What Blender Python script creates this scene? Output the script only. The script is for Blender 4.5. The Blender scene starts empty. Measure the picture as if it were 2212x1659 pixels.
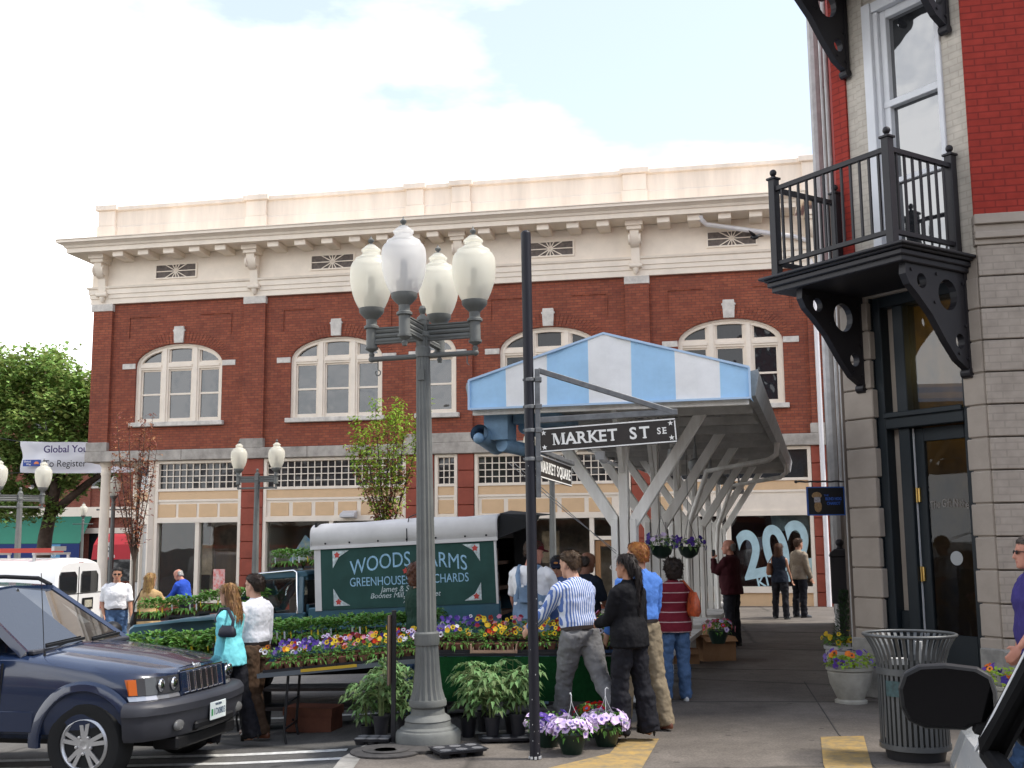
import bpy, bmesh, math, random
from mathutils import Vector, Matrix, Euler, Quaternion, noise
R = math.radians
rnd = random.Random(7)
scene = bpy.context.scene
COL = scene.collection
# ---------------------------------------------------------------- camera
cam_d = bpy.data.cameras.new('camera'); cam = bpy.data.objects.new('camera', cam_d); COL.objects.link(cam)
cam_d.sensor_fit = 'HORIZONTAL'; cam_d.sensor_width = 36.0; cam_d.lens = 36.0*2400/2212
cam_d.clip_start = 0.05; cam_d.clip_end = 2000
cam.matrix_world = Matrix.Translation((0, 0, 1.75)) @ Matrix.Rotation(R(90+8.0), 4, 'X') @ Matrix.Rotation(R(-0.5), 4, 'Z')
scene.camera = cam
# ---------------------------------------------------------------- sky and sun
SUN_EL, SUN_AZ = R(57), R(93)          # azimuth clockwise from +Y
world = bpy.data.worlds.new('World'); scene.world = world; world.use_nodes = True
wn, wl = world.node_tree.nodes, world.node_tree.links
for n_ in list(wn): wn.remove(n_)
w_out = wn.new('ShaderNodeOutputWorld'); w_bg = wn.new('ShaderNodeBackground'); w_bg.inputs['Strength'].default_value = 0.13
sky = wn.new('ShaderNodeTexSky'); sky.sky_type = 'NISHITA'; sky.sun_disc = False
sky.sun_elevation = SUN_EL; sky.sun_rotation = SUN_AZ; sky.air_density = 1.0; sky.dust_density = 1.5
tc = wn.new('ShaderNodeTexCoord')
mp = wn.new('ShaderNodeMapping'); mp.inputs['Scale'].default_value = (1.0, 1.0, 2.6); mp.inputs['Location'].default_value = (0.35, 0.1, -0.25)
nz = wn.new('ShaderNodeTexNoise'); nz.inputs['Scale'].default_value = 1.9; nz.inputs['Detail'].default_value = 9; nz.inputs['Roughness'].default_value = 0.52
cr = wn.new('ShaderNodeValToRGB'); cr.color_ramp.elements[0].position = 0.40; cr.color_ramp.elements[1].position = 0.58
cr.color_ramp.elements[0].color = (.2, .2, .2, 1)
sz = wn.new('ShaderNodeSeparateXYZ'); wl.new(tc.outputs['Generated'], sz.inputs[0])
lin = wn.new('ShaderNodeMath'); lin.operation = 'MULTIPLY_ADD'; lin.inputs[1].default_value = -.55; lin.inputs[2].default_value = .15; wl.new(sz.outputs[2], lin.inputs[0])
lx = wn.new('ShaderNodeMath'); lx.operation = 'MULTIPLY_ADD'; lx.inputs[1].default_value = -.16; wl.new(sz.outputs[0], lx.inputs[0]); wl.new(lin.outputs[0], lx.inputs[2])
sm_ = wn.new('ShaderNodeMath'); sm_.operation = 'ADD'; wl.new(nz.outputs['Fac'], sm_.inputs[0]); wl.new(lx.outputs[0], sm_.inputs[1])
mx = wn.new('ShaderNodeMix'); mx.data_type = 'RGBA'; mx.inputs['B'].default_value = (10.5, 10.6, 10.8, 1)
wl.new(tc.outputs['Generated'], mp.inputs['Vector']); wl.new(mp.outputs[0], nz.inputs['Vector']); wl.new(sm_.outputs[0], cr.inputs['Fac'])
wl.new(cr.outputs['Color'], mx.inputs['Factor']); wl.new(sky.outputs[0], mx.inputs['A']); wl.new(mx.outputs['Result'], w_bg.inputs['Color'])
wl.new(w_bg.outputs[0], w_out.inputs['Surface'])
sun_d = bpy.data.lights.new('sun', 'SUN'); sun_d.energy = 2.9; sun_d.angle = R(9.0); sun_d.color = (1, .95, .87)
sun = bpy.data.objects.new('sun', sun_d); COL.objects.link(sun)
sdir = Vector((math.sin(SUN_AZ)*math.cos(SUN_EL), math.cos(SUN_AZ)*math.cos(SUN_EL), math.sin(SUN_EL)))
sun.rotation_euler = sdir.to_track_quat('Z', 'Y').to_euler()
scene.view_settings.view_transform = 'Standard'; scene.view_settings.look = 'None'
scene.view_settings.exposure = 0.9; scene.view_settings.gamma = 1.0
# ---------------------------------------------------------------- materials
MATS = {}
def _nt(name):
    m = bpy.data.materials.new(name); m.use_nodes = True
    nt = m.node_tree; b = nt.nodes['Principled BSDF']; return m, nt, b
def setp(b, **k):
    for a, v in k.items():
        if a in b.inputs: b.inputs[a].default_value = v
def mat(name, col, rough=.6, spec=.5, metal=0., var=.0, vscale=8., bump=0., bscale=40., tint=None, coords='Object', leaf=False, trans=0., coat=0., island=0., streak=False):
    """plain procedural material: base colour varied by noise (var, towards tint), optional noise bump"""
    if name in MATS: return MATS[name]
    m, nt, b = _nt(name); N, L = nt.nodes, nt.links
    c4 = (*col, 1)
    setp(b, **{'Base Color': c4, 'Roughness': rough, 'Metallic': metal, 'Specular IOR Level': spec, 'Coat Weight': coat, 'Coat Roughness': .04})
    tcn = N.new('ShaderNodeTexCoord')
    last = None
    if var > 0:
        mpn = N.new('ShaderNodeMapping'); L.new(tcn.outputs[coords], mpn.inputs[0])
        if streak: mpn.inputs['Scale'].default_value = (1, 1, .12)
        n = N.new('ShaderNodeTexNoise'); n.inputs['Scale'].default_value = vscale; n.inputs['Detail'].default_value = 6; n.inputs['Roughness'].default_value = .65
        L.new(mpn.outputs[0], n.inputs['Vector'])
        r = N.new('ShaderNodeValToRGB'); r.color_ramp.elements[0].position = .32; r.color_ramp.elements[1].position = .7
        t = tint or tuple(max(0, c*(1-var)) for c in col)
        hi = tuple(min(1, c*(1+var*.55)) for c in col)
        r.color_ramp.elements[0].color = (*t, 1); r.color_ramp.elements[1].color = (*hi, 1)
        L.new(n.outputs['Fac'], r.inputs[0]); last = r.outputs[0]
    if island > 0:
        g = N.new('ShaderNodeNewGeometry'); hs = N.new('ShaderNodeHueSaturation')
        mr = N.new('ShaderNodeMapRange'); mr.inputs['To Min'].default_value = 1-island; mr.inputs['To Max'].default_value = 1+island
        mr2 = N.new('ShaderNodeMapRange'); mr2.inputs['To Min'].default_value = .5-.035*min(1, island*2); mr2.inputs['To Max'].default_value = .5+.035*min(1, island*2)
        L.new(g.outputs['Random Per Island'], mr.inputs[0]); L.new(g.outputs['Random Per Island'], mr2.inputs[0])
        L.new(mr.outputs[0], hs.inputs['Value']); L.new(mr2.outputs[0], hs.inputs['Hue'])
        if last: L.new(last, hs.inputs['Color'])
        else: hs.inputs['Color'].default_value = c4
        last = hs.outputs[0]
    if last: L.new(last, b.inputs['Base Color'])
    if bump > 0:
        n2 = N.new('ShaderNodeTexNoise'); n2.inputs['Scale'].default_value = bscale; n2.inputs['Detail'].default_value = 5
        L.new(tcn.outputs[coords], n2.inputs['Vector'])
        bp = N.new('ShaderNodeBump'); bp.inputs['Strength'].default_value = bump; bp.inputs['Distance'].default_value = .01
        L.new(n2.outputs['Fac'], bp.inputs['Height']); L.new(bp.outputs[0], b.inputs['Normal'])
    if leaf or trans > 0:
        tr = N.new('ShaderNodeBsdfTranslucent'); ms = N.new('ShaderNodeMixShader'); ms.inputs[0].default_value = trans or .3
        if last: L.new(last, tr.inputs[0])
        else: tr.inputs[0].default_value = c4
        out = N['Material Output']; L.new(b.outputs[0], ms.inputs[1]); L.new(tr.outputs[0], ms.inputs[2]); L.new(ms.outputs[0], out.inputs[0])
    MATS[name] = m; return m
def mat_ground(name, col, blotch=1.3, speck=38., spots=2.6, rough=.92, crack=0.):
    """pavement: broad stains, fine grit, gum spots and hairline cracks"""
    m, nt, b = _nt(name); N, L = nt.nodes, nt.links; tcn = N.new('ShaderNodeTexCoord')
    def nz_(sc, lo, hi, det=6):
        n = N.new('ShaderNodeTexNoise'); n.inputs['Scale'].default_value = sc; n.inputs['Detail'].default_value = det; n.inputs['Roughness'].default_value = .7; L.new(tcn.outputs['Object'], n.inputs['Vector'])
        r = N.new('ShaderNodeMapRange'); r.inputs['From Min'].default_value = .3; r.inputs['From Max'].default_value = .7; r.inputs['To Min'].default_value = lo; r.inputs['To Max'].default_value = hi; L.new(n.outputs['Fac'], r.inputs[0]); return r.outputs[0]
    def mul(a, c):
        k = N.new('ShaderNodeMath'); k.operation = 'MULTIPLY'; L.new(a, k.inputs[0]); L.new(c, k.inputs[1]); return k.outputs[0]
    v = mul(mul(nz_(blotch, .68, 1.22), nz_(speck, .72, 1.28, 3)), nz_(6., .86, 1.12))
    vo = N.new('ShaderNodeTexVoronoi'); vo.inputs['Scale'].default_value = spots; L.new(tcn.outputs['Object'], vo.inputs['Vector'])
    r = N.new('ShaderNodeMapRange'); r.inputs['From Min'].default_value = .05; r.inputs['From Max'].default_value = .085; r.inputs['To Min'].default_value = .55; r.inputs['To Max'].default_value = 1; L.new(vo.outputs['Distance'], r.inputs[0]); v = mul(v, r.outputs[0])
    if crack:
        ve = N.new('ShaderNodeTexVoronoi'); ve.feature = 'DISTANCE_TO_EDGE'; ve.inputs['Scale'].default_value = crack
        nd = N.new('ShaderNodeTexNoise'); nd.inputs['Scale'].default_value = 2.5; nd.inputs['Detail'].default_value = 6; L.new(tcn.outputs['Object'], nd.inputs['Vector'])
        mv = N.new('ShaderNodeMix'); mv.data_type = 'VECTOR'; mv.inputs['Factor'].default_value = .12; L.new(tcn.outputs['Object'], mv.inputs['A']); L.new(nd.outputs['Color'], mv.inputs['B']); L.new(mv.outputs['Result'], ve.inputs['Vector'])
        rc = N.new('ShaderNodeMapRange'); rc.inputs['From Min'].default_value = 0; rc.inputs['From Max'].default_value = .012; rc.inputs['To Min'].default_value = .5; rc.inputs['To Max'].default_value = 1; L.new(ve.outputs['Distance'], rc.inputs[0]); v = mul(v, rc.outputs[0])
    sc = N.new('ShaderNodeVectorMath'); sc.operation = 'SCALE'; sc.inputs[0].default_value = col; L.new(v, sc.inputs['Scale']); L.new(sc.outputs[0], b.inputs['Base Color'])
    setp(b, Roughness=rough, **{'Specular IOR Level': .25}); n2 = N.new('ShaderNodeTexNoise'); n2.inputs['Scale'].default_value = 130; L.new(tcn.outputs['Object'], n2.inputs['Vector'])
    bp = N.new('ShaderNodeBump'); bp.inputs['Strength'].default_value = .35; bp.inputs['Distance'].default_value = .008; L.new(n2.outputs['Fac'], bp.inputs['Height']); L.new(bp.outputs[0], b.inputs['Normal'])
    MATS[name] = m; return m
def mat_brick(name, c1, c2, mortar, bw=.215, bh=.0745, msize=.008, rough=.85, bump=.5, stain=.35, grime=(.05, .03, .03), gpos=(.30, .62)):
    m, nt, b = _nt(name); N, L = nt.nodes, nt.links
    tcn = N.new('ShaderNodeTexCoord'); sx = N.new('ShaderNodeSeparateXYZ'); L.new(tcn.outputs['Object'], sx.inputs[0])
    ad = N.new('ShaderNodeMath'); L.new(sx.outputs[0], ad.inputs[0]); L.new(sx.outputs[1], ad.inputs[1])
    cb = N.new('ShaderNodeCombineXYZ'); L.new(ad.outputs[0], cb.inputs[0]); L.new(sx.outputs[2], cb.inputs[1])
    bt = N.new('ShaderNodeTexBrick'); L.new(cb.outputs[0], bt.inputs['Vector'])
    bt.inputs['Scale'].default_value = 1; bt.inputs['Brick Width'].default_value = bw; bt.inputs['Row Height'].default_value = bh
    bt.inputs['Mortar Size'].default_value = msize; bt.inputs['Mortar Smooth'].default_value = .2; bt.inputs['Bias'].default_value = -.1
    bt.inputs['Color1'].default_value = (*c1, 1); bt.inputs['Color2'].default_value = (*c2, 1); bt.inputs['Mortar'].default_value = (*mortar, 1)
    n = N.new('ShaderNodeTexNoise'); n.inputs['Scale'].default_value = 1.1; n.inputs['Detail'].default_value = 8; n.inputs['Roughness'].default_value = .7
    L.new(tcn.outputs['Object'], n.inputs['Vector'])
    r = N.new('ShaderNodeValToRGB'); r.color_ramp.elements[0].position = gpos[0]; r.color_ramp.elements[1].position = gpos[1]
    r.color_ramp.elements[0].color = (1, 1, 1, 1); r.color_ramp.elements[1].color = (0, 0, 0, 1)
    L.new(n.outputs['Fac'], r.inputs[0])
    ml = N.new('ShaderNodeMath'); ml.operation = 'MULTIPLY'; ml.inputs[1].default_value = stain; L.new(r.outputs[0], ml.inputs[0])
    mixn = N.new('ShaderNodeMix'); mixn.data_type = 'RGBA'; L.new(ml.outputs[0], mixn.inputs['Factor']); L.new(bt.outputs['Color'], mixn.inputs['A']); mixn.inputs['B'].default_value = (*grime, 1)
    # fine white flecks
    n3 = N.new('ShaderNodeTexNoise'); n3.inputs['Scale'].default_value = 9; n3.inputs['Detail'].default_value = 3; L.new(tcn.outputs['Object'], n3.inputs['Vector'])
    hs = N.new('ShaderNodeHueSaturation'); mr = N.new('ShaderNodeMapRange'); mr.inputs['To Min'].default_value = .72; mr.inputs['To Max'].default_value = 1.28
    L.new(n3.outputs['Fac'], mr.inputs[0]); L.new(mr.outputs[0], hs.inputs['Value']); L.new(mixn.outputs['Result'], hs.inputs['Color'])
    L.new(hs.outputs[0], b.inputs['Base Color'])
    setp(b, Roughness=rough, **{'Specular IOR Level': .25})
    bp = N.new('ShaderNodeBump'); bp.inputs['Strength'].default_value = bump; bp.inputs['Distance'].default_value = .01; bp.invert = True
    L.new(bt.outputs['Fac'], bp.inputs['Height']); L.new(bp.outputs[0], b.inputs['Normal'])
    MATS[name] = m; return m
def mat_glass(name, tint=(.6, .65, .68), alpha=.35, rough=.02, refl=.12, wav=0.0):
    """window glass: part clear, part dark, part mirror"""
    m, nt, b = _nt(name); N, L = nt.nodes, nt.links
    N.remove(b); out = N['Material Output']
    t = N.new('ShaderNodeBsdfTransparent'); t.inputs[0].default_value = (*tint, 1)
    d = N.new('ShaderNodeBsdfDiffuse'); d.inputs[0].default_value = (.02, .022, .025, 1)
    g = N.new('ShaderNodeBsdfGlossy'); g.inputs['Roughness'].default_value = rough
    if wav > 0:
        tcn = N.new('ShaderNodeTexCoord'); nn = N.new('ShaderNodeTexNoise'); nn.inputs['Scale'].default_value = 1.3; L.new(tcn.outputs['Object'], nn.inputs['Vector'])
        bp = N.new('ShaderNodeBump'); bp.inputs['Strength'].default_value = wav; bp.inputs['Distance'].default_value = .05; L.new(nn.outputs['Fac'], bp.inputs['Height']); L.new(bp.outputs[0], g.inputs['Normal'])
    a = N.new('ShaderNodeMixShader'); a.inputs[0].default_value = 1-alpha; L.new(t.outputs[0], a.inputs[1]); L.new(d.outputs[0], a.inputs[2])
    fr = N.new('ShaderNodeLayerWeight'); fr.inputs['Blend'].default_value = .25
    ad = N.new('ShaderNodeMath'); ad.operation = 'MULTIPLY_ADD'; ad.inputs[1].default_value = 1.0; ad.inputs[2].default_value = refl; ad.use_clamp = True
    L.new(fr.outputs['Fresnel'], ad.inputs[0])
    c = N.new('ShaderNodeMixShader'); L.new(ad.outputs[0], c.inputs[0]); L.new(a.outputs[0], c.inputs[1]); L.new(g.outputs[0], c.inputs[2])
    L.new(c.outputs[0], out.inputs[0]); MATS[name] = m; return m
def mat_stripes(name, ca, cb, freq, axis=0, duty=.5, rough=.85, bump=0.):
    m, nt, b = _nt(name); N, L = nt.nodes, nt.links
    tcn = N.new('ShaderNodeTexCoord'); sx = N.new('ShaderNodeSeparateXYZ'); L.new(tcn.outputs['Object'], sx.inputs[0])
    a = N.new('ShaderNodeMath'); a.operation = 'MULTIPLY'; a.inputs[1].default_value = freq; L.new(sx.outputs[axis], a.inputs[0])
    f = N.new('ShaderNodeMath'); f.operation = 'FRACT'; L.new(a.outputs[0], f.inputs[0])
    g = N.new('ShaderNodeMath'); g.operation = 'LESS_THAN'; g.inputs[1].default_value = duty; L.new(f.outputs[0], g.inputs[0])
    mixn = N.new('ShaderNodeMix'); mixn.data_type = 'RGBA'; L.new(g.outputs[0], mixn.inputs['Factor'])
    mixn.inputs['A'].default_value = (*ca, 1); mixn.inputs['B'].default_value = (*cb, 1); L.new(mixn.outputs['Result'], b.inputs['Base Color'])
    setp(b, Roughness=rough, **{'Specular IOR Level': .2}); MATS[name] = m; return m
# ---------------------------------------------------------------- mesh builder
class MB:
    def __init__(s): s.v = []; s.f = []; s.mi = []; s.cur = 0; s.M = None
    def add(s, vs, fs):
        o = len(s.v)
        if s.M is not None: vs = [s.M @ Vector(v) for v in vs]
        s.v += [tuple(v) for v in vs]
        for f in fs: s.f.append([i+o for i in f]); s.mi.append(s.cur)
        return s
    def box(s, x0, x1, y0, y1, z0, z1):
        return s.add([(x0,y0,z0),(x1,y0,z0),(x1,y1,z0),(x0,y1,z0),(x0,y0,z1),(x1,y0,z1),(x1,y1,z1),(x0,y1,z1)],
                     [(0,3,2,1),(4,5,6,7),(0,1,5,4),(1,2,6,5),(2,3,7,6),(3,0,4,7)])
    def cbox(s, c, d): return s.box(c[0]-d[0]/2, c[0]+d[0]/2, c[1]-d[1]/2, c[1]+d[1]/2, c[2]-d[2]/2, c[2]+d[2]/2)
    def prism(s, poly, lo, hi, axis='y'):
        """closed 2-D polygon extruded between lo and hi. axis y: poly=(x,z); x: (y,z); z: (x,y)"""
        n = len(poly)
        P = (lambda a, b, t: (a, t, b)) if axis == 'y' else (lambda a, b, t: (t, a, b)) if axis == 'x' else (lambda a, b, t: (a, b, t))
        vs = [P(a, b, lo) for a, b in poly] + [P(a, b, hi) for a, b in poly]
        fs = [list(range(n))[::-1], list(range(n, 2*n))] + [(i, (i+1) % n, n+(i+1) % n, n+i) for i in range(n)]
        ar = sum(poly[i][0]*poly[(i+1) % n][1]-poly[(i+1) % n][0]*poly[i][1] for i in range(n))
        flip = (ar < 0) != (axis == 'y')
        if flip: fs = [list(f)[::-1] for f in fs]
        return s.add(vs, fs)
    def bar(s, a, b, w, h=None, up=(0, 0, 1)):
        """rectangular bar between two points"""
        a, b = Vector(a), Vector(b); h = h or w; d = (b-a).normalized(); u = Vector(up)
        if abs(d.dot(u)) > .98: u = Vector((1, 0, 0))
        x = d.cross(u).normalized()*w/2; z = x.cross(d).normalized()*h/2
        vs = [a-x-z, a+x-z, a+x+z, a-x+z, b-x-z, b+x-z, b+x+z, b-x+z]
        return s.add(vs, [(0,1,2,3),(7,6,5,4),(1,0,4,5),(2,1,5,6),(3,2,6,7),(0,3,7,4)])
    def tube(s, pts, r, n=10, closed=False, sq=1.0, caps=True):
        pts = [Vector(p) for p in pts]; k = len(pts)
        if not hasattr(r, '__len__'): r = [r]*k
        vs = []; fs = []; prev = None
        for i, p in enumerate(pts):
            t = (pts[(i+1) % k]-pts[i-1]) if closed else (pts[min(i+1, k-1)]-pts[max(i-1, 0)])
            if t.length < 1e-9: t = Vector((0, 0, 1))
            t.normalize()
            if prev is None:
                u = Vector((0, 0, 1)) if abs(t.z) < .9 else Vector((0, 1, 0))
                x = t.cross(u).normalized()
            else: x = (prev-t*prev.dot(t)).normalized()
            prev = x; y = t.cross(x)
            for j in range(n):
                a = 2*math.pi*j/n; vs.append(p+(x*math.cos(a)+y*math.sin(a)*sq)*r[i])
        for i in range(k if closed else k-1):
            for j in range(n):
                a, b = i*n+j, i*n+(j+1) % n; c, d = ((i+1) % k)*n+(j+1) % n, ((i+1) % k)*n+j
                fs.append((a, b, c, d))
        if not closed and caps: fs += [list(range(n))[::-1], list(range((k-1)*n, k*n))]
        return s.add(vs, fs)
    def lathe(s, prof, n=24, c=(0, 0, 0), flute=0, fd=0):
        """profile of (radius, z) turned about the z axis"""
        vs = []; fs = []; k = len(prof)
        for r_, z in prof:
            for j in range(n):
                a = 2*math.pi*j/n; rr = r_*(1-fd*(j % 2)) if flute else r_
                vs.append((c[0]+rr*math.cos(a), c[1]+rr*math.sin(a), c[2]+z))
        for i in range(k-1):
            for j in range(n): fs.append((i*n+j, i*n+(j+1) % n, (i+1)*n+(j+1) % n, (i+1)*n+j))
        fs += [list(range(n))[::-1], list(range((k-1)*n, k*n))]
        return s.add(vs, fs)
    def stack(s, secs, n=20):
        """stack of elliptical sections (cx, cy, cz, rx, ry [, power])"""
        vs = []; fs = []
        for q in secs:
            cx, cy, cz, rx, ry = q[:5]; pw = q[5] if len(q) > 5 else 1
            for j in range(n):
                a = 2*math.pi*j/n; ca, sa = math.cos(a), math.sin(a)
                vs.append((cx+rx*math.copysign(abs(ca)**pw, ca), cy+ry*math.copysign(abs(sa)**pw, sa), cz))
        k = len(secs)
        for i in range(k-1):
            for j in range(n): fs.append((i*n+j, i*n+(j+1) % n, (i+1)*n+(j+1) % n, (i+1)*n+j))
        fs += [list(range(n))[::-1], list(range((k-1)*n, k*n))]
        return s.add(vs, fs)
    def ell(s, c, r, n=12, m=8, rot=None):
        vs = []; fs = []; c = Vector(c)
        for i in range(m+1):
            t = math.pi*i/m; t = min(max(t, .02), math.pi-.02)
            for j in range(n):
                a = 2*math.pi*j/n; q = Vector((r[0]*math.sin(t)*math.cos(a), r[1]*math.sin(t)*math.sin(a), -r[2]*math.cos(t)))
                if rot is not None: q = rot @ q
                vs.append(c+q)
        for i in range(m):
            for j in range(n): fs.append((i*n+j, i*n+(j+1) % n, (i+1)*n+(j+1) % n, (i+1)*n+j))
        fs += [list(range(n))[::-1], list(range(m*n, (m+1)*n))]
        return s.add(vs, fs)
    def quad(s, a, b, c, d): return s.add([a, b, c, d], [(0, 1, 2, 3)])
    def mesh(s, name, mats, smooth=None):
        me = bpy.data.meshes.new(name); me.from_pydata(s.v, [], s.f)
        for m in (mats if isinstance(mats, (list, tuple)) else [mats]): me.materials.append(m)
        me.polygons.foreach_set('material_index', s.mi)
        if smooth:
            me.polygons.foreach_set('use_smooth', [True]*len(me.polygons)); me.set_sharp_from_angle(angle=R(smooth))
        me.update(); return me
    def build(s, name, mats, parent=None, smooth=None, bevel=0, loc=None, rot=None, segs=1):
        o = bpy.data.objects.new(name, s.mesh(name, mats, smooth)); COL.objects.link(o)
        if parent is not None: o.parent = parent
        if loc is not None: o.location = loc
        if rot is not None: o.rotation_euler = rot
        if bevel:
            b = o.modifiers.new('bevel', 'BEVEL'); b.width = bevel; b.segments = segs; b.limit_method = 'ANGLE'; b.angle_limit = R(40)
        return o
def tag(o, label=None, cat=None, group=None, kind=None):
    if label: o['label'] = label
    if cat: o['category'] = cat
    if group: o['group'] = group
    if kind: o['kind'] = kind
    return o
def thing(name, label, cat, loc=(0, 0, 0), rz=0., group=None):
    o = bpy.data.objects.new(name, None); COL.objects.link(o); o.location = loc; o.rotation_euler = (0, 0, R(rz)); o.empty_display_size = .1
    return tag(o, label, cat, group)
KIDS = {}
def copy_tree(o, parent=None, top=True):
    c = o.copy(); COL.objects.link(c)
    if not top: c.parent = parent
    for ch in list(o.children): copy_tree(ch, c, False)
    return c
def place(o, loc, rz=None, label=None, group=None, scale=None):
    o.location = loc
    if rz is not None: o.rotation_euler = (0, 0, R(rz))
    if label: o['label'] = label
    if group: o['group'] = group
    if scale: o.scale = (scale,)*3
    return o
_DG = {}
def remeshed(mb, vox, smooth=4, disp=0., dsize=.1, factor=.5):
    """one continuous closed surface from overlapping closed shapes"""
    me = mb.mesh('tmp', []) if False else None
    me = bpy.data.meshes.new('tmp'); me.from_pydata(mb.v, [], mb.f)
    o = bpy.data.objects.new('tmp', me); COL.objects.link(o)
    r = o.modifiers.new('r', 'REMESH'); r.mode = 'VOXEL'; r.voxel_size = vox
    if smooth: q = o.modifiers.new('s', 'SMOOTH'); q.iterations = smooth; q.factor = factor
    if disp:
        t = bpy.data.textures.new('folds', 'CLOUDS'); t.noise_scale = dsize; t.noise_depth = 2
        d = o.modifiers.new('d', 'DISPLACE'); d.texture = t; d.strength = disp; d.mid_level = .38; d.texture_coords = 'LOCAL'
    dg = bpy.context.evaluated_depsgraph_get()
    out = bpy.data.meshes.new_from_object(o.evaluated_get(dg)); bpy.data.objects.remove(o); bpy.data.meshes.remove(me)
    out.materials.clear()
    out.polygons.foreach_set('use_smooth', [True]*len(out.polygons)); return out
def mesh_obj(name, me, mats, parent=None):
    for m in (mats if isinstance(mats, (list, tuple)) else [mats]): me.materials.append(m)
    o = bpy.data.objects.new(name, me); COL.objects.link(o)
    if parent is not None: o.parent = parent
    return o
def text(body, size, m, parent, M, name='lettering', depth=.003, bold=0., shear=0., align='CENTER', xs=1., arc=None, space=1.):
    """lettering laid in the local x-y plane, carried by the 4x4 matrix M"""
    c = bpy.data.curves.new(name, 'FONT'); c.body = body; c.size = size; c.align_x = align; c.align_y = 'CENTER'
    c.extrude = depth; c.offset = bold; c.shear = shear; c.resolution_u = 4 if size < .5 else 12; c.space_character = space
    t = bpy.data.objects.new('t', c); COL.objects.link(t)
    dg = bpy.context.evaluated_depsgraph_get(); me = bpy.data.meshes.new_from_object(t.evaluated_get(dg))
    bpy.data.objects.remove(t); bpy.data.curves.remove(c)
    me.materials.clear(); me.materials.append(m)
    for v in me.vertices:
        p = v.co.copy(); p.x *= xs
        if arc: p = Vector((p.x, p.y + arc*(p.x**2), p.z))
        v.co = M @ p
    o = bpy.data.objects.new(name, me); COL.objects.link(o); o.parent = parent
    return o
def FR(o, x, y=(0, 0, 1)):
    """frame with origin o, text running along x, text up along y"""
    x = Vector(x).normalized(); y = Vector(y); y = (y-x*x.dot(y)).normalized(); z = x.cross(y)
    M = Matrix((x, y, z)).transposed().to_4x4(); M.translation = Vector(o); return M
def split(o, tol=.004):
    """each separate piece of a mesh becomes an object of its own (same name, material and parent)"""
    me = o.data; n = len(me.vertices); par = list(range(n))
    def find(a):
        while par[a] != a: par[a] = par[par[a]]; a = par[a]
        return a
    for p in me.polygons:
        r0 = find(p.vertices[0])
        for v in p.vertices[1:]: par[find(v)] = r0
    G = {}
    for i in range(n): G.setdefault(find(i), []).append(i)
    keys = list(G); bb = {}
    for k in keys:
        c = [me.vertices[i].co for i in G[k]]; bb[k] = [min(q[a] for q in c) for a in range(3)]+[max(q[a] for q in c) for a in range(3)]
    grp = {k: k for k in keys}
    def fg(k):
        while grp[k] != k: k = grp[k]
        return k
    for i, a in enumerate(keys):
        for b in keys[i+1:]:
            if all(bb[a][x] <= bb[b][x+3]+tol and bb[b][x] <= bb[a][x+3]+tol for x in range(3)): grp[fg(b)] = fg(a)
    C_ = {}
    for k in keys: C_.setdefault(fg(k), []).extend(G[k])
    if len(C_) < 2: return [o]
    which = {v: g for g, vs in C_.items() for v in vs}; out = []
    for g, vs in C_.items():
        ix = {v: i for i, v in enumerate(vs)}; m = MB(); m.v = [tuple(me.vertices[v].co) for v in vs]; sm = False
        for p in me.polygons:
            if which[p.vertices[0]] == g: m.f.append([ix[v] for v in p.vertices]); m.mi.append(p.material_index); sm = sm or p.use_smooth
        q = m.build(o.name.split('.')[0], list(me.materials), o.parent, smooth=35 if sm else None); q.matrix_basis = o.matrix_basis
        for md in o.modifiers:
            if md.type == 'BEVEL': w = q.modifiers.new('bevel', 'BEVEL'); w.width = md.width; w.segments = md.segments; w.limit_method = 'ANGLE'; w.angle_limit = md.angle_limit
            if md.type == 'SOLIDIFY': q.modifiers.new('t', 'SOLIDIFY').thickness = md.thickness
        for ch in list(o.children) if not out else []: ch.parent = q
        out.append(q)
    bpy.data.objects.remove(o); return out
def groundz(x, y=10.):
    """street falls away to the left; pavement on the right is level"""
    return 0.0 if x > -.9 else max(-.66, -.115+.043*(x+.9))
# ================================================================ SETTING
M_asph = mat_ground('asphalt', (.118, .114, .108), .7, 60, 1.2, crack=.35)
M_conc = mat_ground('concrete', (.128, .112, .097), 1.1, 45, 2.6, crack=.22)
M_conc2 = mat('concrete_kerb', (.26, .25, .23), .9, .3, var=.35, vscale=6, bump=.2, bscale=60)
M_white = mat('road_paint', (.62, .62, .6), .8, .3, var=.35, vscale=14)
M_yel = mat('yellow_kerb_paint', (.31, .20, .06), .85, .3, var=.45, vscale=9, tint=(.17, .14, .09), bump=.2, bscale=70)
M_crack = mat('joint', (.07, .066, .062), .95, .1)
def deck_h(x, y): return max(-.66, -.115+.043*(min(x, 0)+.9))
def road_h(x, y): return deck_h(x, y)-.035*max(0, min(1, (-x-1)/1.5))
b = MB(); xs = [-500, -60, -20]+[-13.6+i*1.0 for i in range(14)]+[0, .6, 3, 60, 500]
xs = sorted(set(xs)); ys = [-300, -20, 0, 6, 12, 20, 40, 120, 900]
for y in ys:
    for x in xs: b.v.append((x, y, road_h(x, y)))
nx = len(xs)
for j in range(len(ys)-1):
    for i in range(nx-1): b.f.append([j*nx+i, j*nx+i+1, (j+1)*nx+i+1, (j+1)*nx+i]); b.mi.append(0)
tag(b.build('road', M_asph), kind='structure')
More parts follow.
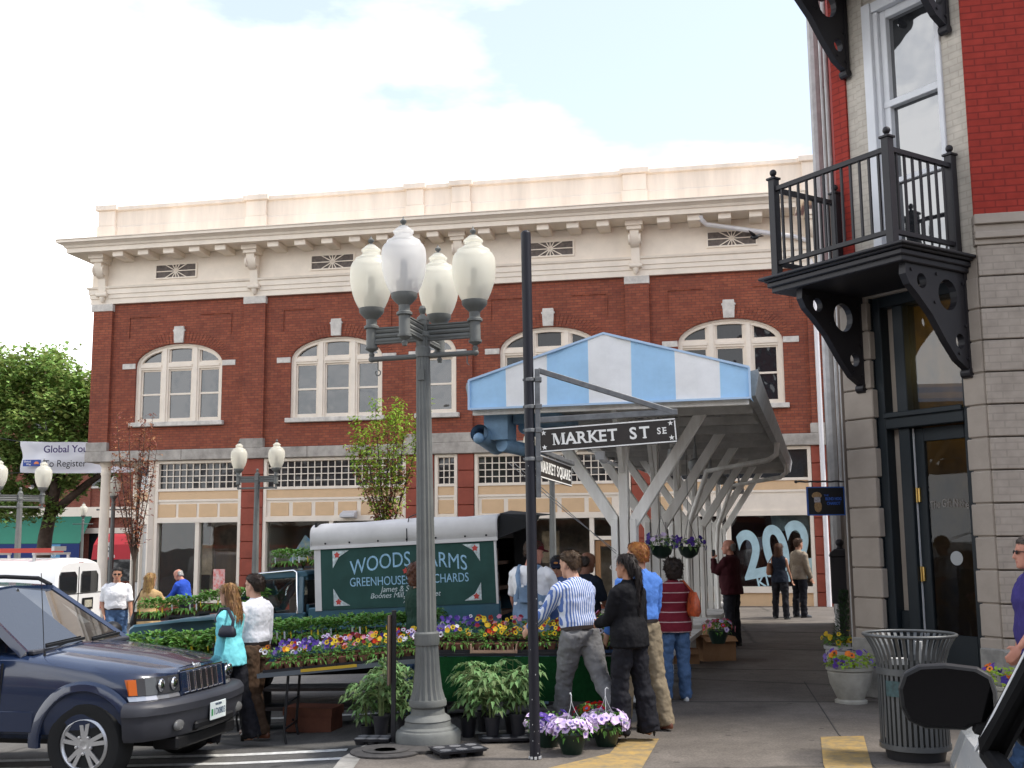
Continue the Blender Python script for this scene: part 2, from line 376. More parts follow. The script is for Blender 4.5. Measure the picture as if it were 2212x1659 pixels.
# pavement slab with its kerb edge
pv = [(-1.42, 8.3), (-1.42, 9.4), (-1.3, 10.0), (-1.0, 10.45), (-.5, 10.62), (.9, 10.75), (1.35, 11.4), (5.1, 26.0), (4.2, 33), (14, 33), (14, 8.3)]
b = MB(); b.prism(pv, -.3, 0.0, 'z'); tag(b.build('pavement', M_conc, bevel=.02), kind='structure')
b = MB()
for i in range(5):
    p, q = Vector((*pv[i], 0)), Vector((*pv[i+1], 0)); d = (q-p).normalized(); n_ = Vector((d.y, -d.x, 0))
    b.add([p+Vector((0, 0, .004)), q+Vector((0, 0, .004)), q+n_*.16+Vector((0, 0, .004)), p+n_*.16+Vector((0, 0, .004))], [(3, 2, 1, 0)])
tag(b.build('kerb', M_conc2), kind='structure')
b = MB()   # expansion joints
for (p, q) in [((1.05, 12.45), (9, 11.9)), ((2.72, 8.4), (2.9, 10.3)), ((2.9, 10.3), (3.55, 14.0)), ((1.9, 15.6), (9, 14.1)), ((2.6, 18.4), (9, 16.8)), ((3.6, 21.6), (9, 20.2))]:
    b.bar((*p, .0015), (*q, .0015), .010, .006)
tag(b.build('pavement_joint', M_crack), kind='structure')
# yellow painted ramp edge
b = MB(); b.add([(-.12, 8.32, .006), (.28, 8.94, .006), (.78, 9.48, .006), (.94, 10.15, .006), (1.27, 10.14, .006), (.98, 8.9, .006), (.84, 8.32, .006)], [tuple(range(7))[::-1]])
b.add([(2.28, 8.32, .006), (2.39, 8.95, .006), (2.70, 10.16, .006), (3.09, 10.19, .006), (2.73, 8.83, .006), (2.6, 8.32, .006)], [tuple(range(6))[::-1]])
tag(b.build('yellow_kerb_paint', M_yel), kind='structure')
b = MB()
def strip(x0, y0, x1, y1, w):
    n = 14; P = []
    for i in range(n+1):
        t = i/n; x = x0+(x1-x0)*t; y = y0+(y1-y0)*t; P += [(x, y-w/2, road_h(x, y)+.005), (x, y+w/2, road_h(x, y)+.005)]
    b.add(P, [(2*i, 2*i+2, 2*i+3, 2*i+1) for i in range(n)])
strip(-9, 11.75, -1.55, 10.62, .12); strip(-9, 11.4, -1.5, 10.2, .10); strip(-9, 13.9, -1.2, 12.75, .12)
tag(b.build('road_marking', M_white), kind='structure')
# ================================================================ MARKET BUILDING
M_brick = mat_brick('old_brick', (.32, .094, .05), (.235, .062, .037), (.15, .06, .045), stain=.36, grime=(.07, .032, .026))
M_redpier = mat('painted_pier', (.285, .066, .04), .7, .35, var=.2, vscale=3, bump=.12, bscale=60)
M_cream = mat('cream_trim', (.80, .705, .585), .55, .4, var=.09, vscale=2.0, bump=.05, bscale=30)
M_creamd = mat('cream_parapet', (.80, .695, .585), .7, .3, var=.2, vscale=1.2, streak=True)
M_tan = mat('tan_panel', (.66, .45, .26), .6, .35, var=.07, vscale=3)
M_stone = mat('belt_stone', (.40, .365, .32), .85, .3, var=.42, vscale=2.4, bump=.3, bscale=25)
M_pale = mat('pale_stone', (.62, .58, .52), .8, .3, var=.25, vscale=5, bump=.1)
M_flash = mat('lead_flashing', (.42, .43, .45), .5, .5, metal=.4, var=.3, vscale=6)
M_gup = mat_glass('upper_glass', alpha=.35, refl=.10, rough=.02, wav=.5)
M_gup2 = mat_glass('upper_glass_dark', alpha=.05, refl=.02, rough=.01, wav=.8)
M_gshop = mat_glass('shop_glass', tint=(.92, .94, .93), alpha=1.0, refl=.02, rough=.01, wav=.03)
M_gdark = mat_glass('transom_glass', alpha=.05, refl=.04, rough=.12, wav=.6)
M_dark = mat('dark_interior', (.02, .018, .016), .9, .2)
M_int = mat('shop_interior', (.45, .33, .24), .9, .2, var=.6, vscale=1.6)
M_wood = mat('door_wood', (.3, .15, .06), .5, .4, var=.35, vscale=5, streak=True)
M_pipe = mat('white_pipe', (.72, .7, .7), .45, .5, var=.08, vscale=5)
M_blk = mat('black_metal', (.018, .018, .02), .45, .5)
M_lett = mat('pale_lettering', (.42, .58, .62), .7, .2, var=.15, vscale=4)
bld = thing('market_building', 'two storey red brick market hall with cream cornice and arched windows', 'building', (-12.595, 32.993, 0), -11)
WZB, WZS, WRISE = 5.28, 6.98, .64
def arch_pts(sc, w, zs, rise, n=18):
    return [(sc-w/2*math.cos(math.pi*i/n), zs+rise*math.sin(math.pi*i/n)) for i in range(n+1)]
WINS = [(2.78, 2.77), (7.68, 2.77), (10.72, 1.08), (13.87, 2.77), (18.8, 2.77)]
def wall_with_arches(mb, s0, s1, z0, z1, y, wins, depth=.26):
    xc = s0
    for sc, w in wins:
        a, c = sc-w/2, sc+w/2; rise = WRISE if w > 2 else .5
        mb.quad((xc, y, z0), (a, y, z0), (a, y, z1), (xc, y, z1))
        mb.quad((a, y, z0), (c, y, z0), (c, y, WZB), (a, y, WZB))
        P = arch_pts(sc, w, WZS, rise)
        for (xa, za), (xb, zb) in zip(P, P[1:]):
            mb.quad((xa, y, za), (xb, y, zb), (xb, y, z1), (xa, y, z1)); mb.quad((xb, y, zb), (xa, y, za), (xa, y+depth, za), (xb, y+depth, zb))
        for xx, sgn in ((a, 1), (c, -1)):
            q = [(xx, y, WZB), (xx, y+depth, WZB), (xx, y+depth, WZS), (xx, y, WZS)]
            mb.quad(*(q if sgn > 0 else q[::-1]))
        xc = c
    mb.quad((xc, y, z0), (s1, y, z0), (s1, y, z1), (xc, y, z1))
b = MB(); PRJ = -.09
segs = [(.62, 4.86, [WINS[0]]), (5.52, 9.77, [WINS[1]]), (11.72, 16.03, [WINS[3]]), (16.68, 20.84, [WINS[4]])]
for s0, s1, w in segs:
    wall_with_arches(b, s0, s1, 4.45, 9.0, 0.02, w)
wall_with_arches(b, 9.77, 11.72, 4.45, 9.0, PRJ, [WINS[2]], .3)
for s0, s1 in ((9.77, 11.72),):
    b.quad((s0, .03, 4.45), (s0, PRJ, 4.45), (s0, PRJ, 9), (s0, .03, 9)); b.quad((s1, PRJ, 4.45), (s1, .03, 4.45), (s1, .03, 9), (s1, PRJ, 9))
for s0, s1 in ((0, .62), (4.86, 5.52), (16.03, 16.68), (20.84, 21.5)): b.box(s0, s1, PRJ, .4, 4.45, 8.68)
# recessed corner panels above each window, side and rear walls
for sc, w in (WINS[0], WINS[1], WINS[3], WINS[4]):
    for sg in (-1, 1):
        x1 = sc+sg*1.62
        b.box(min(x1, x1-sg*.95), max(x1, x1-sg*.95), -.012, .03, 8.46, 8.485); b.box(min(x1, x1+sg*.03), max(x1, x1+sg*.03), -.012, .03, 7.85, 8.485)
    # rowlock arch ring, standing 12 mm proud
    for i in range(40):
        t0, t1 = math.pi*(.06+.88*i/40), math.pi*(.06+.88*(i+.8)/40); pts = []
        for t, e in ((t0, .015), (t1, .015), (t1, .36), (t0, .36)): pts.append((sc-(w/2+e)*math.cos(t), WZS+(WRISE+e)*math.sin(t)))
        b.prism(pts, .008, .03, 'y')
b.box(-.0, .02, .4, 14, 4.45, 9.0); b.box(21.48, 21.5, .4, 14, -1, 9.0); b.box(0, 21.5, 14, 14.3, -1, 11.6); b.box(.02, 21.48, .32, 14, 8.6, 8.7)
b.box(.03, 21.47, .32, 14, 4.5, 4.52)
b.build('brick_wall', M_brick, bld)
b = MB()   # sheet behind the upper panes, sky reflection painted in as blue
b.box(.1, 21.4, .5, .52, 4.6, 8.6); b.build('pane_backing', mat('painted_sky_reflection', (.12, .16, .22), .9, .1, var=.5, vscale=.9), bld)
b = MB()   # roof
b.box(.2, 21.3, .2, 13.9, 10.8, 10.9); b.build('roof', M_flash, bld)
# ---- cornice swept round the left corner
def sweep(mb, prof, corners, y0=0.):
    """profile (outward, z); corners: list of (x, y, mitre vector)"""
    k = len(prof); rings = []
    for (x, y, mx_, my_) in corners: rings.append([(x+o*mx_, y+o*my_, z) for o, z in prof])
    o_ = len(mb.v)
    vs = [p for r in rings for p in r]; fs = []
    for i in range(len(rings)-1):
        for j in range(k-1): fs.append((i*k+j, i*k+j+1, (i+1)*k+j+1, (i+1)*k+j))
    fs.append(list(range(k))); fs.append(list(range((len(rings)-1)*k, len(rings)*k))[::-1])
    mb.add(vs, [tuple(f)[::-1] for f in fs])
b = MB(); C4 = [(.42, 13, -1, 0), (.42, 0, -1, -1), (19.72, 0, 1, -1), (19.72, .4, 1, 0)]
sweep(b, [(.02, 10.33), (.90, 10.33), (.90, 10.47), (.94, 10.47), (.97, 10.53), (1.06, 10.58), (1.12, 10.60), (1.12, 10.68), (1.15, 10.68), (1.15, 10.7), (.0, 10.78)], C4)
b.build('cornice', M_cream, bld)
b = MB(); C5 = [(0, 13, -1, 0), (0, 0, -1, -1), (21.45, 0, 1, -1), (21.45, .4, 1, 0)]
sweep(b, [(0, 8.9), (.10, 8.9), (.10, 9.06), (.13, 9.065), (.13, 9.19), (.16, 9.195), (.16, 9.345), (.2, 9.36), (.22, 9.42), (.08, 9.44), (.08, 10.32), (.02, 10.34)], C5)
b.build('frieze', M_cream, bld)
b = MB(); b.box(-.68, 19.72+1.1, -1.1, .0, 10.702, 10.712); b.box(-.68, 0, 0, 13, 10.702, 10.712); b.build('flashing', M_flash, bld)
b = MB()
sweep(b, [(0, 10.7), (.03, 10.7), (.03, 11.3), (-.0, 11.33), (.0, 11.8), (.08, 11.81), (.08, 11.92), (.06, 11.95), (-.3, 11.95)], [(.08, 13, -1, 0), (.08, .0, -1, -1), (21.4, .0, 1, -1), (21.4, .4, 1, 0)])
for s0, s1 in ((-.02, .6), (4.8, 5.5), (9.75, 10.32), (11.1, 11.7), (16.0, 16.72), (20.84, 21.5)):
    b.box(s0, s1, -.1, .3, 10.7, 11.34); b.box(s0+.03, s1-.03, -.085, .3, 11.34, 11.82); b.box(s0-.05, s1+.05, -.16, .3, 11.82, 11.98)
b.build('parapet', M_creamd, bld, bevel=.012)
b = MB(); b.box(4.85, 5.45, -.05, .7, 11.981, 12.03); b.build('coping_cap', M_flash, bld, bevel=.01)
for k, s in enumerate((.31, 5.19, 10.1, 11.4, 16.35, 21.1)):   # scrolled brackets
    b = MB(); b.box(s-.24, s+.24, -.62, 0, 10.2, 10.33); b.box(s-.2, s+.2, -.56, 0, 10.1, 10.2)
    b.prism([(-.08, 10.1), (-.5, 10.1), (-.5, 9.95), (-.44, 9.78), (-.34, 9.68), (-.26, 9.66), (-.24, 9.5), (-.2, 9.3), (-.2, 9.12), (-.08, 9.05)], s-.12, s+.12, 'x')
    for sg in (-1, 1): b.tube([(s+sg*.12, -.36, 9.88), (s+sg*.17, -.36, 9.88)], .16, 14)
    b.tube([(s-.17, -.2, 9.17), (s+.17, -.2, 9.17)], .07, 10); b.lathe([(.02, -.16), (.07, -.1), (.09, 0)], 10, (s, -.16, 9.1))
    b.build('cornice_bracket', M_cream, bld, smooth=40)
for s0, s1, n in ((.31, 5.19, 5), (5.19, 10.1, 5), (10.1, 11.4, 1), (11.4, 16.35, 5), (16.35, 20.4, 4)):
    for i in range(n):
        s = s0+(s1-s0)*(i+1)/(n+1) if n > 1 else (s0+s1)/2
        b = MB(); b.box(s-.17, s+.17, -.78, -.05, 10.17, 10.335); b.build('modillion', M_cream, bld, bevel=.012)
for s in (2.65, 7.57, 13.97, 18.95):     # starburst vents in the frieze
    b = MB(); x0, x1, z0, z1 = s-.68, s+.68, 9.57, 10.04
    for q in ((x0, x1, z0, z0+.045), (x0, x1, z1-.045, z1), (x0, x0+.045, z0+.045, z1-.045), (x1-.045, x1, z0+.045, z1-.045)): b.box(q[0], q[1], -.115, -.07, q[2], q[3])
    for i in range(12):
        a = 2*math.pi*i/12; dx, dz = math.cos(a), math.sin(a); t = min(.64/max(abs(dx), 1e-6), .2/max(abs(dz), 1e-6))
        b.bar((s, -.095, 9.805), (s+dx*t, -.095, 9.805+dz*t), .03, .025)
    v = b.build('frieze_vent', M_cream, bld)
    b = MB(); b.box(x0+.03, x1-.03, -.083, -.081, z0+.03, z1-.03); b.build('mesh_screen', mat('vent_mesh', (.14, .115, .10), .8, var=.4, vscale=9), v)
b = MB()
for s0, s1 in ((-.04, .62), (4.86, 5.52), (16.03, 16.68), (20.84, 21.5)): b.box(s0-.02, s1+.02, PRJ-.03, .3, 8.682, 8.9)
split(b.build('pilaster_capital', M_pale, bld, bevel=.01))
b = MB()
for s0, s1 in ((-.04, .62), (4.84, 5.54), (9.74, 11.75), (16.0, 16.7), (20.8, 21.52)): b.box(s0-.01, s1+.01, PRJ-.04, .3, 4.45, 4.72)
for s0, s1 in ((-.06, 3.03), (3.04, 6.9), (6.91, 9.6), (9.61, 12.6), (12.61, 15.6), (15.61, 18.4), (18.41, 21.56)): b.box(s0, s1, PRJ-.06, .35, 4.14, 4.448)
b.box(-.06, .3, .36, 13, 4.14, 4.449)
b.build('belt_course', M_stone, bld, bevel=.015)
# ---- arched windows
for sc, w in WINS:
    big = w > 2; rise = WRISE if big else .5; b = MB(); n = 18
    y0 = .02 if big else PRJ; yf = y0+.10
    O, I = arch_pts(sc, w, WZS, rise, n), arch_pts(sc, w-.26, WZS, rise-.13, n)
    O = [(sc-w/2, WZB)]+O+[(sc+w/2, WZB)]; I = [(sc-w/2+.13, WZB)]+I+[(sc+w/2-.13, WZB)]
    for (o0, o1, i0, i1) in zip(O, O[1:], I, I[1:]):
        b.quad((o0[0], yf, o0[1]), (i0[0], yf, i0[1]), (i1[0], yf, i1[1]), (o1[0], yf, o1[1])); b.quad((i0[0], yf, i0[1]), (i0[0], yf+.13, i0[1]), (i1[0], yf+.13, i1[1]), (i1[0], yf, i1[1]))
        # thin raised bead along the outer edge
        m0 = (o0[0]+(i0[0]-o0[0])*.35, o0[1]+(i0[1]-o0[1])*.35); m1 = (o1[0]+(i1[0]-o1[0])*.35, o1[1]+(i1[1]-o1[1])*.35)
        b.quad((o0[0], yf-.03, o0[1]), (m0[0], yf-.03, m0[1]), (m1[0], yf-.03, m1[1]), (o1[0], yf-.03, o1[1])); b.quad((m0[0], yf-.03, m0[1]), (m0[0], yf, m0[1]), (m1[0], yf, m1[1]), (m1[0], yf-.03, m1[1]))
    def ztop(x): return WZS+(rise-.1)*math.sqrt(max(0, 1-((x-sc)/(w/2))**2))
    xi = w/2-.13
    if big:
        for sg in (-1, 1):
            for e, yy in ((.115, .03), (.06, .0)): b.box(sc+sg*.49-e, sc+sg*.49+e, yf+yy-.02, yf+.13, WZB+.02, ztop(sc+sg*.49)+.02)
        cells = [(-xi, -.605), (-.375, .375), (.605, xi)]
    else: cells = [(-xi, xi)]
    for a, c in cells:
        A, C = sc+a, sc+c
        b.box(A, C, yf+.01, yf+.13, 6.87, 7.06); b.box(A, C, yf-.02, yf+.01, 6.93, 7.0); b.box(A, C, yf+.05, yf+.12, WZB, WZB+.13); b.box(A, C, yf+.05, yf+.1, 6.10, 6.155)
        for e in (A, C-.045): b.box(e, e+.045, yf+.06, yf+.12, WZB+.13, 6.87); b.box(e, e+.045, yf+.06, yf+.12, 7.06, min(ztop(e), ztop(e+.045)))
        b.box(A+.045, C-.045, yf+.06, yf+.12, 7.06, 7.1); b.box(A+.045, C-.045, yf+.06, yf+.12, 6.82, 6.87)
    win = b.build('arched_window', M_cream, bld)
    b = MB(); b.prism([(sc-w/2+.02, WZB)]+arch_pts(sc, w-.04, WZS, rise-.02, n)+[(sc+w/2-.02, WZB)], yf+.09, yf+.096, 'y'); b.build('pane', M_gup2 if sc > 13 else M_gup, win)
    b = MB(); b.box(sc-w/2-.1, sc+w/2+.1, y0-.14, y0+.15, 5.15, WZB-.002); b.build('sill', M_pale, win, bevel=.012)
    b = MB()
    if big: b.prism([(sc-.145, WZS+rise+.01), (sc+.145, WZS+rise+.01), (sc+.165, 7.98), (sc+.19, 7.98), (sc+.19, 8.03), (sc+.16, 8.03), (sc+.15, 8.13), (sc-.15, 8.13), (sc-.16, 8.03), (sc-.19, 8.03), (sc-.19, 7.98), (sc-.165, 7.98)], y0-.07, y0+.04, 'y'); b.build('keystone', M_pale, win, bevel=.008)
    b = MB(); e = .42 if big else .3
    for sg in (-1, 1): b.box(min(sc+sg*(w/2+.003), sc+sg*(w/2+e)), max(sc+sg*(w/2+.003), sc+sg*(w/2+e)), y0-.03, y0+.05, 6.9, 7.06)
    split(b.build('impost', M_pale, win, bevel=.008))
# ---- ground floor
b = MB()
for s0, s1 in ((4.89, 5.55), (9.8, 10.6), (11.29, 11.74), (16.08, 16.65), (20.78, 21.45)):
    z = 4.138
    while z > -.9: b.box(s0, s1, -.06, .3, z-.455, z); b.box(s0+.02, s1-.02, -.03, .3, z-.475, z-.455); z -= .475
split(b.build('red_pier', M_redpier, bld, bevel=.012), .03)
def shopfront(s0, s1, panels, splits, grid=True, zb=.21, door=None, band=True):
    b = MB(); y = .02
    for q in ((s0, s0+.09, -.8, 4.13), (s1-.09, s1, -.8, 4.13)): b.box(q[0], q[1], y-.05, y+.2, q[2], q[3])
    for z0, z1, d in ((4.05, 4.13, .04), (3.24, 3.31, .05), (2.94, 3.0, .03), (2.33, 2.46, .05), (zb-.16, zb, .06)): b.box(s0+.09, s1-.09, y-d, y+.2, z0, z1)
    b.box(s0+.09, s1-.09, y, y+.1, 2.46, 2.94)
    for s in splits: b.box(s-.06, s+.06, y-.03, y+.2, zb, 2.33)
    fr = b.build('shop_front', M_cream, bld)
    b = MB(); b.box(s0+.09, s1-.09, y-.02, y+.1, 3.0, 3.24); b.build('sign_band', M_tan, fr, bevel=.006)
    p0, pw, gap = panels; s = p0
    while s+pw < s1-.05:
        b = MB(); b.box(s, s+pw, y-.016, y+.02, 2.49, 2.87); b.build('panel', M_tan, fr, bevel=.01); s += pw+gap
    if grid:
        b = MB(); n = max(3, round((s1-s0-.18)/.2)); w = (s1-s0-.18)/n
        for i in range(n+1): b.box(s0+.09+i*w-.013, s0+.09+i*w+.013, y+.03, y+.07, 3.31, 4.05)
        for i in range(5): b.box(s0+.09, s1-.09, y+.035, y+.065, 3.31+.185*i-.012, 3.31+.185*i+.012)
        b.build('transom_grid', M_cream, fr)
    b = MB(); b.box(s0+.05, s1-.05, y+.075, y+.08, 3.31, 4.05); b.build('transom_pane', M_gdark, fr)
    b = MB(); b.box(s0+.05, s1-.05, y+.1, y+.106, zb, 2.33); b.build('pane', M_gshop, fr)
    b = MB(); b.box(s0, s1, y+.0, y+.15, -.9, zb-.16); b.build('stall_riser', M_redpier if zb < .3 else M_tan, fr)
    return fr
f1 = shopfront(2.2, 4.88, (2.28, .57, .075), [3.54])
f2 = shopfront(5.56, 9.79, (5.77, .56, .115), [7.6])
f3 = shopfront(10.62, 11.27, (10.72, .45, .1), [])
f4 = shopfront(11.76, 16.06, (11.95, .62, .12), [14.98])
f5 = shopfront(16.67, 20.77, (16.8, .62, 99), [18.6], grid=False, zb=.5)
# recessed corner entrance: column, splayed wall with door
b = MB(); b.lathe([(.19, -.9), (.19, -.55), (.15, -.5), (.145, 1.5), (.132, 3.75), (.15, 3.78), (.15, 3.84), (.135, 3.86), (.135, 4.0), (.18, 4.06), (.19, 4.14)], 24, (.43, .25, 0))
b.build('column', M_cream, bld, smooth=35)
b = MB(); b.M = Matrix.Translation((2.2, .02, 0)) @ Matrix.Rotation(R(180-45), 4, 'Z')   # runs back to the left
L_ = 1.72
for q in ((0, .12, -.8, 4.13), (.75, .87, -.8, 2.3), (L_-.12, L_, -.8, 4.13)): b.box(q[0], q[1], 0, .2, q[2], q[3])
for z0, z1 in ((4.0, 4.13), (3.24, 3.34), (2.3, 2.98)): b.box(.12, L_-.12, .02, .18, z0, z1)
ent = b.build('corner_entrance', M_cream, bld)
b = MB(); b.M = Matrix.Translation((2.2, .02, 0)) @ Matrix.Rotation(R(135), 4, 'Z'); b.box(.12, L_-.12, .01, .17, 2.985, 3.235); b.build('sign_band', M_tan, ent)
b = MB(); b.M = Matrix.Translation((2.2, .02, 0)) @ Matrix.Rotation(R(135), 4, 'Z'); b.box(.87, L_-.12, .08, .12, .6, 2.3); b.box(.12, L_-.12, .1, .11, 3.34, 4.0); split(b.build('pane', M_gshop, ent))
b = MB(); b.M = Matrix.Translation((2.2, .02, 0)) @ Matrix.Rotation(R(135), 4, 'Z'); b.box(.12, .75, .06, .12, -.7, 2.28); b.box(.87, L_-.12, .05, .15, -.8, .6); b.build('door', mat('grey_door', (.45, .44, .42), .6, var=.1), ent)
b = MB(); b.box(.97, 1.0, 1.24, 13, -.9, 4.14); b.box(.97, 1.05, 1.3, 13, -.9, .4); b.build('side_wall', M_redpier, bld)
b = MB(); b.box(0, 4.88, .3, 13, 4.12, 4.138); b.build('porch_ceiling', M_cream, bld)
# shop interiors seen through the glass
b = MB(); b.box(2.3, 21.3, 3.4, 3.5, -.8, 4.1); b.build('shop_back_wall', M_int, bld)
b = MB(); b.box(1.1, 21.3, .36, 3.4, -.62, -.6); b.box(2.3, 21.3, .36, 3.4, 4.09, 4.11); b.build('shop_floor', mat('shop_floor', (.12, .09, .07), .6), bld)
b = MB()
for s in (5.6, 9.9, 16.3): b.box(s-.05, s+.05, .31, 3.4, -.7, 4.1)
split(b.build('shop_partition', mat('shop_wall', (.4, .34, .28), .9), bld))
b = MB()
for s, z in ((3.0, 1.2), (4.3, 1.35), (6.4, 1.0), (7.1, 1.6), (8.7, 1.2), (12.6, 1.1), (13.6, 1.5)): b.box(s-.25, s+.25, 1.6, 1.75, z-.4, z+.5); b.box(s-.6, s+.6, 1.2, 1.8, -.6, .35)
split(b.build('shop_display', mat('shop_goods', (.5, .36, .24), .8, var=.7, vscale=3), bld), .2)
b = MB(); b.box(2.5, 3.4, 3.2, 3.39, -.6, 1.5); b.build('interior_door', M_wood, bld)
b = MB(); b.box(4.02, 4.38, .115, .125, .35, 1.0); p = b.build('window_poster', mat('red_poster', (.55, .05, .04), .7, var=.5, vscale=14, tint=(.7, .6, .55)), bld)
b = MB(); b.box(5.9, 9.6, 1.9, 2.0, .75, 1.0); b.build('red_counter', mat('red_counter', (.25, .02, .015), .5), bld)
b = MB(); b.prism([(6.1, 1.2), (6.5, .9), (6.9, 1.7), (6.6, 1.95)], .6, .62, 'y'); b.build('hanging_print', mat('blue_print', (.1, .25, .45), .7, var=.9, vscale=6, tint=(.6, .6, .4)), bld)
b = MB(); b.box(8.2, 8.7, .8, .83, 1.2, 1.9); b.box(9.0, 9.3, .8, .83, 1.2, 1.75); split(b.build('hung_shirt', mat('hung_cloth', (.45, .43, .4), .9), bld))
# wooden door of the third shop with its lettering
b = MB(); D0, D1 = 15.06, 15.97
for q in ((D0, D0+.14, -.1, 1.72), (D1-.14, D1, -.1, 1.72), (D0+.14, D1-.14, 1.56, 1.72), (D0+.14, D1-.14, -.1, .25)): b.box(q[0], q[1], .02, .09, q[2], q[3])
dr = b.build('shop_door', M_wood, bld, bevel=.01)
b = MB(); b.box(D0-.04, D1+.02, -.01, .09, 1.74, 1.84); b.build('door_head', M_cream, dr)
text('CITY', .17, M_pale, dr, FR((15.62, .01, 1.0), (1, 0, 0)), bold=.004)
b = MB(); b.box(15.5, 15.78, .012, .02, .3, .7); b.build('notice', mat('green_notice', (.3, .5, .3), .8, var=.6, vscale=16), dr)
b = MB(); b.tube([(15.16, -.05, .42), (15.16, -.05, .72)], .012, 8); b.build('handle', M_pipe, dr)
# restaurant window lettering, slightly slanted
text('202', 1.72, M_lett, f5, FR((19.80, .105, 1.38), (1, 0, .19), (-.15, 0, 1)), bold=.045, xs=.74, depth=.002)
text('KITCHEN', .36, M_lett, f5, FR((20.0, .105, .72), (1, 0, .19), (-.15, 0, 1)), bold=.006, xs=.95, depth=.002, space=1.05)
b = MB(); b.prism([(19.7, 2.33), (20.68, 2.33), (20.68, 1.75), (20.2, 1.95), (19.75, 1.9)], .55, .57, 'y'); b.build('hung_banner', mat('pale_banner', (.3, .4, .45), .8, var=.4, vscale=4), bld)
b = MB(); b.box(18.3, 20.9, .5, .52, 3.3, 4.05); b.box(16.8, 20.7, 2.6, 2.7, -.6, 3.2); b.build('dark_backing', mat('dark_red_backing', (.05, .012, .01), .8), bld)  # upper sheet: dark red paints in the reflection seen in the transom
# storm water pipe and wall light
b = MB(); b.tube([(18.15, -.75, 10.3), (18.16, -.72, 10.2), (18.3, -.5, 10.12), (20.6, -.2, 9.72), (20.95, -.16, 9.6), (21.02, -.14, 9.4), (21.05, -.13, 7), (21.05, -.13, -.2)], .065, 12); b.build('rain_pipe', M_pipe, bld, smooth=50)
b = MB(); b.prism([(-.3, 2.42), (-.3, 2.52), (-.02, 2.62), (.0, 2.4)], 7.95, 8.38, 'x'); b.box(8.1, 8.2, -.04, .03, 2.5, 2.58); b.build('wall_light', mat('grey_fixture', (.55, .55, .56), .5), bld, bevel=.015)
# ================================================================ CORNER BUILDING
M_beige = mat_brick('painted_brick_beige', (.335, .288, .243), (.315, .27, .228), (.285, .245, .207), bump=.2, stain=.1, grime=(.12, .1, .08))
M_beige2 = mat('beige_quoin', (.325, .28, .237), .8, .3, var=.14, vscale=2.5, bump=.12, bscale=45)
M_creamb = mat_brick('painted_brick_cream', (.46, .42, .36), (.445, .405, .347), (.39, .35, .30), bump=.25, stain=.08, grime=(.2, .18, .15))
M_redb = mat_brick('painted_brick_red', (.29, .033, .022), (.26, .028, .019), (.18, .021, .016), bump=.4, stain=.12, grime=(.14, .02, .015))
M_green = mat('dark_green_frame', (.007, .012, .016), .5, .35, var=.15, vscale=5)
M_iron = mat('dark_iron_paint', (.014, .0125, .015), .5, .35, var=.15, vscale=6)
M_whitep = mat('white_joinery', (.60, .61, .63), .5, .4, var=.05, vscale=4)
M_brass = mat('brass', (.75, .52, .18), .3, .5, metal=1.)
M_gsky = mat_glass('sash_glass', alpha=.04, refl=.27, rough=.03, wav=.3)
M_weath = mat('weathered_wood', (.2, .165, .14), .9, .2, var=.55, vscale=5, streak=True, bump=.4, bscale=20)
A0 = Vector((3.875, 12.75, 0)); AW = 1.78
cb_ = thing('corner_building', 'red and beige painted brick corner building with balcony above its glazed door', 'building', A0, -57)
bx = MB()
B0 = (AW, 0)   # chamfer frame: x along the splayed face, y inward
# directions of the two street walls in the chamfer frame
aR, aL = R(-12+57), R(90-14.5+57)
dR, dL = Vector((math.cos(aR), math.sin(aR), 0)), Vector((math.cos(aL), math.sin(aL), 0))
RM = Matrix.Translation((AW, 0, 0)) @ Matrix.Rotation(aR, 4, 'Z')        # right wall: x along wall, y inward
LM = Matrix.Rotation(aL, 4, 'Z')                                          # left wall: x away, y outward (left)
def child(name, fill, m, M=None, parent=None, bevel=0, smooth=None):
    b = MB(); fill(b); o = b.build(name, m, parent or cb_, smooth=smooth, bevel=bevel)
    if M is not None: o.matrix_local = M
    return o
child('red_wall', lambda b: b.box(0, 9, 0, .3, 5.06, 12.5), M_redb, RM)
child('red_side_wall', lambda b: b.box(0, 11, -.3, 0, 4.7, 12.5), M_redb, LM)
def fr(b):
    b.box(.0, .2, .0, .3, 4.66, 12.5); b.box(AW-.012, AW+.0, .0, .3, 5.06, 12.5)
split(child('red_edge', fr, M_redb))
def fb(b):
    b.box(.2, .5, .03, .4, 4.66, 12.5); b.box(1.5, AW-.012, .03, .4, 4.66, 12.5); b.box(.5, 1.5, .03, .4, 7.92, 12.5); b.box(.36, .5, .0, .03, 4.66, 12.5)
child('cream_wall', fb, M_creamb)
def ledge(b):
    for z0, z1, o in ((4.74, 4.8, .05), (4.8, 4.87, .09), (4.87, 4.95, .06), (4.95, 5.055, .1)): b.box(-.02+.0, 9, -o, .28, z0, z1)
child('ledge', ledge, M_beige2, RM, bevel=.006)
child('beige_wall', lambda b: b.box(.0, 9, .02, .3, .64, 4.74), M_beige, RM)
def quo(b):
    z = 4.40
    b.box(-.0, 9, -.035, .02, 4.415, 4.735)
    while z > .7: b.box(-.005, 9, -.04, .019, z-.318, z); z -= .333
child('rusticated_course', quo, M_beige, RM, bevel=.008)
def quo2(b):
    z = 4.40; k = 0
    while z > .7:
        e = .02*(k % 2); b.box(-.03, .36+e, -.03, .3, z-.318, z); b.box(1.55-e, AW-.002, -.02, .3, z-.318, z); z -= .333; k += 1
    b.box(0, .34, .0, .3, .64, 4.66); b.box(1.57, AW-.01, .0, .3, .64, 4.66); b.box(.34, 1.57, .0, .3, 4.45, 4.66)
split(child('beige_quoin', quo2, M_beige2, bevel=.01), .03)
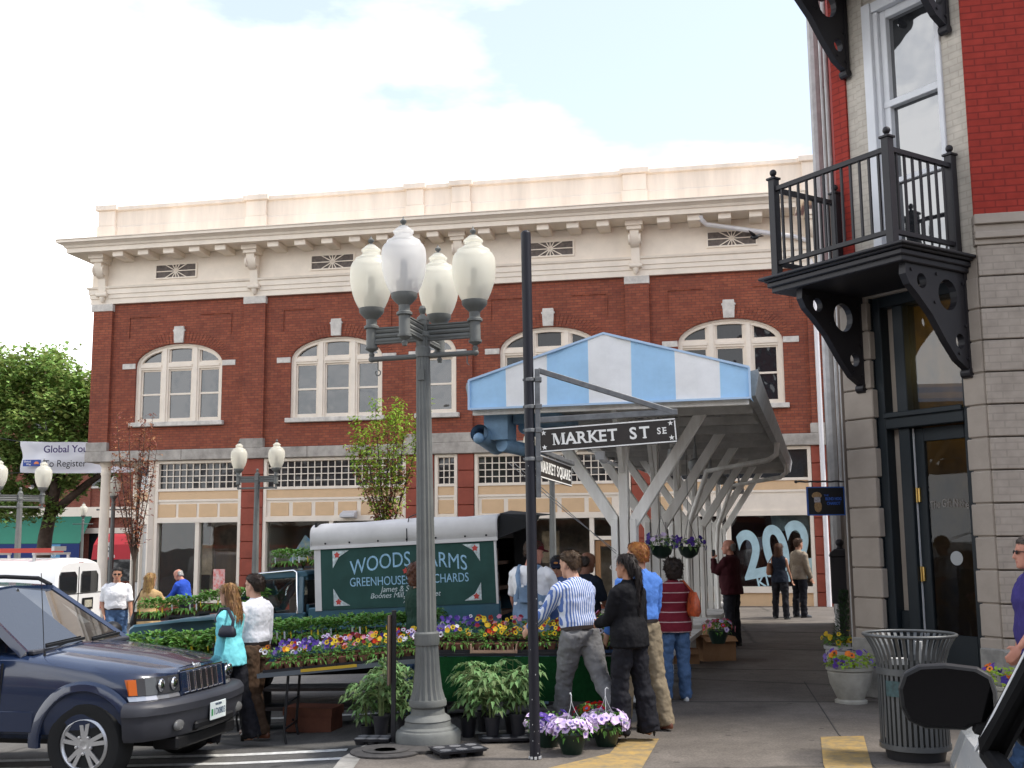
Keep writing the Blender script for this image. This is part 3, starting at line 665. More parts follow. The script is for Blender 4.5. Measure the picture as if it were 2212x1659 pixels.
child('beige_side_wall', lambda b: b.box(.02, 11, -.28, -.0, .0, 4.68), M_beige, LM)
def sidebits(b):
    b.box(.25, .45, .0, .05, 0, 4.9); b.box(.9, 1.1, .0, .06, 0, 7.5)
    for i in range(7): b.box(1.6+i*1.3, 1.72+i*1.3, .0, .05, .3, 4.6)
split(child('weathered_board', sidebits, M_weath, LM))
def pipes(b):
    b.tube([(.62, .03, 0), (.62, .03, 12)], .03, 10); b.tube([(3.0, .1, 0), (3.0, .1, 12)], .09, 10); b.tube([(1.3, .06, 2.2), (1.3, .06, 12)], .03, 8); b.tube([(5.5, .06, 0), (5.5, .06, 12)], .05, 8)
split(child('downpipe', pipes, mat('grey_pipe', (.4, .39, .38), .5, var=.2), LM, smooth=50))
def plinth(b):
    b.box(-.05, .37, -.07, .3, 0, .64); b.box(1.54, AW+.03, -.05, .3, 0, .64)
split(child('plinth', plinth, M_conc2, bevel=.012))
child('street_plinth', lambda b: b.box(-.02, 9, -.1, .28, 0, .63), M_conc2, RM, bevel=.012)
child('door_step', lambda b: b.box(.37, 1.54, -.02, .6, 0, .14), M_conc2, bevel=.01)
# --- glazed entrance
def dframe(b):
    b.box(.36, .47, .06, .34, .14, 4.45); b.box(1.46, 1.55, .06, .34, .14, 4.45); b.box(.47, 1.46, .06, .34, 4.32, 4.45)
    b.box(.47, 1.46, .05, .36, 2.94, 3.1); b.box(.47, 1.46, .02, .06, 3.06, 3.12); b.box(.60, .74, .1, .32, .14, 2.94); b.box(.60, .74, .1, .32, 3.1, 4.32)
    b.box(.47, .6, .14, .3, .14, .95); b.box(.34, .36, .03, .2, .14, 4.46)
entf = child('entrance', dframe, M_green, bevel=.008)
child('side_panel', lambda b: b.box(.47, .6, .2, .26, .95, 4.32) , M_beige2, parent=entf)
child('transom_pane', lambda b: b.box(.74, 1.46, .2, .206, 3.1, 4.32), mat_glass('transom_clear', alpha=.85, refl=.05), parent=entf)
def leaf_(b):
    b.box(.745, .86, .18, .24, .15, 2.93); b.box(1.37, 1.455, .18, .24, .15, 2.93); b.box(.86, 1.37, .18, .24, 2.78, 2.93); b.box(.86, 1.37, .18, .24, .15, .72)
dl_ = child('door', leaf_, M_green, parent=cb_, bevel=.006)
child('pane', lambda b: b.box(.86, 1.37, .205, .211, .72, 2.78), mat_glass('door_glass', alpha=.85, refl=.0), parent=dl_)
def hng(b):
    for z in (.45, 1.35, 2.2, ): b.box(.725, .79, .155, .18, z-.075, z+.075); b.tube([(.757, .15, z-.08), (.757, .15, z+.08)], .012, 8)
split(child('hinge', hng, M_brass, parent=dl_))
child('door_edge', lambda b: b.box(.738, .7445, .16, .24, .15, 2.93), M_whitep, parent=dl_)
child('sticker', lambda b: b.lathe([(.075, 0), (.075, .003)], 20), mat('white_sticker', (.32, .33, .33), .8), FR((1.17, .2, 1.52), (1, 0, 0)), parent=dl_)
text('The Gift Niche', .125, mat('gilt_lettering', (.22, .2, .18), .6), dl_, FR((1.12, .2, 2.1), (1, 0, 0)), arc=-.45, depth=.001, xs=.62)
# shop behind the door
child('shop_interior', lambda b: (b.box(.3, 1.7, 2.2, 2.3, 0, 4.6), b.box(.3, 1.7, .36, 2.2, 0.1, .14), b.box(.3, 1.75, .36, 2.2, 4.5, 4.56), b.box(.25, .3, .36, 2.2, 0, 4.6), b.box(1.75, 1.8, .36, 2.2, 0, 4.6)), mat('gift_shop_room', (.3, .19, .05), .8, var=.6, vscale=2.5))
def goods(b):
    r = random.Random(3)
    for z in (.5, .95, 1.4, 1.85, 2.2):
        b.box(.8, 1.6, 1.3, 1.6, z-.03, z)
        for i in range(6):
            x = .84+i*.13; h = r.uniform(.08, .3); b.box(x, x+.08, 1.33, 1.45, z+.001, z+h)
child('shop_shelf', goods, mat('shop_goods_dark', (.12, .07, .04), .7, var=.8, vscale=7, island=.5))
lb = bpy.data.lights.new('shop_lamp', 'POINT'); lb.energy = 14; lb.color = (1, .72, .25); lb.shadow_soft_size = .1
lbo = bpy.data.objects.new('shop_lamp', lb); COL.objects.link(lbo); lbo.parent = cb_; lbo.location = (1.35, 1.6, 3.9)
# --- sash window door behind the balcony
def sw(b):
    b.box(.5, .62, -.02, .3, 4.68, 7.92); b.box(1.44, 1.5, .0, .3, 4.68, 7.92); b.box(.62, 1.44, .0, .3, 7.8, 7.92)
    b.box(.62, .68, .03, .3, 4.68, 7.8); b.box(.68, .76, .08, .2, 4.68, 7.8); b.box(1.40, 1.44, .08, .2, 4.68, 7.8)
    b.box(.68, 1.44, .07, .18, 6.62, 6.7); b.box(.76, 1.4, .1, .2, 5.72, 5.78); b.box(.76, 1.4, .1, .2, 4.68, 4.8); b.box(.76, 1.4, .08, .2, 7.7, 7.8)
swo = child('sash_window', sw, M_whitep, bevel=.006)
child('pane', lambda b: b.box(.75, 1.41, .15, .156, 4.75, 7.75), M_gsky, parent=swo)
child('room_wall', lambda b: b.box(.1, 1.75, .6, .62, 4.66, 9), M_dark)
# --- balconies
def balcony(z, label, full=True):
    def flo(b):
        D = 1.14
        b.box(-.14, 1.74, -D, -.0, z-.07, z); b.box(-.18, 1.78, -D-.05, -.0, z-.045, z-.012); b.box(-.08, 1.68, -D+.06, -.0, z-.19, z-.07); b.box(-.11, 1.71, -D+.02, .0, z-.13, z-.075)
    f = child('balcony', flo, M_iron, bevel=.01)
    def brk(b, t):
        # openwork triangular bracket: outline with three round holes cut through
        out = [(-.0, z-.19), (-.98, z-.19), (-.99, z-.3), (-.93, z-.4), (-.8, z-.5), (-.6, z-.68), (-.4, z-.93), (-.22, z-1.12), (-.07, z-1.2), (.0, z-1.2)]
        bm = bmesh.new()
        holes = [(-.74, z-.35, .075), (-.33, z-.45, .155), (-.17, z-.92, .075)]
        me_ = bpy.data.meshes.new('bk'); edges = []; vs = []
        def loop(P):
            o_ = len(vs); vs.extend([bm.verts.new((t-.04, y, zz)) for y, zz in P]); n = len(P)
            return [bm.edges.new((vs[o_+i], vs[o_+(i+1) % n])) for i in range(n)]
        E = loop(out)
        for cy_, cz_, r_ in holes: E += loop([(cy_+r_*math.cos(2*math.pi*i/18), cz_+r_*math.sin(2*math.pi*i/18)*1.05) for i in range(18)])
        rs = bmesh.ops.triangle_fill(bm, use_beauty=True, use_dissolve=False, edges=E)
        ex = bmesh.ops.extrude_face_region(bm, geom=[g for g in rs['geom'] if isinstance(g, bmesh.types.BMFace)])
        bmesh.ops.translate(bm, verts=[v for v in ex['geom'] if isinstance(v, bmesh.types.BMVert)], vec=(.08, 0, 0))
        bmesh.ops.recalc_face_normals(bm, faces=bm.faces); bm.verts.index_update()
        b.add([v.co for v in bm.verts], [[v.index for v in f_.verts] for f_ in bm.faces]); bm.free()
        b.tube([(t-.055, -.03, z-1.24), (t+.055, -.03, z-1.24)], .05, 12); b.box(t-.05, t+.05, -.05, .0, z-1.22, z-.19)
        for (y, zz) in ((-.9, z-.25), (-.5, z-.25), (-.08, z-.3), (-.55, z-.55), (-.07, z-.75), (-.2, z-1.05), (-.06, z-1.1)):
            for sg in (-1, 1): b.tube([(t+sg*.03, y, zz), (t+sg*.055, y, zz)], .018, 8)
    for t in (.24, 1.6): child('balcony_bracket', lambda b: brk(b, t), M_iron, parent=f)
    if not full: return
    posts = [(.02, -1.08), (1.58, -1.08), (1.58, -.06), (.02, -.06)]
    for x, y in posts:
        def po(b):
            b.box(x-.045, x+.045, y-.045, y+.045, z, z+1.1); b.box(x-.06, x+.06, y-.06, y+.06, z+1.1, z+1.125)
            b.stack([(x, y, z+1.125, .045, .045), (x, y, z+1.15, .02, .02)], 10); b.ell((x, y, z+1.185), (.04, .04, .04), 12, 8)
        child('railing_post', po, M_iron, parent=f, bevel=.004)
    for (x0, y0), (x1, y1) in zip(posts, posts[1:2]+posts[2:3]+posts[3:3]): pass
    for (p, q) in ((posts[0], posts[1]), (posts[1], posts[2]), (posts[0], posts[3])):
        p, q = Vector((*p, 0)), Vector((*q, 0)); d = (q-p).normalized(); n = 13 if (q-p).length > 1.2 else 8
        def ra(b):
            for zz, h in ((z+.99, .05), (z+.13, .045)): b.bar(p+d*.045+Vector((0, 0, zz)), q-d*.045+Vector((0, 0, zz)), .05, h)
            for i in range(1, n):
                c = p.lerp(q, i/n); b.box(c.x-.0115, c.x+.0115, c.y-.0115, c.y+.0115, z+.15, z+.97)
        child('railing', ra, M_iron, parent=f)
balcony(4.66, 'balcony'); balcony(8.42, 'upper balcony', False)
# hanging shop sign on an iron arm
hs_ = thing('hanging_sign', 'small black hanging shop sign with blue lettering on a twisted iron arm', 'sign', (3.56, 13.5, 2.02))
b = MB(); b.box(0, .44, -.012, .012, 0, .33); b.build('board', mat('sign_black', (.006, .006, .008), .5, .4), hs_)
b = MB()
for q in ((-.008, .448, -.008, .006), (-.008, .448, .324, .338), (-.008, .006, .006, .324), (.434, .448, .006, .324)): b.box(q[0], q[1], -.016, .016, q[2], q[3])
b.build('border', mat('sign_blue', (.02, .09, .35), .5), hs_)
b = MB()
for i in range(20): b.bar((-.12+i*.035, 0, .40+.004*math.sin(i*1.5)), (-.12+(i+1)*.035, 0, .40+.004*math.sin((i+1)*1.5)), .016, .02)
b.ell((-.13, 0, .4), (.022, .015, .018)); b.bar((.06, 0, .33), (.06, 0, .4), .006); b.bar((.38, 0, .33), (.38, 0, .4), .006); b.build('arm', M_blk, hs_)
M_sb = mat('sign_blue_lettering', (.03, .12, .5), .5)
text('THE', .032, M_sb, hs_, FR((.225, -.014, .232), (1, 0, 0)))
text('BLIND HOG', .05, M_sb, hs_, FR((.31, -.014, .19), (1, 0, 0)), xs=.72, bold=.0012)
text('CHARIOT', .05, M_sb, hs_, FR((.31, -.014, .135), (1, 0, 0)), xs=.75, bold=.0012)
b = MB(); b.prism([(.11+.06*math.cos(a)*(1-.15*math.sin(a)), .235+.04*math.sin(a)) for a in [i*math.pi/8 for i in range(16)]], -.018, -.012); b.prism([(.12+.045*math.cos(a), .10+.07*math.sin(a)) for a in [i*math.pi/8 for i in range(16)]], -.018, -.012)
em = b.build('emblem', mat('emblem_tan', (.35, .22, .1), .7, var=.5, vscale=60), hs_)
b = MB(); b.box(.075, .15, -.022, -.018, .15, .215); b.build('emblem_patch', mat('emblem_pale', (.4, .38, .4), .7, var=.6, vscale=70), em)
# ================================================================ MARKET SHED
M_wpaint = mat('white_timber', (.82, .81, .775), .65, .3, var=.2, vscale=4, streak=True, tint=(.6, .57, .52))
M_under = mat('grey_underside', (.56, .54, .51), .85, .3, var=.3, vscale=2.5)
M_fab_b = mat('blue_canvas', (.42, .67, .92), .8, .2, var=.12, vscale=2.2, trans=.03, bump=.9, bscale=3.2)
M_fab_w = mat('white_canvas', (.90, .895, .88), .8, .2, var=.12, vscale=2.2, trans=.03, bump=.9, bscale=3.2)
M_gut = mat('grey_gutter', (.3, .31, .31), .5, .4, var=.3, vscale=5)
SD = 15.3; shed = thing('market_shed', 'long open market shed with blue and white striped canvas gable', 'market shed', (1.245, 12.5, 0), -SD)
# shed frame: x to the right, y along the shed away from us
HW, ZE, ZS, ZP, Y0, Y1 = 1.44, 3.10, 3.41, 3.83, -1.33, 12.4
b = MB(); edges = [-HW, -1.04, -.6, -.165, .275, .715, 1.155, HW]
def ztopf(x): return ZP-(ZP-ZS)*abs(x-.06)/HW
for i, (a, c) in enumerate(zip(edges, edges[1:])):
    b.cur = i % 2; n = 4
    for k in range(n):
        xa, xb_ = a+(c-a)*k/n+.06, a+(c-a)*(k+1)/n+.06
        def wv(x, z): return Y0-.05+.012*math.sin(7*x+z*3)+.008*math.sin(17*x)*(ZS-z)*2
        for z0a, z1a, z0b, z1b in ((ZE, ZS-.12, ZE, ZS-.12), (ZS-.12, ztopf(xa), ZS-.12, ztopf(xb_))):
            for zz in range(3):
                f0, f1 = zz/3, (zz+1)/3
                A1, A2, B1, B2 = z0a+(z1a-z0a)*f0, z0a+(z1a-z0a)*f1, z0b+(z1b-z0b)*f0, z0b+(z1b-z0b)*f1
                b.quad((xa, wv(xa, A1), A1), (xb_, wv(xb_, B1), B1), (xb_, wv(xb_, B2), B2), (xa, wv(xa, A2), A2))
# canvas wraps back over the roof edge and sides
for s_, m_ in ((-1, 0), (1, 0)):
    b.cur = 0; xe = .06+s_*HW
    q = [(xe, Y0-.05, ZE), (xe, Y0+.5, ZE+.03), (xe, Y0+.5, ZS), (xe, Y0-.05, ZS)]; b.quad(*(q if s_ > 0 else q[::-1]))
for i, (a, c) in enumerate(zip(edges, edges[1:])):
    b.cur = i % 2; pts_ = sorted({a+.06, c+.06} | ({.06} if a < 0 < c else set()))
    for xa, xb_ in zip(pts_, pts_[1:]): b.quad((xa, Y0-.05, ztopf(xa)), (xb_, Y0-.05, ztopf(xb_)), (xb_, Y1, ztopf(xb_)+.03), (xa, Y1, ztopf(xa)+.03))
b.build('canvas', [M_fab_b, M_fab_w], shed)
b = MB()
for xe in (-HW, HW): b.bar((xe+.06, Y0-.06, ZE), (xe+.06, Y0-.06, ZS), .02)
b.bar((.06-HW, Y0-.06, ZS), (.06, Y0-.06, ZP), .022); b.bar((.06+HW, Y0-.06, ZS), (.06, Y0-.06, ZP), .022); b.bar((.06-HW, Y0-.062, ZE+.008), (.06+HW, Y0-.062, ZE+.008), .02)
b.build('canvas_hem', mat('hem', (.45, .6, .78), .8), shed)
b = MB()   # roof deck
for s_ in (-1, 1):
    for k in range(10):
        f0, f1 = k/10, (k+.94)/10; xa, xb_ = .06+s_*HW*f0, .06+s_*HW*f1; za, zb_ = ztopf(xa)-.06, ztopf(xb_)-.06
        b.bar(((xa+xb_)/2, Y0+.02, (za+zb_)/2), ((xa+xb_)/2, Y1-.05, (za+zb_)/2), abs(xb_-xa), .03, up=(-(zb_-za), 0, (xb_-xa)))
b.build('roof_deck', M_under, shed)
b = MB()
for x in (-1.3, -.75, 0, .75, 1.3): b.box(x-.03+.06, x+.09, Y0+.04, Y1-.1, ztopf(x+.06)-.2, ztopf(x+.06)-.08)
split(b.build('purlin', M_under, shed))
for k in range(12):
    y = Y0+.1+k*1.17; b = MB()
    for s_ in (-1, 1): b.bar((.06, y, ZP-.17), (.06+s_*(HW-.05), y, ZS-.17), .045, .12)
    b.box(.06-HW+.05, .06+HW-.05, y-.02, y+.02, ZE+.0, ZE+.1); b.build('rafter', M_under, shed)
b = MB()   # front trim with ply soffit
b.box(.06-HW+.02, .06+HW-.02, Y0+.01, Y0+.06, ZE-.05, ZE+.1); b.build('front_beam', M_wpaint, shed)
b = MB(); b.box(.06-1.0, .06+1.0, Y0+.4, Y0+.44, ZE+.15, ZE+.4); b.build('plywood_panel', mat('orange_ply', (.35, .17, .06), .7, var=.8, vscale=4, tint=(.05, .05, .07)), shed)
for k in range(6):
    y = 2.45*k; b = MB()
    for s_ in (-1, 1): b.box(s_*.105-.036, s_*.105+.036, y-.09, y+.09, 0, 1.97)
    b.box(-.05, .05, y-.07, y+.07, 0, 3.0+.5); b.box(-.17, .17, y-.13, y+.13, 0, .12); b.build('post', M_wpaint, shed, bevel=.006)
    for s_ in (-1, 1):
        b = MB(); b.prism([(s_*.07, 1.88), (s_*.141, 1.88), (s_*1.0, 3.2), (s_*.865, 3.2), (s_*.07, 2.0)] if s_ > 0 else [(s_*.07, 1.88), (s_*.07, 2.0), (s_*.865, 3.2), (s_*1.0, 3.2), (s_*.141, 1.88)], y-.06, y+.06, 'y')
        b.build('brace', M_wpaint, shed, bevel=.006)
    for s_ in (-1, 1):
        b = MB(); b.bar((0, y+s_*.08, 2.5), (0, y+s_*.75, 3.45), .05, .07); b.build('ridge_brace', M_wpaint, shed)
for s_ in (-1, 1):   # eave boards and gutters
    b = MB(); x = .06+s_*(HW+.02)
    P_ = [(-.05, ZE+.03), (.02, ZE+.05), (.065, ZS-.05), (.055, ZS), (-.03, ZS-.02), (-.05, ZE+.15)]
    b.prism([(x+s_*a_, z_) for a_, z_ in P_], Y0+.1, Y1, 'y')
    b.build('eave_gutter', M_gut, shed)
for k in (2, 4):
    b = MB(); y = 2.45*k-.6; x = .06+HW; b.tube([(x+.05, y, ZE+.03), (x+.03, y, ZE-.14), (x-.08, y, ZE-.22), (.5, y+.2, 2.75), (.2, y+.4, 2.0), (.15, y+.5, 1.6), (.15, y+.5, .1)], .04, 8); b.build('drain_pipe', M_wpaint, shed, smooth=50)
M_duct = mat('blue_grey_paint', (.17, .29, .42), .55, var=.3, vscale=5)
b = MB()
b.tube([(-1.3, Y0+.05, 2.86), (-1.3, Y0+.7, 2.78)], .1, 14, caps=False); b.tube([(-1.3, Y0+.06, 2.86), (-1.3, Y0+.7, 2.78)], .09, 14, caps=False)
b.box(-1.28, -1.02, Y0+.15, Y0+.5, 2.8, 3.1); b.tube([(-1.1, Y0+.2, 2.75), (-.85, Y0+.9, 2.7)], .075, 12); b.tube([(-.9, Y0+.4, 2.95), (-.6, Y0+1.6, 2.9)], .08, 12); b.box(-1.0, -.5, Y0+.3, Y0+1.3, 2.98, 3.08)
b.ell((-1.31, Y0+.06, 2.81), (.06, .06, .06)); b.ell((-1.06, Y0+.3, 2.7), (.045, .045, .03))
b.build('security_floodlight', M_duct, shed, smooth=40)
b = MB(); b.tube([(-.2, -.35, 2.66), (-.2, -.1, 2.63)], .045, 10); b.box(-.25, -.15, -.36, -.3, 2.62, 2.71); b.bar((-.2, -.1, 2.63), (-.02, .05, 2.55), .03); b.build('security_camera', M_whitep, shed)
for k in range(6):
    b = MB(); y = 1.2+2.2*k; b.lathe([(.02, .3), (.03, .12), (.1, .08), (.11, .0), (.08, -.05)], 14, (.45, y, 2.75)); b.tube([(.45, y, 3.0), (.45, y, 3.5)], .01, 6); b.build('hanging_lamp', M_gut, shed, smooth=40)
b = MB()   # bench between the posts
for k in range(5): b.box(-.35, .35, 2.45*k+.4, 2.45*k+2.1, .36, .42)
for k in (1, 2, 3):
    b.box(-.28, -.2, 2.45*k+.5, 2.45*k+.58, 0, .36); b.box(.2, .28, 2.45*k+.5, 2.45*k+.58, 0, .36); b.box(-.28, -.2, 2.45*k+1.9, 2.45*k+1.98, 0, .36); b.box(.2, .28, 2.45*k+1.9, 2.45*k+1.98, 0, .36)
b.build('stall_shelf', M_under, shed)
b = MB()
for k in range(2): b.tube([(-.62+.05*k, -2.6, 2.45), (-.35+.03*k, -1.4, 2.02), (-.08, -.12, 1.62-.03*k)], .004, 5)
b.build('cable', M_gut, shed)
# ================================================================ STREET LAMPS
M_lampg = mat('lamp_grey_paint', (.135, .14, .132), .65, .4, var=.22, vscale=4, bump=.15, bscale=50)
def mat_globe(name, col, clear):
    m, nt, bs = _nt(name); N, L = nt.nodes, nt.links; setp(bs, **{'Base Color': (*col, 1), 'Roughness': .25})
    tr = N.new('ShaderNodeBsdfTranslucent'); tr.inputs[0].default_value = (*col, 1); tp = N.new('ShaderNodeBsdfTransparent'); tp.inputs[0].default_value = (.95, .93, .88, 1)
    a = N.new('ShaderNodeMixShader'); a.inputs[0].default_value = .6; L.new(bs.outputs[0], a.inputs[1]); L.new(tr.outputs[0], a.inputs[2])
    c = N.new('ShaderNodeMixShader'); c.inputs[0].default_value = clear; L.new(a.outputs[0], c.inputs[1]); L.new(tp.outputs[0], c.inputs[2]); L.new(c.outputs[0], N['Material Output'].inputs[0]); return m
M_globe = mat_globe('globe_yellowed', (.86, .845, .76), .30); M_globe2 = mat_globe('globe_clear', (.82, .82, .82), .36)
GP = [(.112, .0), (.128, .025), (.156, .085), (.178, .15), (.193, .225), (.2, .30), (.199, .36), (.192, .405), (.176, .44), (.154, .458), (.152, .474), (.147, .482), (.118, .496), (.095, .513), (.081, .531), (.079, .545), (.090, .555), (.090, .570), (.07, .588), (.038, .615)]
def lamp(name, label, loc, rz, arms, fine=True, group=None, hook=False, zs=1.):
    t = thing(name, label, 'street lamp', loc, rz, group); n = 28 if fine else 14
    b = MB(); b.lathe([(.285, 0), (.285, .09), (.27, .115), (.25, .12), (.245, .135), (.21, .15), (.2, .19), (.205, .2), (.19, .225), (.15, .25), (.145, .3), (.165, .32), (.168, .35), (.16, .375)], n)
    b.build('lamp_base', M_lampg, t, smooth=35)
    b = MB(); fl = dict(flute=1, fd=.11)
    b.lathe([(.155, .375), (.13, .46), (.112, .62), (.1, .84)], 36 if fine else 20, **fl); b.lathe([(.108, .84), (.112, .86), (.112, .94), (.1, .955)], n)
    b.lathe([(.088, .955), (.085, 1.5), (.064, 3.42)], 28 if fine else 16, **fl); b.lathe([(.07, 3.42), (.07, 3.5), (.06, 3.52), (.06, 3.6), (.072, 3.61), (.072, 3.64), (.055, 3.66)], n)
    b.box(-.03, .03, -.075, -.055, 3.2, 3.3) if fine else None
    b.build('pole', M_lampg, t, smooth=12)
    if arms:
        b = MB(); b.box(-.05, .05, -.05, .05, 3.52, 3.76); b.lathe([(.06, 3.76), (.05, 3.79), (.02, 3.82), (.03, 3.84), (.035, 3.87), (.02, 3.9)], 14); b.build('arm_hub', M_lampg, t, smooth=35)
    cr_ = MB(); L_ = .5
    for d in (-1, 1): cr_.tube([(0, 0, 3.43), (d*.5, 0, 3.43)], .024, 10); cr_.ell((d*.5, 0, 3.43), (.032, .03, .03))
    if hook:
        P = [(-.44+.025*math.sin(i*.5), 0, 3.30+.025*math.cos(i*.5)) for i in range(12)]; cr_.tube([(-.44, 0, 3.41), (-.44, 0, 3.33)]+P[1:], .006, 6); cr_.tube([(.42, 0, 3.41), (.42, 0, 3.34), (.44, 0, 3.32), (.44, 0, 3.34)], .006, 6)
    cr_.build('banner_bar', M_lampg, t, smooth=40)
    for k, a in enumerate(arms or [None]):
        r = L_ if a is not None else 0; ca, sa = (math.cos(R(a)), math.sin(R(a))) if a is not None else (0, 0)
        x, y = r*ca, r*sa; zb = 3.545 if a is not None else 3.3
        if a is not None:
            b = MB()
            for zz in (3.60, 3.645, 3.69): b.tube([(.04*ca, .04*sa, zz), ((r-.04)*ca, (r-.04)*sa, zz)], .024, 8)
            b.bar((.04*ca, .04*sa, 3.575), ((r-.04)*ca, (r-.04)*sa, 3.575), .055, .012); b.bar((.04*ca, .04*sa, 3.715), ((r-.04)*ca, (r-.04)*sa, 3.715), .055, .012)
            b.build('arm', M_lampg, t, smooth=35)
        b = MB(); b.lathe([(.02, -.1), (.028, -.07), (.015, -.05), (.06, -.02), (.062, 0), (.05, .0), (.05, .17), (.07, .175), (.07, .195), (.05, .21), (.05, .26), (.09, .3), (.115, .33), (.118, .365), (.1, .37)] if a is not None else [(.05, .3), (.05, .4), (.07, .42), (.05, .44), (.09, .5), (.115, .53), (.118, .565), (.1, .57)], n, (x, y, zb))
        f = b.build('lamp_fitter', M_lampg, t, smooth=35)
        zg = zb+(.36 if a is not None else .56)
        b = MB(); b.lathe(GP, n if fine else 16, (x, y, zg)); b.v = b.v; g = b.build('globe', M_globe2 if (k == 0 and hook) else M_globe, t, smooth=28)
        b = MB(); b.lathe([(.07, .01), (.07, .12), (.035, .14), (.03, .3), (.01, .32)], 12, (x, y, zg)); b.build('socket', mat('socket', (.1, .095, .09), .7), g, smooth=40)
        b = MB(); b.lathe([(.036, .61), (.036, .62), (.014, .627), (.014, .635), (.028, .65), (.03, .665), (.02, .672), (.008, .685), (.003, .705)], 14, (x, y, zg)); b.build('finial', M_lampg, g, smooth=40)
    return t
main_lamp = lamp('street_lamp', 'tall four-globe lamp post with fluted grey pole in front of the flower stall', (-.76, 10.06, 0), -14, [-90, 0, 180, 90], hook=True); main_lamp.rotation_euler = (Matrix.Rotation(R(-.9), 3, 'Y') @ Matrix.Rotation(R(-14), 3, 'Z')).to_euler()
l2 = lamp('street_lamp', 'two-globe grey lamp post in front of the red pier left of the green truck', (-6.2, 27.0, road_h(-6.2, 27)-.0), -14, [0, 180], fine=False, group='lamp posts along the far kerb')
c_ = copy_tree(l2); place(c_, (-11.75, 26.6, -.8), 36, 'two-globe lamp post at the left edge of the photo above the white van')
c_ = copy_tree(l2); place(c_, (.95, 27.0, -.08), -14, 'lamp post mostly hidden behind the street name signs')
l3 = lamp('street_lamp', 'single-globe dark lamp post beside the cream column of the market hall', (-12.6, 35.2, -.62), 0, [], fine=False, group='single-globe lamps on the far street')
c_ = copy_tree(l3); place(c_, (-22.3, 58, -.66), 0, 'distant single-globe lamp post in front of the green awning')
# ================================================================ STREET NAME SIGN
M_post = mat('dark_blue_black_paint', (.010, .010, .015), .5, .3, var=.5, vscale=30, tint=(.012, .012, .018))
M_galv = mat('galvanised', (.16, .165, .17), .5, .5, metal=.3, var=.35, vscale=12)
sp = thing('street_sign_post', 'tall black street sign post carrying two brown street name signs', 'street sign', (.16, 9.29, 0), 0)
b = MB(); b.tube([(0, 0, 0), (-.012, 0, 2.2), (-.03, 0, 4.36)], .043, 20); b.ell((-.03, 0, 4.36), (.043, .043, .03)); b.build('post', M_post, sp, smooth=40)
rr = random.Random(5); b = MB()
for i in range(24):
    a = rr.uniform(math.pi*1.05, math.pi*1.95); z = rr.choice([rr.uniform(0, .9), rr.uniform(0, 4.3)]); x = -.006*z; s_ = rr.uniform(.003, .007)
    b.cbox((x+.0425*math.cos(a), .0425*math.sin(a), z), (s_, s_*.6, s_*1.5))
for a in range(8): b.cbox((.043*math.cos(a*.8), .043*math.sin(a*.8), .015), (.02, .012, .02))
b.build('paint_chip', mat('chip', (.6, .6, .58), .8), sp)
b = MB(); b.box(.032, .075, -.03, .03, 2.1, 3.18); 
for z in (3.09, 2.86, 2.66, 2.42): b.tube([(-.07, 0, z), (.03, 0, z)], .013, 8); b.lathe([(.048, -.016), (.048, .016)], 18, (-.012, 0, z)); b.box(.035, .09, -.04, .04, z-.02, z+.02)
bs_ = Vector((1.0, -.05, .012)).normalized()
b.bar((.06, -.0, 3.17), (1.18, -.06, 2.80), .035, .045); b.bar((.06, 0, 2.745), (1.22, -.06, 2.80), .035, .05)
b.bar((.05, .0, 2.50), (.42, 1.35, 2.47), .03, .04); b.bar((.05, .0, 2.5), (.3, .9, 2.49), .02, .03)
b.build('bracket', M_galv, sp, bevel=.004)
M_sgn = mat('brown_sign', (.032, .026, .022), .5, .4, var=.25, vscale=12); M_sgw = mat('sign_white', (.78, .77, .73), .5, .3)
SERIF = {'M': [(-.06, 0, .22), (.62, 0, .26), (-.06, .7, .16), (.68, .7, .16)], 'A': [(-.05, 0, .2), (.42, 0, .27)], 'R': [(-.03, 0, .27), (.48, 0, .17), (-.03, .7, .1)], 'K': [(-.03, 0, .27), (.45, 0, .22), (-.03, .7, .27), (.42, .7, .2)], 'T': [(.17, 0, .24)], 'E': [(-.03, 0, .15), (-.03, .7, .15)], 'U': [(-.03, .7, .27), (.42, .7, .23)]}
ADV = {'M': .80, 'A': .70, 'R': .68, 'K': .66, 'E': .56, 'T': .58, 'S': .62, ' ': .36, 'Q': .76, 'U': .70}
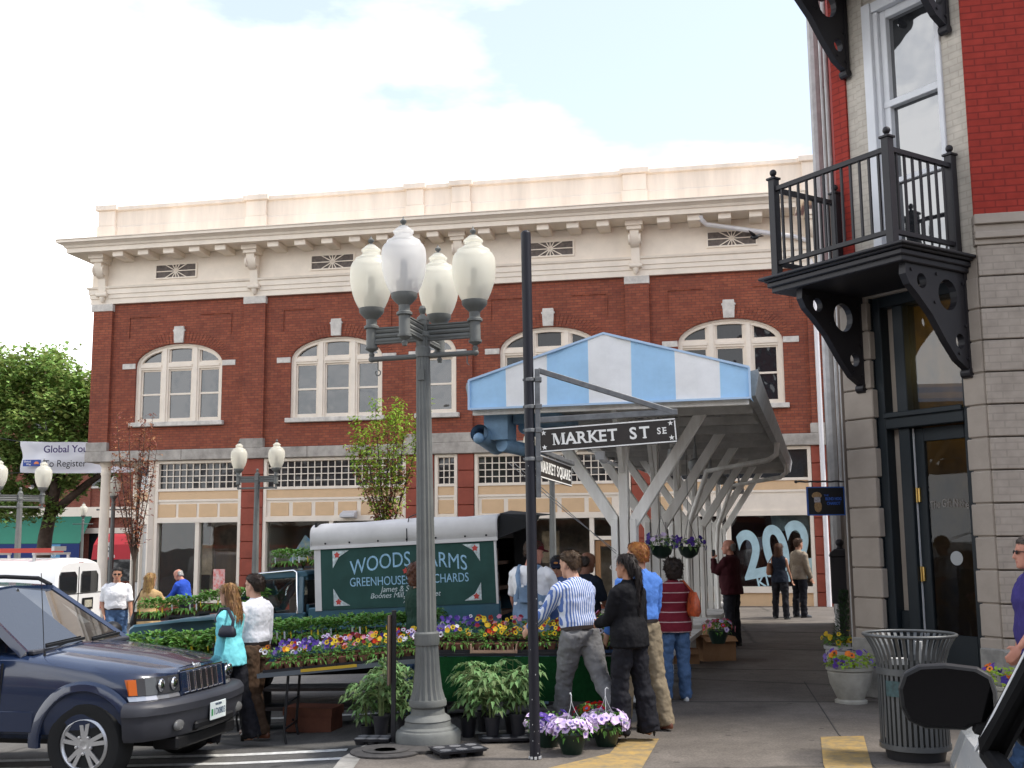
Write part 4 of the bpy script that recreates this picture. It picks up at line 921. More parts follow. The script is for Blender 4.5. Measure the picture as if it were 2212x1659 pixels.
def serif_text(s, size, m, parent, M, depth, bold, xs, vbar=.05):
    """bold slab-serif capitals: built-in glyphs with serifs added at the stroke ends"""
    x = 0; pieces = []
    tot = sum(ADV[c] for c in s); x = -tot*size*xs/2; b = MB()
    for ch in s:
        if ch == 'M':
            q = size; X = lambda v: x+v*q*xs
            for k_, P in enumerate(([(.05, 0), (.12, 0), (.12, .7), (.05, .7)], [(.58, 0), (.74, 0), (.74, .7), (.58, .7)], [(.05, .7), (.22, .7), (.42, .12), (.36, 0), (.31, 0)], [(.36, 0), (.42, .12), (.60, .7), (.58, .58), (.40, 0)])):
                b.prism([(X(a_), c_*q) for a_, c_ in P], -depth, depth+.0004*k_, 'z')
            for a_, w_ in ((-.01, .19), (.51, .29)): b.box(X(a_), X(a_+w_), 0, vbar*q, -depth*.9, depth+.002)
            for a_, w_ in ((-.03, .2), (.56, .25)): b.box(X(a_), X(a_+w_), (.7-vbar)*q, .7*q, -depth*.9, depth+.002)
        elif ch != ' ':
            c = bpy.data.curves.new('g', 'FONT'); c.body = ch; c.size = size; c.extrude = depth; c.offset = bold*size; c.align_y = 'BOTTOM_BASELINE'; c.resolution_u = 3
            o = bpy.data.objects.new('g', c); COL.objects.link(o); dg = bpy.context.evaluated_depsgraph_get(); me = bpy.data.meshes.new_from_object(o.evaluated_get(dg))
            bpy.data.objects.remove(o); bpy.data.curves.remove(c)
            b.add([(x+v.co.x*xs, v.co.y, v.co.z) for v in me.vertices], [list(p.vertices) for p in me.polygons]); bpy.data.meshes.remove(me)
            for (sx_, sy_, sw_) in SERIF.get(ch, []):
                y0 = sy_*size; b.box(x+sx_*size*xs, x+(sx_+sw_)*size*xs, y0-(.0 if sy_ == 0 else vbar*size)-.01*size, y0+(vbar*size if sy_ == 0 else 0)+.01*size, -depth*.9, depth*.9)
        x += ADV[ch]*size*xs
    b.v = [tuple(M @ Vector(v)) for v in b.v]
    return b.build('lettering', m, parent)
def street_sign(o, dx, w, h, parent):
    M = FR(o, dx); b = MB(); b.M = M; b.box(0, w, 0, h, -.006, .006); p = b.build('sign_panel', M_sgn, parent)
    b = MB(); b.M = M; e = .018
    for q in ((0, w, 0, e), (0, w, h-e, h), (0, e, e, h-e), (w-e, w, e, h-e)): b.box(q[0]+.004, q[1]-.004, q[2]+.004, q[3]-.004, .0061, .009); b.box(q[0]+.004, q[1]-.004, q[2]+.004, q[3]-.004, -.009, -.0061)
    b.build('border', M_sgw, p); return M, p
M1, p1 = street_sign((.066, -.015, 2.47), (1, -.05, .065), 1.15, .205, sp)
serif_text('MARKET', .138, M_sgw, p1, M1 @ Matrix.Translation((.385, .056, .008)), .0015, .022, .98)
serif_text('ST', .138, M_sgw, p1, M1 @ Matrix.Translation((.84, .056, .008)), .0015, .022, 1.0)
serif_text('SE', .075, M_sgw, p1, M1 @ Matrix.Translation((1.03, .08, .008)), .0015, .022, .95)
def star(b, x, y, r): b.prism([(x+(r if i % 2 == 0 else r*.42)*math.sin(i*math.pi/5), y+(r if i % 2 == 0 else r*.42)*math.cos(i*math.pi/5)) for i in range(10)], .0061, .0095, 'z')
b = MB(); b.M = M1
for x, y in ((.045, .163), (.045, .042), (1.105, .163), (1.105, .042)): star(b, x, y, .024)
b.build('star', M_sgw, p1)
M2, p2_ = street_sign((.05, .02, 2.27), (.35, 1.35, -.02), 1.38, .2, sp)
serif_text('MARKET SQUARE', .135, M_sgw, p2_, M2 @ Matrix.Translation((.69, .054, .008)), .0015, .02, 1.13)
# short black stub post with a small sign edge
st = thing('short_sign_post', 'short black square post with a narrow sign standing left of the fluted lamp base', 'post', (-1.07, 10.1, 0))
b = MB(); b.box(-.02, .02, -.02, .02, 0, 1.14); b.build('post', M_blk, st, bevel=.003)
b = MB(); b.M = Matrix.Rotation(R(84), 4, 'Z'); b.box(-.13, .13, .022, .028, .5, 1.1); b.build('sign_panel', mat('tan_sign', (.16, .11, .08), .6), st)
b = MB(); b.M = Matrix.Rotation(R(84), 4, 'Z'); b.box(-.13, .13, .028, .034, .5, 1.1); b.build('sign_back', M_blk, st)
# ================================================================ VEHICLES
M_tyre = mat('tyre', (.018, .018, .018), .85, .2, bump=.2, bscale=40)
M_alloy = mat('alloy', (.55, .55, .55), .35, .5, metal=.8)
M_chrome = mat('chrome', (.8, .8, .8), .08, .5, metal=1.)
M_navy = mat('navy_car_paint', (.010, .020, .052), .25, .4, coat=.7, var=.06, vscale=2)
M_plas = mat('grey_bumper', (.035, .036, .044), .5, .4, var=.1, vscale=6)
M_black = mat('black_plastic', (.007, .007, .008), .55, .3)
M_wind = mat_glass('windscreen', tint=(.5, .58, .62), alpha=.32, refl=.2, rough=.01)
M_tint = mat_glass('tinted_glass', tint=(.2, .2, .22), alpha=.12, refl=.12, rough=.01)
M_lens = mat_glass('lamp_lens', tint=(.9, .9, .9), alpha=.9, refl=.12)
M_amber = mat('amber_lens', (.62, .13, .015), .15, .6)
M_redl = mat('red_lens', (.45, .02, .02), .2, .6)
M_plate = mat('plate_white', (.72, .78, .76), .5, .4)
M_ptxt = mat('plate_text', (.03, .07, .14), .6)
M_seat = mat('seat_cloth', (.1, .095, .09), .9, .2)
def loftx(b, stations, cap=True):
    """stations: list of (x, [(y, z) ...]) half profiles (near side y<0 mirrored) -> closed body"""
    rings = []
    for x, P in stations: rings.append([(x, -y, z) for y, z in P] + [(x, y, z) for y, z in P[::-1] if y > 1e-6])
    n = len(rings[0]); vs = [p for r in rings for p in r]; fs = []
    for i in range(len(rings)-1):
        for j in range(n): fs.append((i*n+j, i*n+(j+1) % n, (i+1)*n+(j+1) % n, (i+1)*n+j))
    if cap: fs += [tuple(range(n))[::-1], tuple(range((len(rings)-1)*n, len(rings)*n))]
    return b.add(vs, fs)
def cut(o, cyls):
    """cut wheel openings (axis along y) through a body mesh"""
    for (x, z, r, y0, y1) in cyls:
        c = MB(); c.tube([(x, y0, z), (x, y1, z)], r, 28); co = bpy.data.objects.new('c', c.mesh('c', M_black)); COL.objects.link(co)
        co.matrix_world = o.matrix_world
        m = o.modifiers.new('b', 'BOOLEAN'); m.operation = 'DIFFERENCE'; m.solver = 'EXACT'; m.object = co
        par = co; par.parent = o.parent
        dg = bpy.context.evaluated_depsgraph_get(); me = bpy.data.meshes.new_from_object(o.evaluated_get(dg)); o.modifiers.remove(m); o.data = me
        bpy.data.objects.remove(co)
    o.data.polygons.foreach_set('use_smooth', [True]*len(o.data.polygons)); o.data.set_sharp_from_angle(angle=R(32))
def wheel(parent, x, y, r, w, side, spokes=5, name='wheel', rimr=.62, dz=0.):
    """side -1: outer face towards -y"""
    M = Matrix.Translation((x, y, r+dz)) @ Matrix.Rotation(R(90 if side < 0 else -90), 4, 'X')
    b = MB(); b.M = M; q = r*rimr
    b.lathe([(q, -w/2), (r*.9, -w/2), (r*.985, -w*.38), (r, -w*.2), (r, w*.2), (r*.985, w*.38), (r*.93, w/2-.006), (r*.8, w/2), (q+.012, w/2-.012), (q, w/2-.03)], 40)
    wh = b.build(name, M_tyre, parent, smooth=40)
    b = MB(); b.M = M; b.lathe([(q, -w/2+.01), (q+.002, w/2-.02), (q-.018, w/2-.006), (q-.03, w/2-.02), (q-.04, w/2-.05), (q-.045, -w/2+.02)], 40)
    if spokes:
        for k in range(spokes):
            for e in (-.17, .17):
                a = 2*math.pi*k/spokes+.3; a2 = a+e
                b.bar((.045*math.cos(a+e*1.2), .045*math.sin(a+e*1.2), w/2-.035), ((q-.02)*math.cos(a2), (q-.02)*math.sin(a2), w/2-.03), .036, .03)
            a = 2*math.pi*k/spokes+.3+math.pi/spokes; b.lathe([(.014, w/2-.03), (.014, w/2-.012), (.008, w/2-.01)], 8, (.075*math.cos(a), .075*math.sin(a), 0))
        b.lathe([(.08, w/2-.06), (.08, w/2-.03), (.06, w/2-.022), (.035, w/2-.018), (.03, w/2-.02)], 20)
    else: b.lathe([(q-.03, w/2-.06), (q*.55, w/2-.03), (q*.4, w/2-.01), (q*.3, w/2)], 24)
    b.build('rim', M_alloy if spokes else M_chrome, wh, smooth=35)
    b = MB(); b.M = M; b.lathe([(q-.04, -w/2+.03), (q-.04, -w/2+.05)], 24); b.build('brake_disc', M_black, wh)
# ---------------- navy off-roader
jp = thing('suv', 'dark navy blue off-road SUV with seven slot chrome grille driving out from the left', 'car', (-3.39, 10.4, -.262), -13)
jp.rotation_euler = (0, R(-.6), R(-13)); jp.scale = (.955,)*3
def hp(w, zs, zh, zb=.40): return [(0, zb), (w-.1, zb), (w-.035, zb+.05), (w, .56), (w+.004, .68), (w-.002, .82), (w-.018, zs-.1), (w-.05, zs-.03), (w-.11, zs+.008), (w*.62, zs+(zh-zs)*.62+.004), (w*.3, zh-.004), (0, zh)]
b = MB()
loftx(b, [(.622, hp(.40, .905, .93, .5)), (.60, hp(.54, .925, .95, .47)), (.55, hp(.68, .94, .972, .45)), (.46, hp(.80, .955, .995)), (.40, hp(.852, .965, 1.005)), (.25, hp(.893, .988, 1.035)), (0, hp(.912, 1.022, 1.075)), (-.4, hp(.92, 1.075, 1.125)), (-.66, hp(.92, 1.105, 1.16)), (-.74, hp(.92, 1.11, 1.14)), (-1.2, hp(.92, 1.115, 1.12)), (-2.6, hp(.915, 1.115, 1.12)), (-3.4, hp(.89, 1.11, 1.115)), (-3.72, hp(.82, 1.08, 1.085))])
jb = b.build('body', M_navy, jp, smooth=32)
bpy.context.view_layer.update()
cut(jb, [(0, .39, .435, -1.1, -.52), (0, .39, .435, .52, 1.1), (-2.69, .39, .435, -1.1, -.52), (-2.69, .39, .435, .52, 1.1)])
b = MB()   # hood bulge and panel gaps
loftx(b, [(.56, [(0, .95), (.30, .955), (.40, .945), (.3, .968), (0, .98)]), (.2, [(0, 1.02), (.36, 1.03), (.47, 1.02), (.36, 1.052), (0, 1.068)]), (-.3, [(0, 1.08), (.42, 1.1), (.53, 1.085), (.42, 1.122), (0, 1.135)]), (-.64, [(0, 1.12), (.46, 1.13), (.57, 1.115), (.46, 1.152), (0, 1.172)])])
b.build('bonnet', M_navy, jp, smooth=50)
b = MB()
for sg in (-1, 1):   # wheel-arch flares
    for wx in (0, -2.69):
        n = 20; vs = []; fs = []
        for i in range(n+1):
            a = math.pi*(.10+.95*i/n)
            for rr_, yy in ((.432, .90), (.432, .93), (.445, .945), (.5, .938), (.525, .912)):
                ex = rr_*math.cos(a)*(1.05 if rr_ > .5 else 1); ez = rr_*math.sin(a); vs.append((wx+ex, sg*yy, .39+max(ez, -.05)))
        for i in range(n):
            for j in range(4):
                q = (i*5+j, i*5+j+1, (i+1)*5+j+1, (i+1)*5+j); fs.append(q if sg < 0 else q[::-1])
        b.add(vs, fs)
split(b.build('wheel_arch_flare', M_navy, jp, smooth=40))
b = MB()
for sg in (-1, 1): b.box(-2.25, -.5, min(sg*.90, sg*.93), max(sg*.90, sg*.93), .47, .65); b.box(-.86, -.85, min(sg*.9, sg*.925), max(sg*.9, sg*.925), .46, 1.05)
split(b.build('side_cladding', M_navy, jp, bevel=.012))
b = MB(); b.box(-.842, -.836, -.923, -.90, .44, 1.06); b.box(-.835, -.55, -.9215, -.90, .672, .678); b.build('door_gap', M_black, jp)
b = MB()   # bumper following the curved nose
path = [(.40, -.925), (.46, -.92), (.55, -.86), (.63, -.72), (.69, -.5), (.725, -.25), (.735, 0)]; path = path+[(x, -y) for x, y in path[-2::-1]]
prof = [(-.1, .40), (.0, .40), (.03, .44), (.045, .55), (.05, .60), (.065, .62), (.065, .68), (.04, .715), (.0, .73), (-.1, .73)]
vs, fs = [], []
for i, (x, y) in enumerate(path):
    p0_, p1_ = path[max(0, i-1)], path[min(len(path)-1, i+1)]; t = Vector((p1_[0]-p0_[0], p1_[1]-p0_[1])).normalized(); nn = Vector((t.y, -t.x))
    for o_, z in prof: vs.append((x+nn.x*o_, y+nn.y*o_, z-.0))
k = len(prof)
for i in range(len(path)-1):
    for j in range(k): fs.append((i*k+j, (i+1)*k+j, (i+1)*k+(j+1) % k, i*k+(j+1) % k))
fs += [tuple(range(k)), tuple(range((len(path)-1)*k, len(path)*k))[::-1]]
b.add(vs, fs); bp_ = b.build('bumper', M_plas, jp, smooth=35)
b = MB(); b.box(.45, .70, -.55, .55, .28, .40); b.box(.65, .785, -.36, .36, .42, .50); b.build('air_intake', M_black, bp_, bevel=.02)
for sg in (-1, 1):
    b = MB(); b.ell((.715, sg*.56, .50), (.03, .085, .05), 16, 10); b.build('fog_lamp', mat('fog_lens', (.12, .12, .12), .12, .6), bp_, smooth=60)
# grille: body-coloured frame, seven chrome-edged slots
b = MB(); b.M = Matrix.Translation((.668, 0, .735)) @ Matrix.Rotation(R(-8), 4, 'Y')
b.box(-.06, -.012, -.40, .40, 0, .215); g = b.build('grille', M_navy, jp, bevel=.012)
M_slot = mat('slot_black', (.004, .004, .006), .6)
for i in range(7):
    y = -.324+i*.108; b = MB(); b.M = Matrix.Translation((.668-.01*(abs(i-3)/3)**2, 0, .735)) @ Matrix.Rotation(R(-8), 4, 'Y')
    b.box(-.02, -.006, y-.038, y+.038, .022, .195); sl = b.build('grille_slot', M_slot, g, bevel=.02)
    b = MB(); b.M = Matrix.Translation((.668-.01*(abs(i-3)/3)**2, 0, .735)) @ Matrix.Rotation(R(-8), 4, 'Y')
    b.box(-.012, .003, y+.036, y+.043, .018, .196); b.box(-.012, .004, y-.035, y+.036, .008, .02); b.box(-.012, -.002, y-.042, y-.038, .02, .196); b.build('chrome_surround', M_chrome, sl, bevel=.003)
b = MB(); b.box(.605, .622, -.4, .4, .944, .953); b.build('grille_trim', M_chrome, g)
HLY = [(.42, .632), (.56, .608), (.68, .562), (.77, .505), (.825, .448), (.862, .39)]
for sg in (-1, 1):   # headlights wrapping round the nose
    def strip_(b, cols, z0, z1, pr, th=.08):
        vs = []
        for y, x in cols: vs += [(x+pr, sg*y, z0), (x+pr-.02, sg*y, z1), (x-th, sg*y*.95, z1), (x-th, sg*y*.95, z0)]
        n = len(cols); fs = [(4*i+k, 4*i+(k+1) % 4, 4*i+4+(k+1) % 4, 4*i+4+k) for i in range(n-1) for k in range(4)]+[(0, 1, 2, 3), tuple(4*(n-1)+k for k in (3, 2, 1, 0))]
        b.add(vs, fs if sg < 0 else [f[::-1] for f in fs])
    b = MB(); strip_(b, HLY[:5], .778, .925, .008); hl = b.build('headlight', mat('lamp_reflector', (.075, .075, .08), .15, .6, metal=.3), jp)
    for yy, rx in ((.50, .628), (.64, .585)):
        b = MB(); b.ell((rx, sg*yy, .852), (.02, .055, .058), 16, 8); b.build('lamp_bowl', M_chrome, hl, smooth=60)
    b = MB(); strip_(b, HLY[4:], .785, .918, .013); b.build('turn_signal', M_amber, hl)
    b = MB(); strip_(b, HLY, .735, .774, .014); b.build('lower_lamp', mat('clear_lamp', (.45, .45, .46), .12, .6, metal=.6), hl)
    b = MB(); strip_(b, [(.405, .640), (.42, .640)], .73, .935, .02); b.build('lamp_bezel', M_navy, hl)
b = MB(); b.M = Matrix.Translation((.80, .0, .555)) @ Matrix.Rotation(R(90), 4, 'Z') @ Matrix.Rotation(R(90), 4, 'X')
b.box(-.15, .15, -.08, .08, -.006, .004); pl = b.build('licence_plate', M_plate, jp, bevel=.01)
FM = Matrix.Translation((.806, .0, .555)) @ Matrix.Rotation(R(90), 4, 'Z') @ Matrix.Rotation(R(90), 4, 'X')
text('1D0803', .085, M_ptxt, pl, FM @ Matrix.Translation((.02, -.012, 0)), xs=.82, depth=.001); text('VIRGINIA', .03, M_ptxt, pl, FM @ Matrix.Translation((0, .055, 0)), depth=.001)
b = MB(); b.M = FM; b.box(-.135, -.105, -.04, .02, 0, .002); b.build('plate_sticker', mat('sticker_green', (.05, .3, .1), .6), pl)
text('Jeep', .075, M_chrome, jp, Matrix.Translation((.583, -.02, .968)) @ Matrix.Rotation(R(90), 4, 'Z') @ Matrix.Rotation(R(62), 4, 'X'), bold=.002)
text('CHEROKEE', .055, M_alloy, jp, Matrix.Translation((-1.12, -.942, .62)) @ Matrix.Rotation(R(90), 4, 'X'), bold=.001)
# cabin
b = MB()
A0_, A1_ = [(-.78, .80, 1.075), (-1.52, .62, 1.665)], None
for sg in (-1, 1):
    b.bar((-.69, sg*.80, 1.12), (-1.50, sg*.635, 1.67), .075, .06, up=(0, sg, .3)); b.bar((-2.0, sg*.84, 1.06), (-2.1, sg*.66, 1.68), .1, .05, up=(0, 1, 0)); b.bar((-3.0, sg*.83, 1.06), (-3.05, sg*.65, 1.68), .12, .05, up=(0, 1, 0)); b.bar((-3.72, sg*.76, 1.04), (-3.5, sg*.62, 1.68), .14, .06, up=(0, 1, 0))
loftx(b, [(-1.44, [(0, 1.66), (.63, 1.645), (.655, 1.665), (.6, 1.70), (0, 1.715)]), (-1.9, [(0, 1.68), (.65, 1.66), (.68, 1.685), (.62, 1.73), (0, 1.755)]), (-2.8, [(0, 1.68), (.65, 1.66), (.68, 1.685), (.62, 1.735), (0, 1.76)]), (-3.5, [(0, 1.66), (.6, 1.64), (.64, 1.66), (.58, 1.70), (0, 1.72)])])
cbn = b.build('cabin', M_navy, jp, smooth=40)
b = MB(); b.quad((-.675, -.78, 1.14), (-.63, 0, 1.165), (-1.44, 0, 1.70), (-1.46, -.625, 1.665)); b.quad((-.63, 0, 1.165), (-.675, .78, 1.14), (-1.46, .625, 1.665), (-1.44, 0, 1.70)); b.build('windscreen', M_wind, jp, smooth=60)
b = MB()
for sg in (-1, 1):
    q = [(-.95, sg*.835, 1.075), (-1.98, sg*.845, 1.075), (-2.05, sg*.665, 1.66), (-1.52, sg*.645, 1.655)]; b.quad(*(q if sg < 0 else q[::-1])); q = [(-2.08, sg*.84, 1.075), (-2.95, sg*.83, 1.075), (-3.0, sg*.66, 1.66), (-2.14, sg*.665, 1.66)]; b.quad(*(q if sg < 0 else q[::-1])); q = [(-3.1, sg*.82, 1.075), (-3.65, sg*.77, 1.06), (-3.45, sg*.63, 1.66), (-3.12, sg*.655, 1.66)]; b.quad(*(q if sg < 0 else q[::-1]))
b.quad((-3.74, -.7, 1.06), (-3.74, .7, 1.06), (-3.53, .58, 1.66), (-3.53, -.58, 1.66)); b.build('side_window', M_tint, jp)
b = MB(); b.box(-1.2, -.8, -.78, .78, .98, 1.075)
for y in (-.38, .38): b.box(-2.15, -1.95, y-.24, y+.24, .8, 1.38); b.box(-2.1, -2.0, y-.13, y+.13, 1.38, 1.56); b.box(-2.1, -1.6, y-.24, y+.24, .6, .85)
b.box(-3.0, -2.85, -.6, .6, .8, 1.35); b.build('seat', M_seat, jp, bevel=.04)
b = MB(); P = [(-1.3+.06*math.sin(i*math.pi/10), .38+.19*math.cos(i*math.pi/10), 1.08+.18*math.sin(i*math.pi/10)) for i in range(20)]; b.tube(P, .016, 8, closed=True); b.box(-1.33, -1.3, .24, .52, 1.06, 1.1); b.build('steering_wheel', M_black, jp)
b = MB(); b.box(-1.38, -1.34, -.14, .14, 1.53, 1.61); b.bar((-1.36, 0, 1.6), (-1.4, 0, 1.69), .02); b.build('rear_view_mirror', M_black, jp, bevel=.015)
for y0, y1 in ((-.62, .02), (.1, .62)):
    b = MB(); b.bar((-.61, y0, 1.185), (-.65, y1, 1.205), .02, .025); b.bar((-.65, y0+.05, 1.20), (-.70, y1+.02, 1.22), .012, .012); b.build('wiper', M_black, jp)
b = MB(); b.box(-.71, -.62, -.78, .78, 1.12, 1.162); b.build('cowl', M_plas, jp, bevel=.01)
for sg in (-1, 1):
    b = MB(); b.ell((-1.0, sg*1.04, 1.20), (.1, .115, .095), 16, 10); b.bar((-1.03, sg*.9, 1.15), (-1.02, sg*1.0, 1.18), .06, .05); b.build('wing_mirror', M_black, jp, smooth=50)
    b = MB(); b.tube([(-1.45, sg*.60, 1.70), (-1.6, sg*.6, 1.77), (-2.0, sg*.6, 1.79), (-3.0, sg*.6, 1.79), (-3.3, sg*.6, 1.74)], .022, 8); b.build('roof_rail', M_black, jp, smooth=60)
b = MB(); b.tube([(-.55, -.72, 1.06), (-.62, -.72, 1.85)], .004, 6); b.lathe([(.02, 0), (.012, .03), (.005, .06)], 10, (-.55, -.72, 1.09)); b.build('aerial', M_black, jp)
b = MB(); b.box(-3.78, -3.6, -.85, .85, .42, .72); b.build('rear_bumper', M_plas, jp, bevel=.04)
b = MB(); b.box(-3.4, .6, -.5, .5, .3, .45); b.build('chassis', M_black, jp)
for x in (0, -2.69):
    for sg in (-1, 1): wheel(jp, x, sg*.80, .372, .245, sg)
# ---------------- farm truck
M_tblue = mat('faded_teal_paint', (.032, .10, .14), .4, .5, coat=.3, var=.22, vscale=3)
M_board = mat('chalk_green_board', (.02, .065, .055), .75, .3, var=.25, vscale=3)
M_chalk = mat('chalk_blue', (.30, .50, .66), .85, .2, var=.35, vscale=30)
M_chalkw = mat('chalk_white', (.55, .62, .62), .85, .2, var=.5, vscale=25)
M_cover = mat('truck_canvas', (.60, .585, .57), .75, .3, var=.12, vscale=2.5, bump=.25, bscale=4)
tk = thing('farm_truck', 'old teal pickup truck with a chalk-lettered green board and white canvas cover', 'truck', (-.13, 12.9, -.085), -11)
tk.rotation_euler = (0, R(-2.4), R(-11))
# truck frame: x to the right (rear), y away, z up; nose to the left
W_ = 1.72
b = MB()
b.box(-2.3, .02, 0, .05, .50, 1.16); b.box(-2.3, .02, W_-.05, W_, .50, 1.16); b.box(-2.3, .0, .05, W_-.05, .62, .68); b.box(-2.3, -2.25, .05, W_-.05, .68, 1.16)
b.prism([(-2.3, .62), (0.02, .62), (.02, .70), (-2.3, .70)], -.03, 0, 'y'); bd = b.build('bed', M_tblue, tk, bevel=.02)
bpy.context.view_layer.update(); 
b = MB(); b.box(-2.3, .02, -.018, -.002, .9, .94); b.build('body_crease', M_tblue, tk, bevel=.008)
b = MB(); b.box(-2.12, -.02, -.012, .0, 1.13, 1.87); bo = b.build('sign_board', M_board, tk)
b = MB()
for q in ((-2.2, -2.12, 1.12, 1.87), (-.02, .005, 1.12, 1.87)): b.box(q[0], q[1], -.014, .03, q[2], q[3])
b.build('board_edge', M_cover, bo)
b = MB()   # canvas roof on bows, open at the back
n = 14; P = []
for i in range(n+1):
    t = math.pi*i/n; P.append((W_/2-(W_/2+.025)*math.copysign(abs(math.cos(t))**.30, math.cos(t)), 1.86+.29*abs(math.sin(t))**.36))
vs = []; fs = []; st_ = [-2.24, -2.2, -1.75, -1.3, -.85, -.4, 0.0, .03]
for s_i, x in enumerate(st_):
    for j, (y, z) in enumerate(P): vs.append((x, y, z+(.012*math.sin(s_i*2.3+j) if 1 < s_i < 6 else 0)))
m_ = n+1
for i in range(len(st_)-1):
    for j in range(n): fs.append((i*m_+j, i*m_+j+1, (i+1)*m_+j+1, (i+1)*m_+j))
fs.append(tuple(range(m_))); b.add(vs, [f[::-1] for f in fs])
b.box(-2.24, .03, -.035, -.015, 1.835, 1.875); cv = b.build('canvas_cover', M_cover, tk, smooth=40)
cv.modifiers.new('t', 'SOLIDIFY').thickness = .012
b = MB()
for x in (-2.05, -1.75, -1.4, -1.05, -.7, -.35, -.1): b.ell((x, -.036, 1.90), (.012, .006, .012), 8, 6)
b.build('rivet', M_black, cv)
b = MB(); b.tube([(-1.05, -.03, 1.87), (-1.05, -.02, 2.02), (-1.05, .1, 2.16), (-1.05, .4, 2.2)], .006, 6); b.tube([(-.88, -.03, 1.87), (-.9, -.02, 2.02), (-.9, .1, 2.16), (-.9, .4, 2.2)], .004, 6); b.build('strap', M_black, cv)
b = MB(); b.box(-2.2, .0, W_-.03, W_, 1.16, 1.87); b.box(-2.2, -2.17, .03, W_-.03, 1.16, 2.15); b.box(-2.15, .0, .012, .02, 1.16, 1.86); b.box(-.02, .01, 1.2, W_-.03, 1.16, 2.1); b.build('box_wall', mat('dark_canvas_inside', (.02, .019, .018), .9), tk)
b = MB(); b.add([(.02, .02, 1.85), (.02, .2, 2.14), (.02, .9, 2.19), (.5, .95, 2.12), (.45, .5, 2.10), (.42, .3, 2.0)], [(0, 1, 5), (1, 2, 4, 5), (2, 3, 4)]); b.add([(.02, 1.0, 2.19), (.3, 1.0, 2.1), (.35, 1.0, 1.0), (.02, 1.0, 1.0)], [(0, 1, 2, 3)])
c2_ = b.build('rear_flap', mat('black_tarp', (.012, .012, .012), .8), tk); c2_.modifiers.new('t', 'SOLIDIFY').thickness = .01
b = MB()
for z in (.95, 1.25, 1.55): b.box(-1.9, -.1, .5, 1.5, z, z+.04); [b.box(-1.8+i*.42, -1.5+i*.42, .6, 1.3, z+.041, z+.2) for i in range(4)]
b.build('rack', mat('crate_wood', (.14, .08, .05), .9, var=.5), tk)
FT = lambda x, z: FR((x, -.0135, z), (1, 0, 0))
text('WOODS  FARMS', .245, M_chalk, bo, FT(-1.05, 1.665), xs=.78, arc=-.16, depth=.001, bold=0)
text('GREENHOUSES & ORCHARDS', .145, M_chalk, bo, FT(-1.05, 1.43), xs=.745, depth=.001, bold=0)
text('James & S. Woods', .095, M_chalkw, bo, FT(-1.07, 1.335), xs=.9, depth=.001, shear=.25)
text('Boones Mill, Va.  Market', .085, M_chalkw, bo, FT(-1.1, 1.265), xs=1.0, depth=.001, shear=.25); text('703', .085, M_chalkw, bo, FT(-1.07, 1.195), depth=.001, shear=.25)
b = MB()
for (x, z, sx_, sz_) in ((-1.97, 1.81, 1, -1), (-.19, 1.81, -1, -1), (-1.97, 1.17, 1, 1), (-.19, 1.17, -1, 1)):
    b.prism([(x, z), (x+sx_*.2, z), (x+sx_*.075, z+sz_*.075), (x, z+sz_*.2)], -.0165, -.012, 'y')
split(b.build('painted_corner', M_chalkw, bo))
b = MB()
for (x, z) in ((-1.915, 1.76), (-.245, 1.76), (-1.91, 1.215), (-.25, 1.215), (-1.0, 1.545), (-1.08, 1.54)):
    b.prism([(x+(.04 if i % 2 == 0 else .024)*math.cos(i*math.pi/5+.3), z+(.04 if i % 2 == 0 else .024)*math.sin(i*math.pi/5+.3)) for i in range(10)], -.019, -.0165, 'y')
split(b.build('painted_fruit', mat('paint_red', (.45, .05, .04), .7), bo))
# cab: hollow shell with see-through windows
YC0, YC1 = .03, W_-.03
b = MB()
b.box(-3.12, -2.34, YC0, YC0+.05, .50, 1.11); b.box(-3.12, -2.34, YC1-.05, YC1, .50, 1.11); b.box(-3.12, -2.34, YC0, YC1, .45, .5); b.box(-2.38, -2.34, YC0, YC1, .5, 1.1)
loftx_ = []
b.prism([(-3.0, 1.535), (-2.93, 1.575), (-2.6, 1.60), (-2.36, 1.59), (-2.33, 1.55), (-2.33, 1.52), (-2.98, 1.515)], YC0+.06, YC1-.06, 'y')
for y in (YC0+.02, YC1-.02):
    yt = y+(.07 if y < 1 else -.07)
    b.bar((-3.32, y, 1.07), (-2.98, yt, 1.55), .055, .06, up=(0, 1, 0)); b.bar((-2.42, y, 1.09), (-2.42, yt, 1.54), .09, .05, up=(0, 1, 0)); b.bar((-3.0, yt, 1.535), (-2.36, yt, 1.55), .05, .06); b.bar((-3.1, y, 1.1), (-2.98, yt-.01, 1.52), .02, .025, up=(0, 1, 0))
b.box(-2.37, -2.33, YC0+.08, YC1-.08, 1.1, 1.2); b.box(-2.37, -2.33, YC0+.08, YC1-.08, 1.48, 1.56)
cab = b.build('cab', M_tblue, tk, bevel=.012)
b = MB(); b.box(-3.25, -2.46, YC0-.006, YC0+.03, .52, 1.1); dd = b.build('door', M_tblue, tk, bevel=.015)
b = MB(); b.box(-2.72, -2.52, YC0-.03, YC0-.008, .985, 1.005); b.build('handle', M_chrome, dd)
b = MB(); b.tube([(-3.28, YC0-.01, 1.12), (-3.0, YC0+.04, 1.56), (-2.95, YC0+.05, 1.585), (-2.5, YC0+.05, 1.605), (-2.455, YC0+.04, 1.58), (-2.445, YC0, 1.1)], .012, 8); b.build('drip_rail', M_chrome, cab, smooth=60)
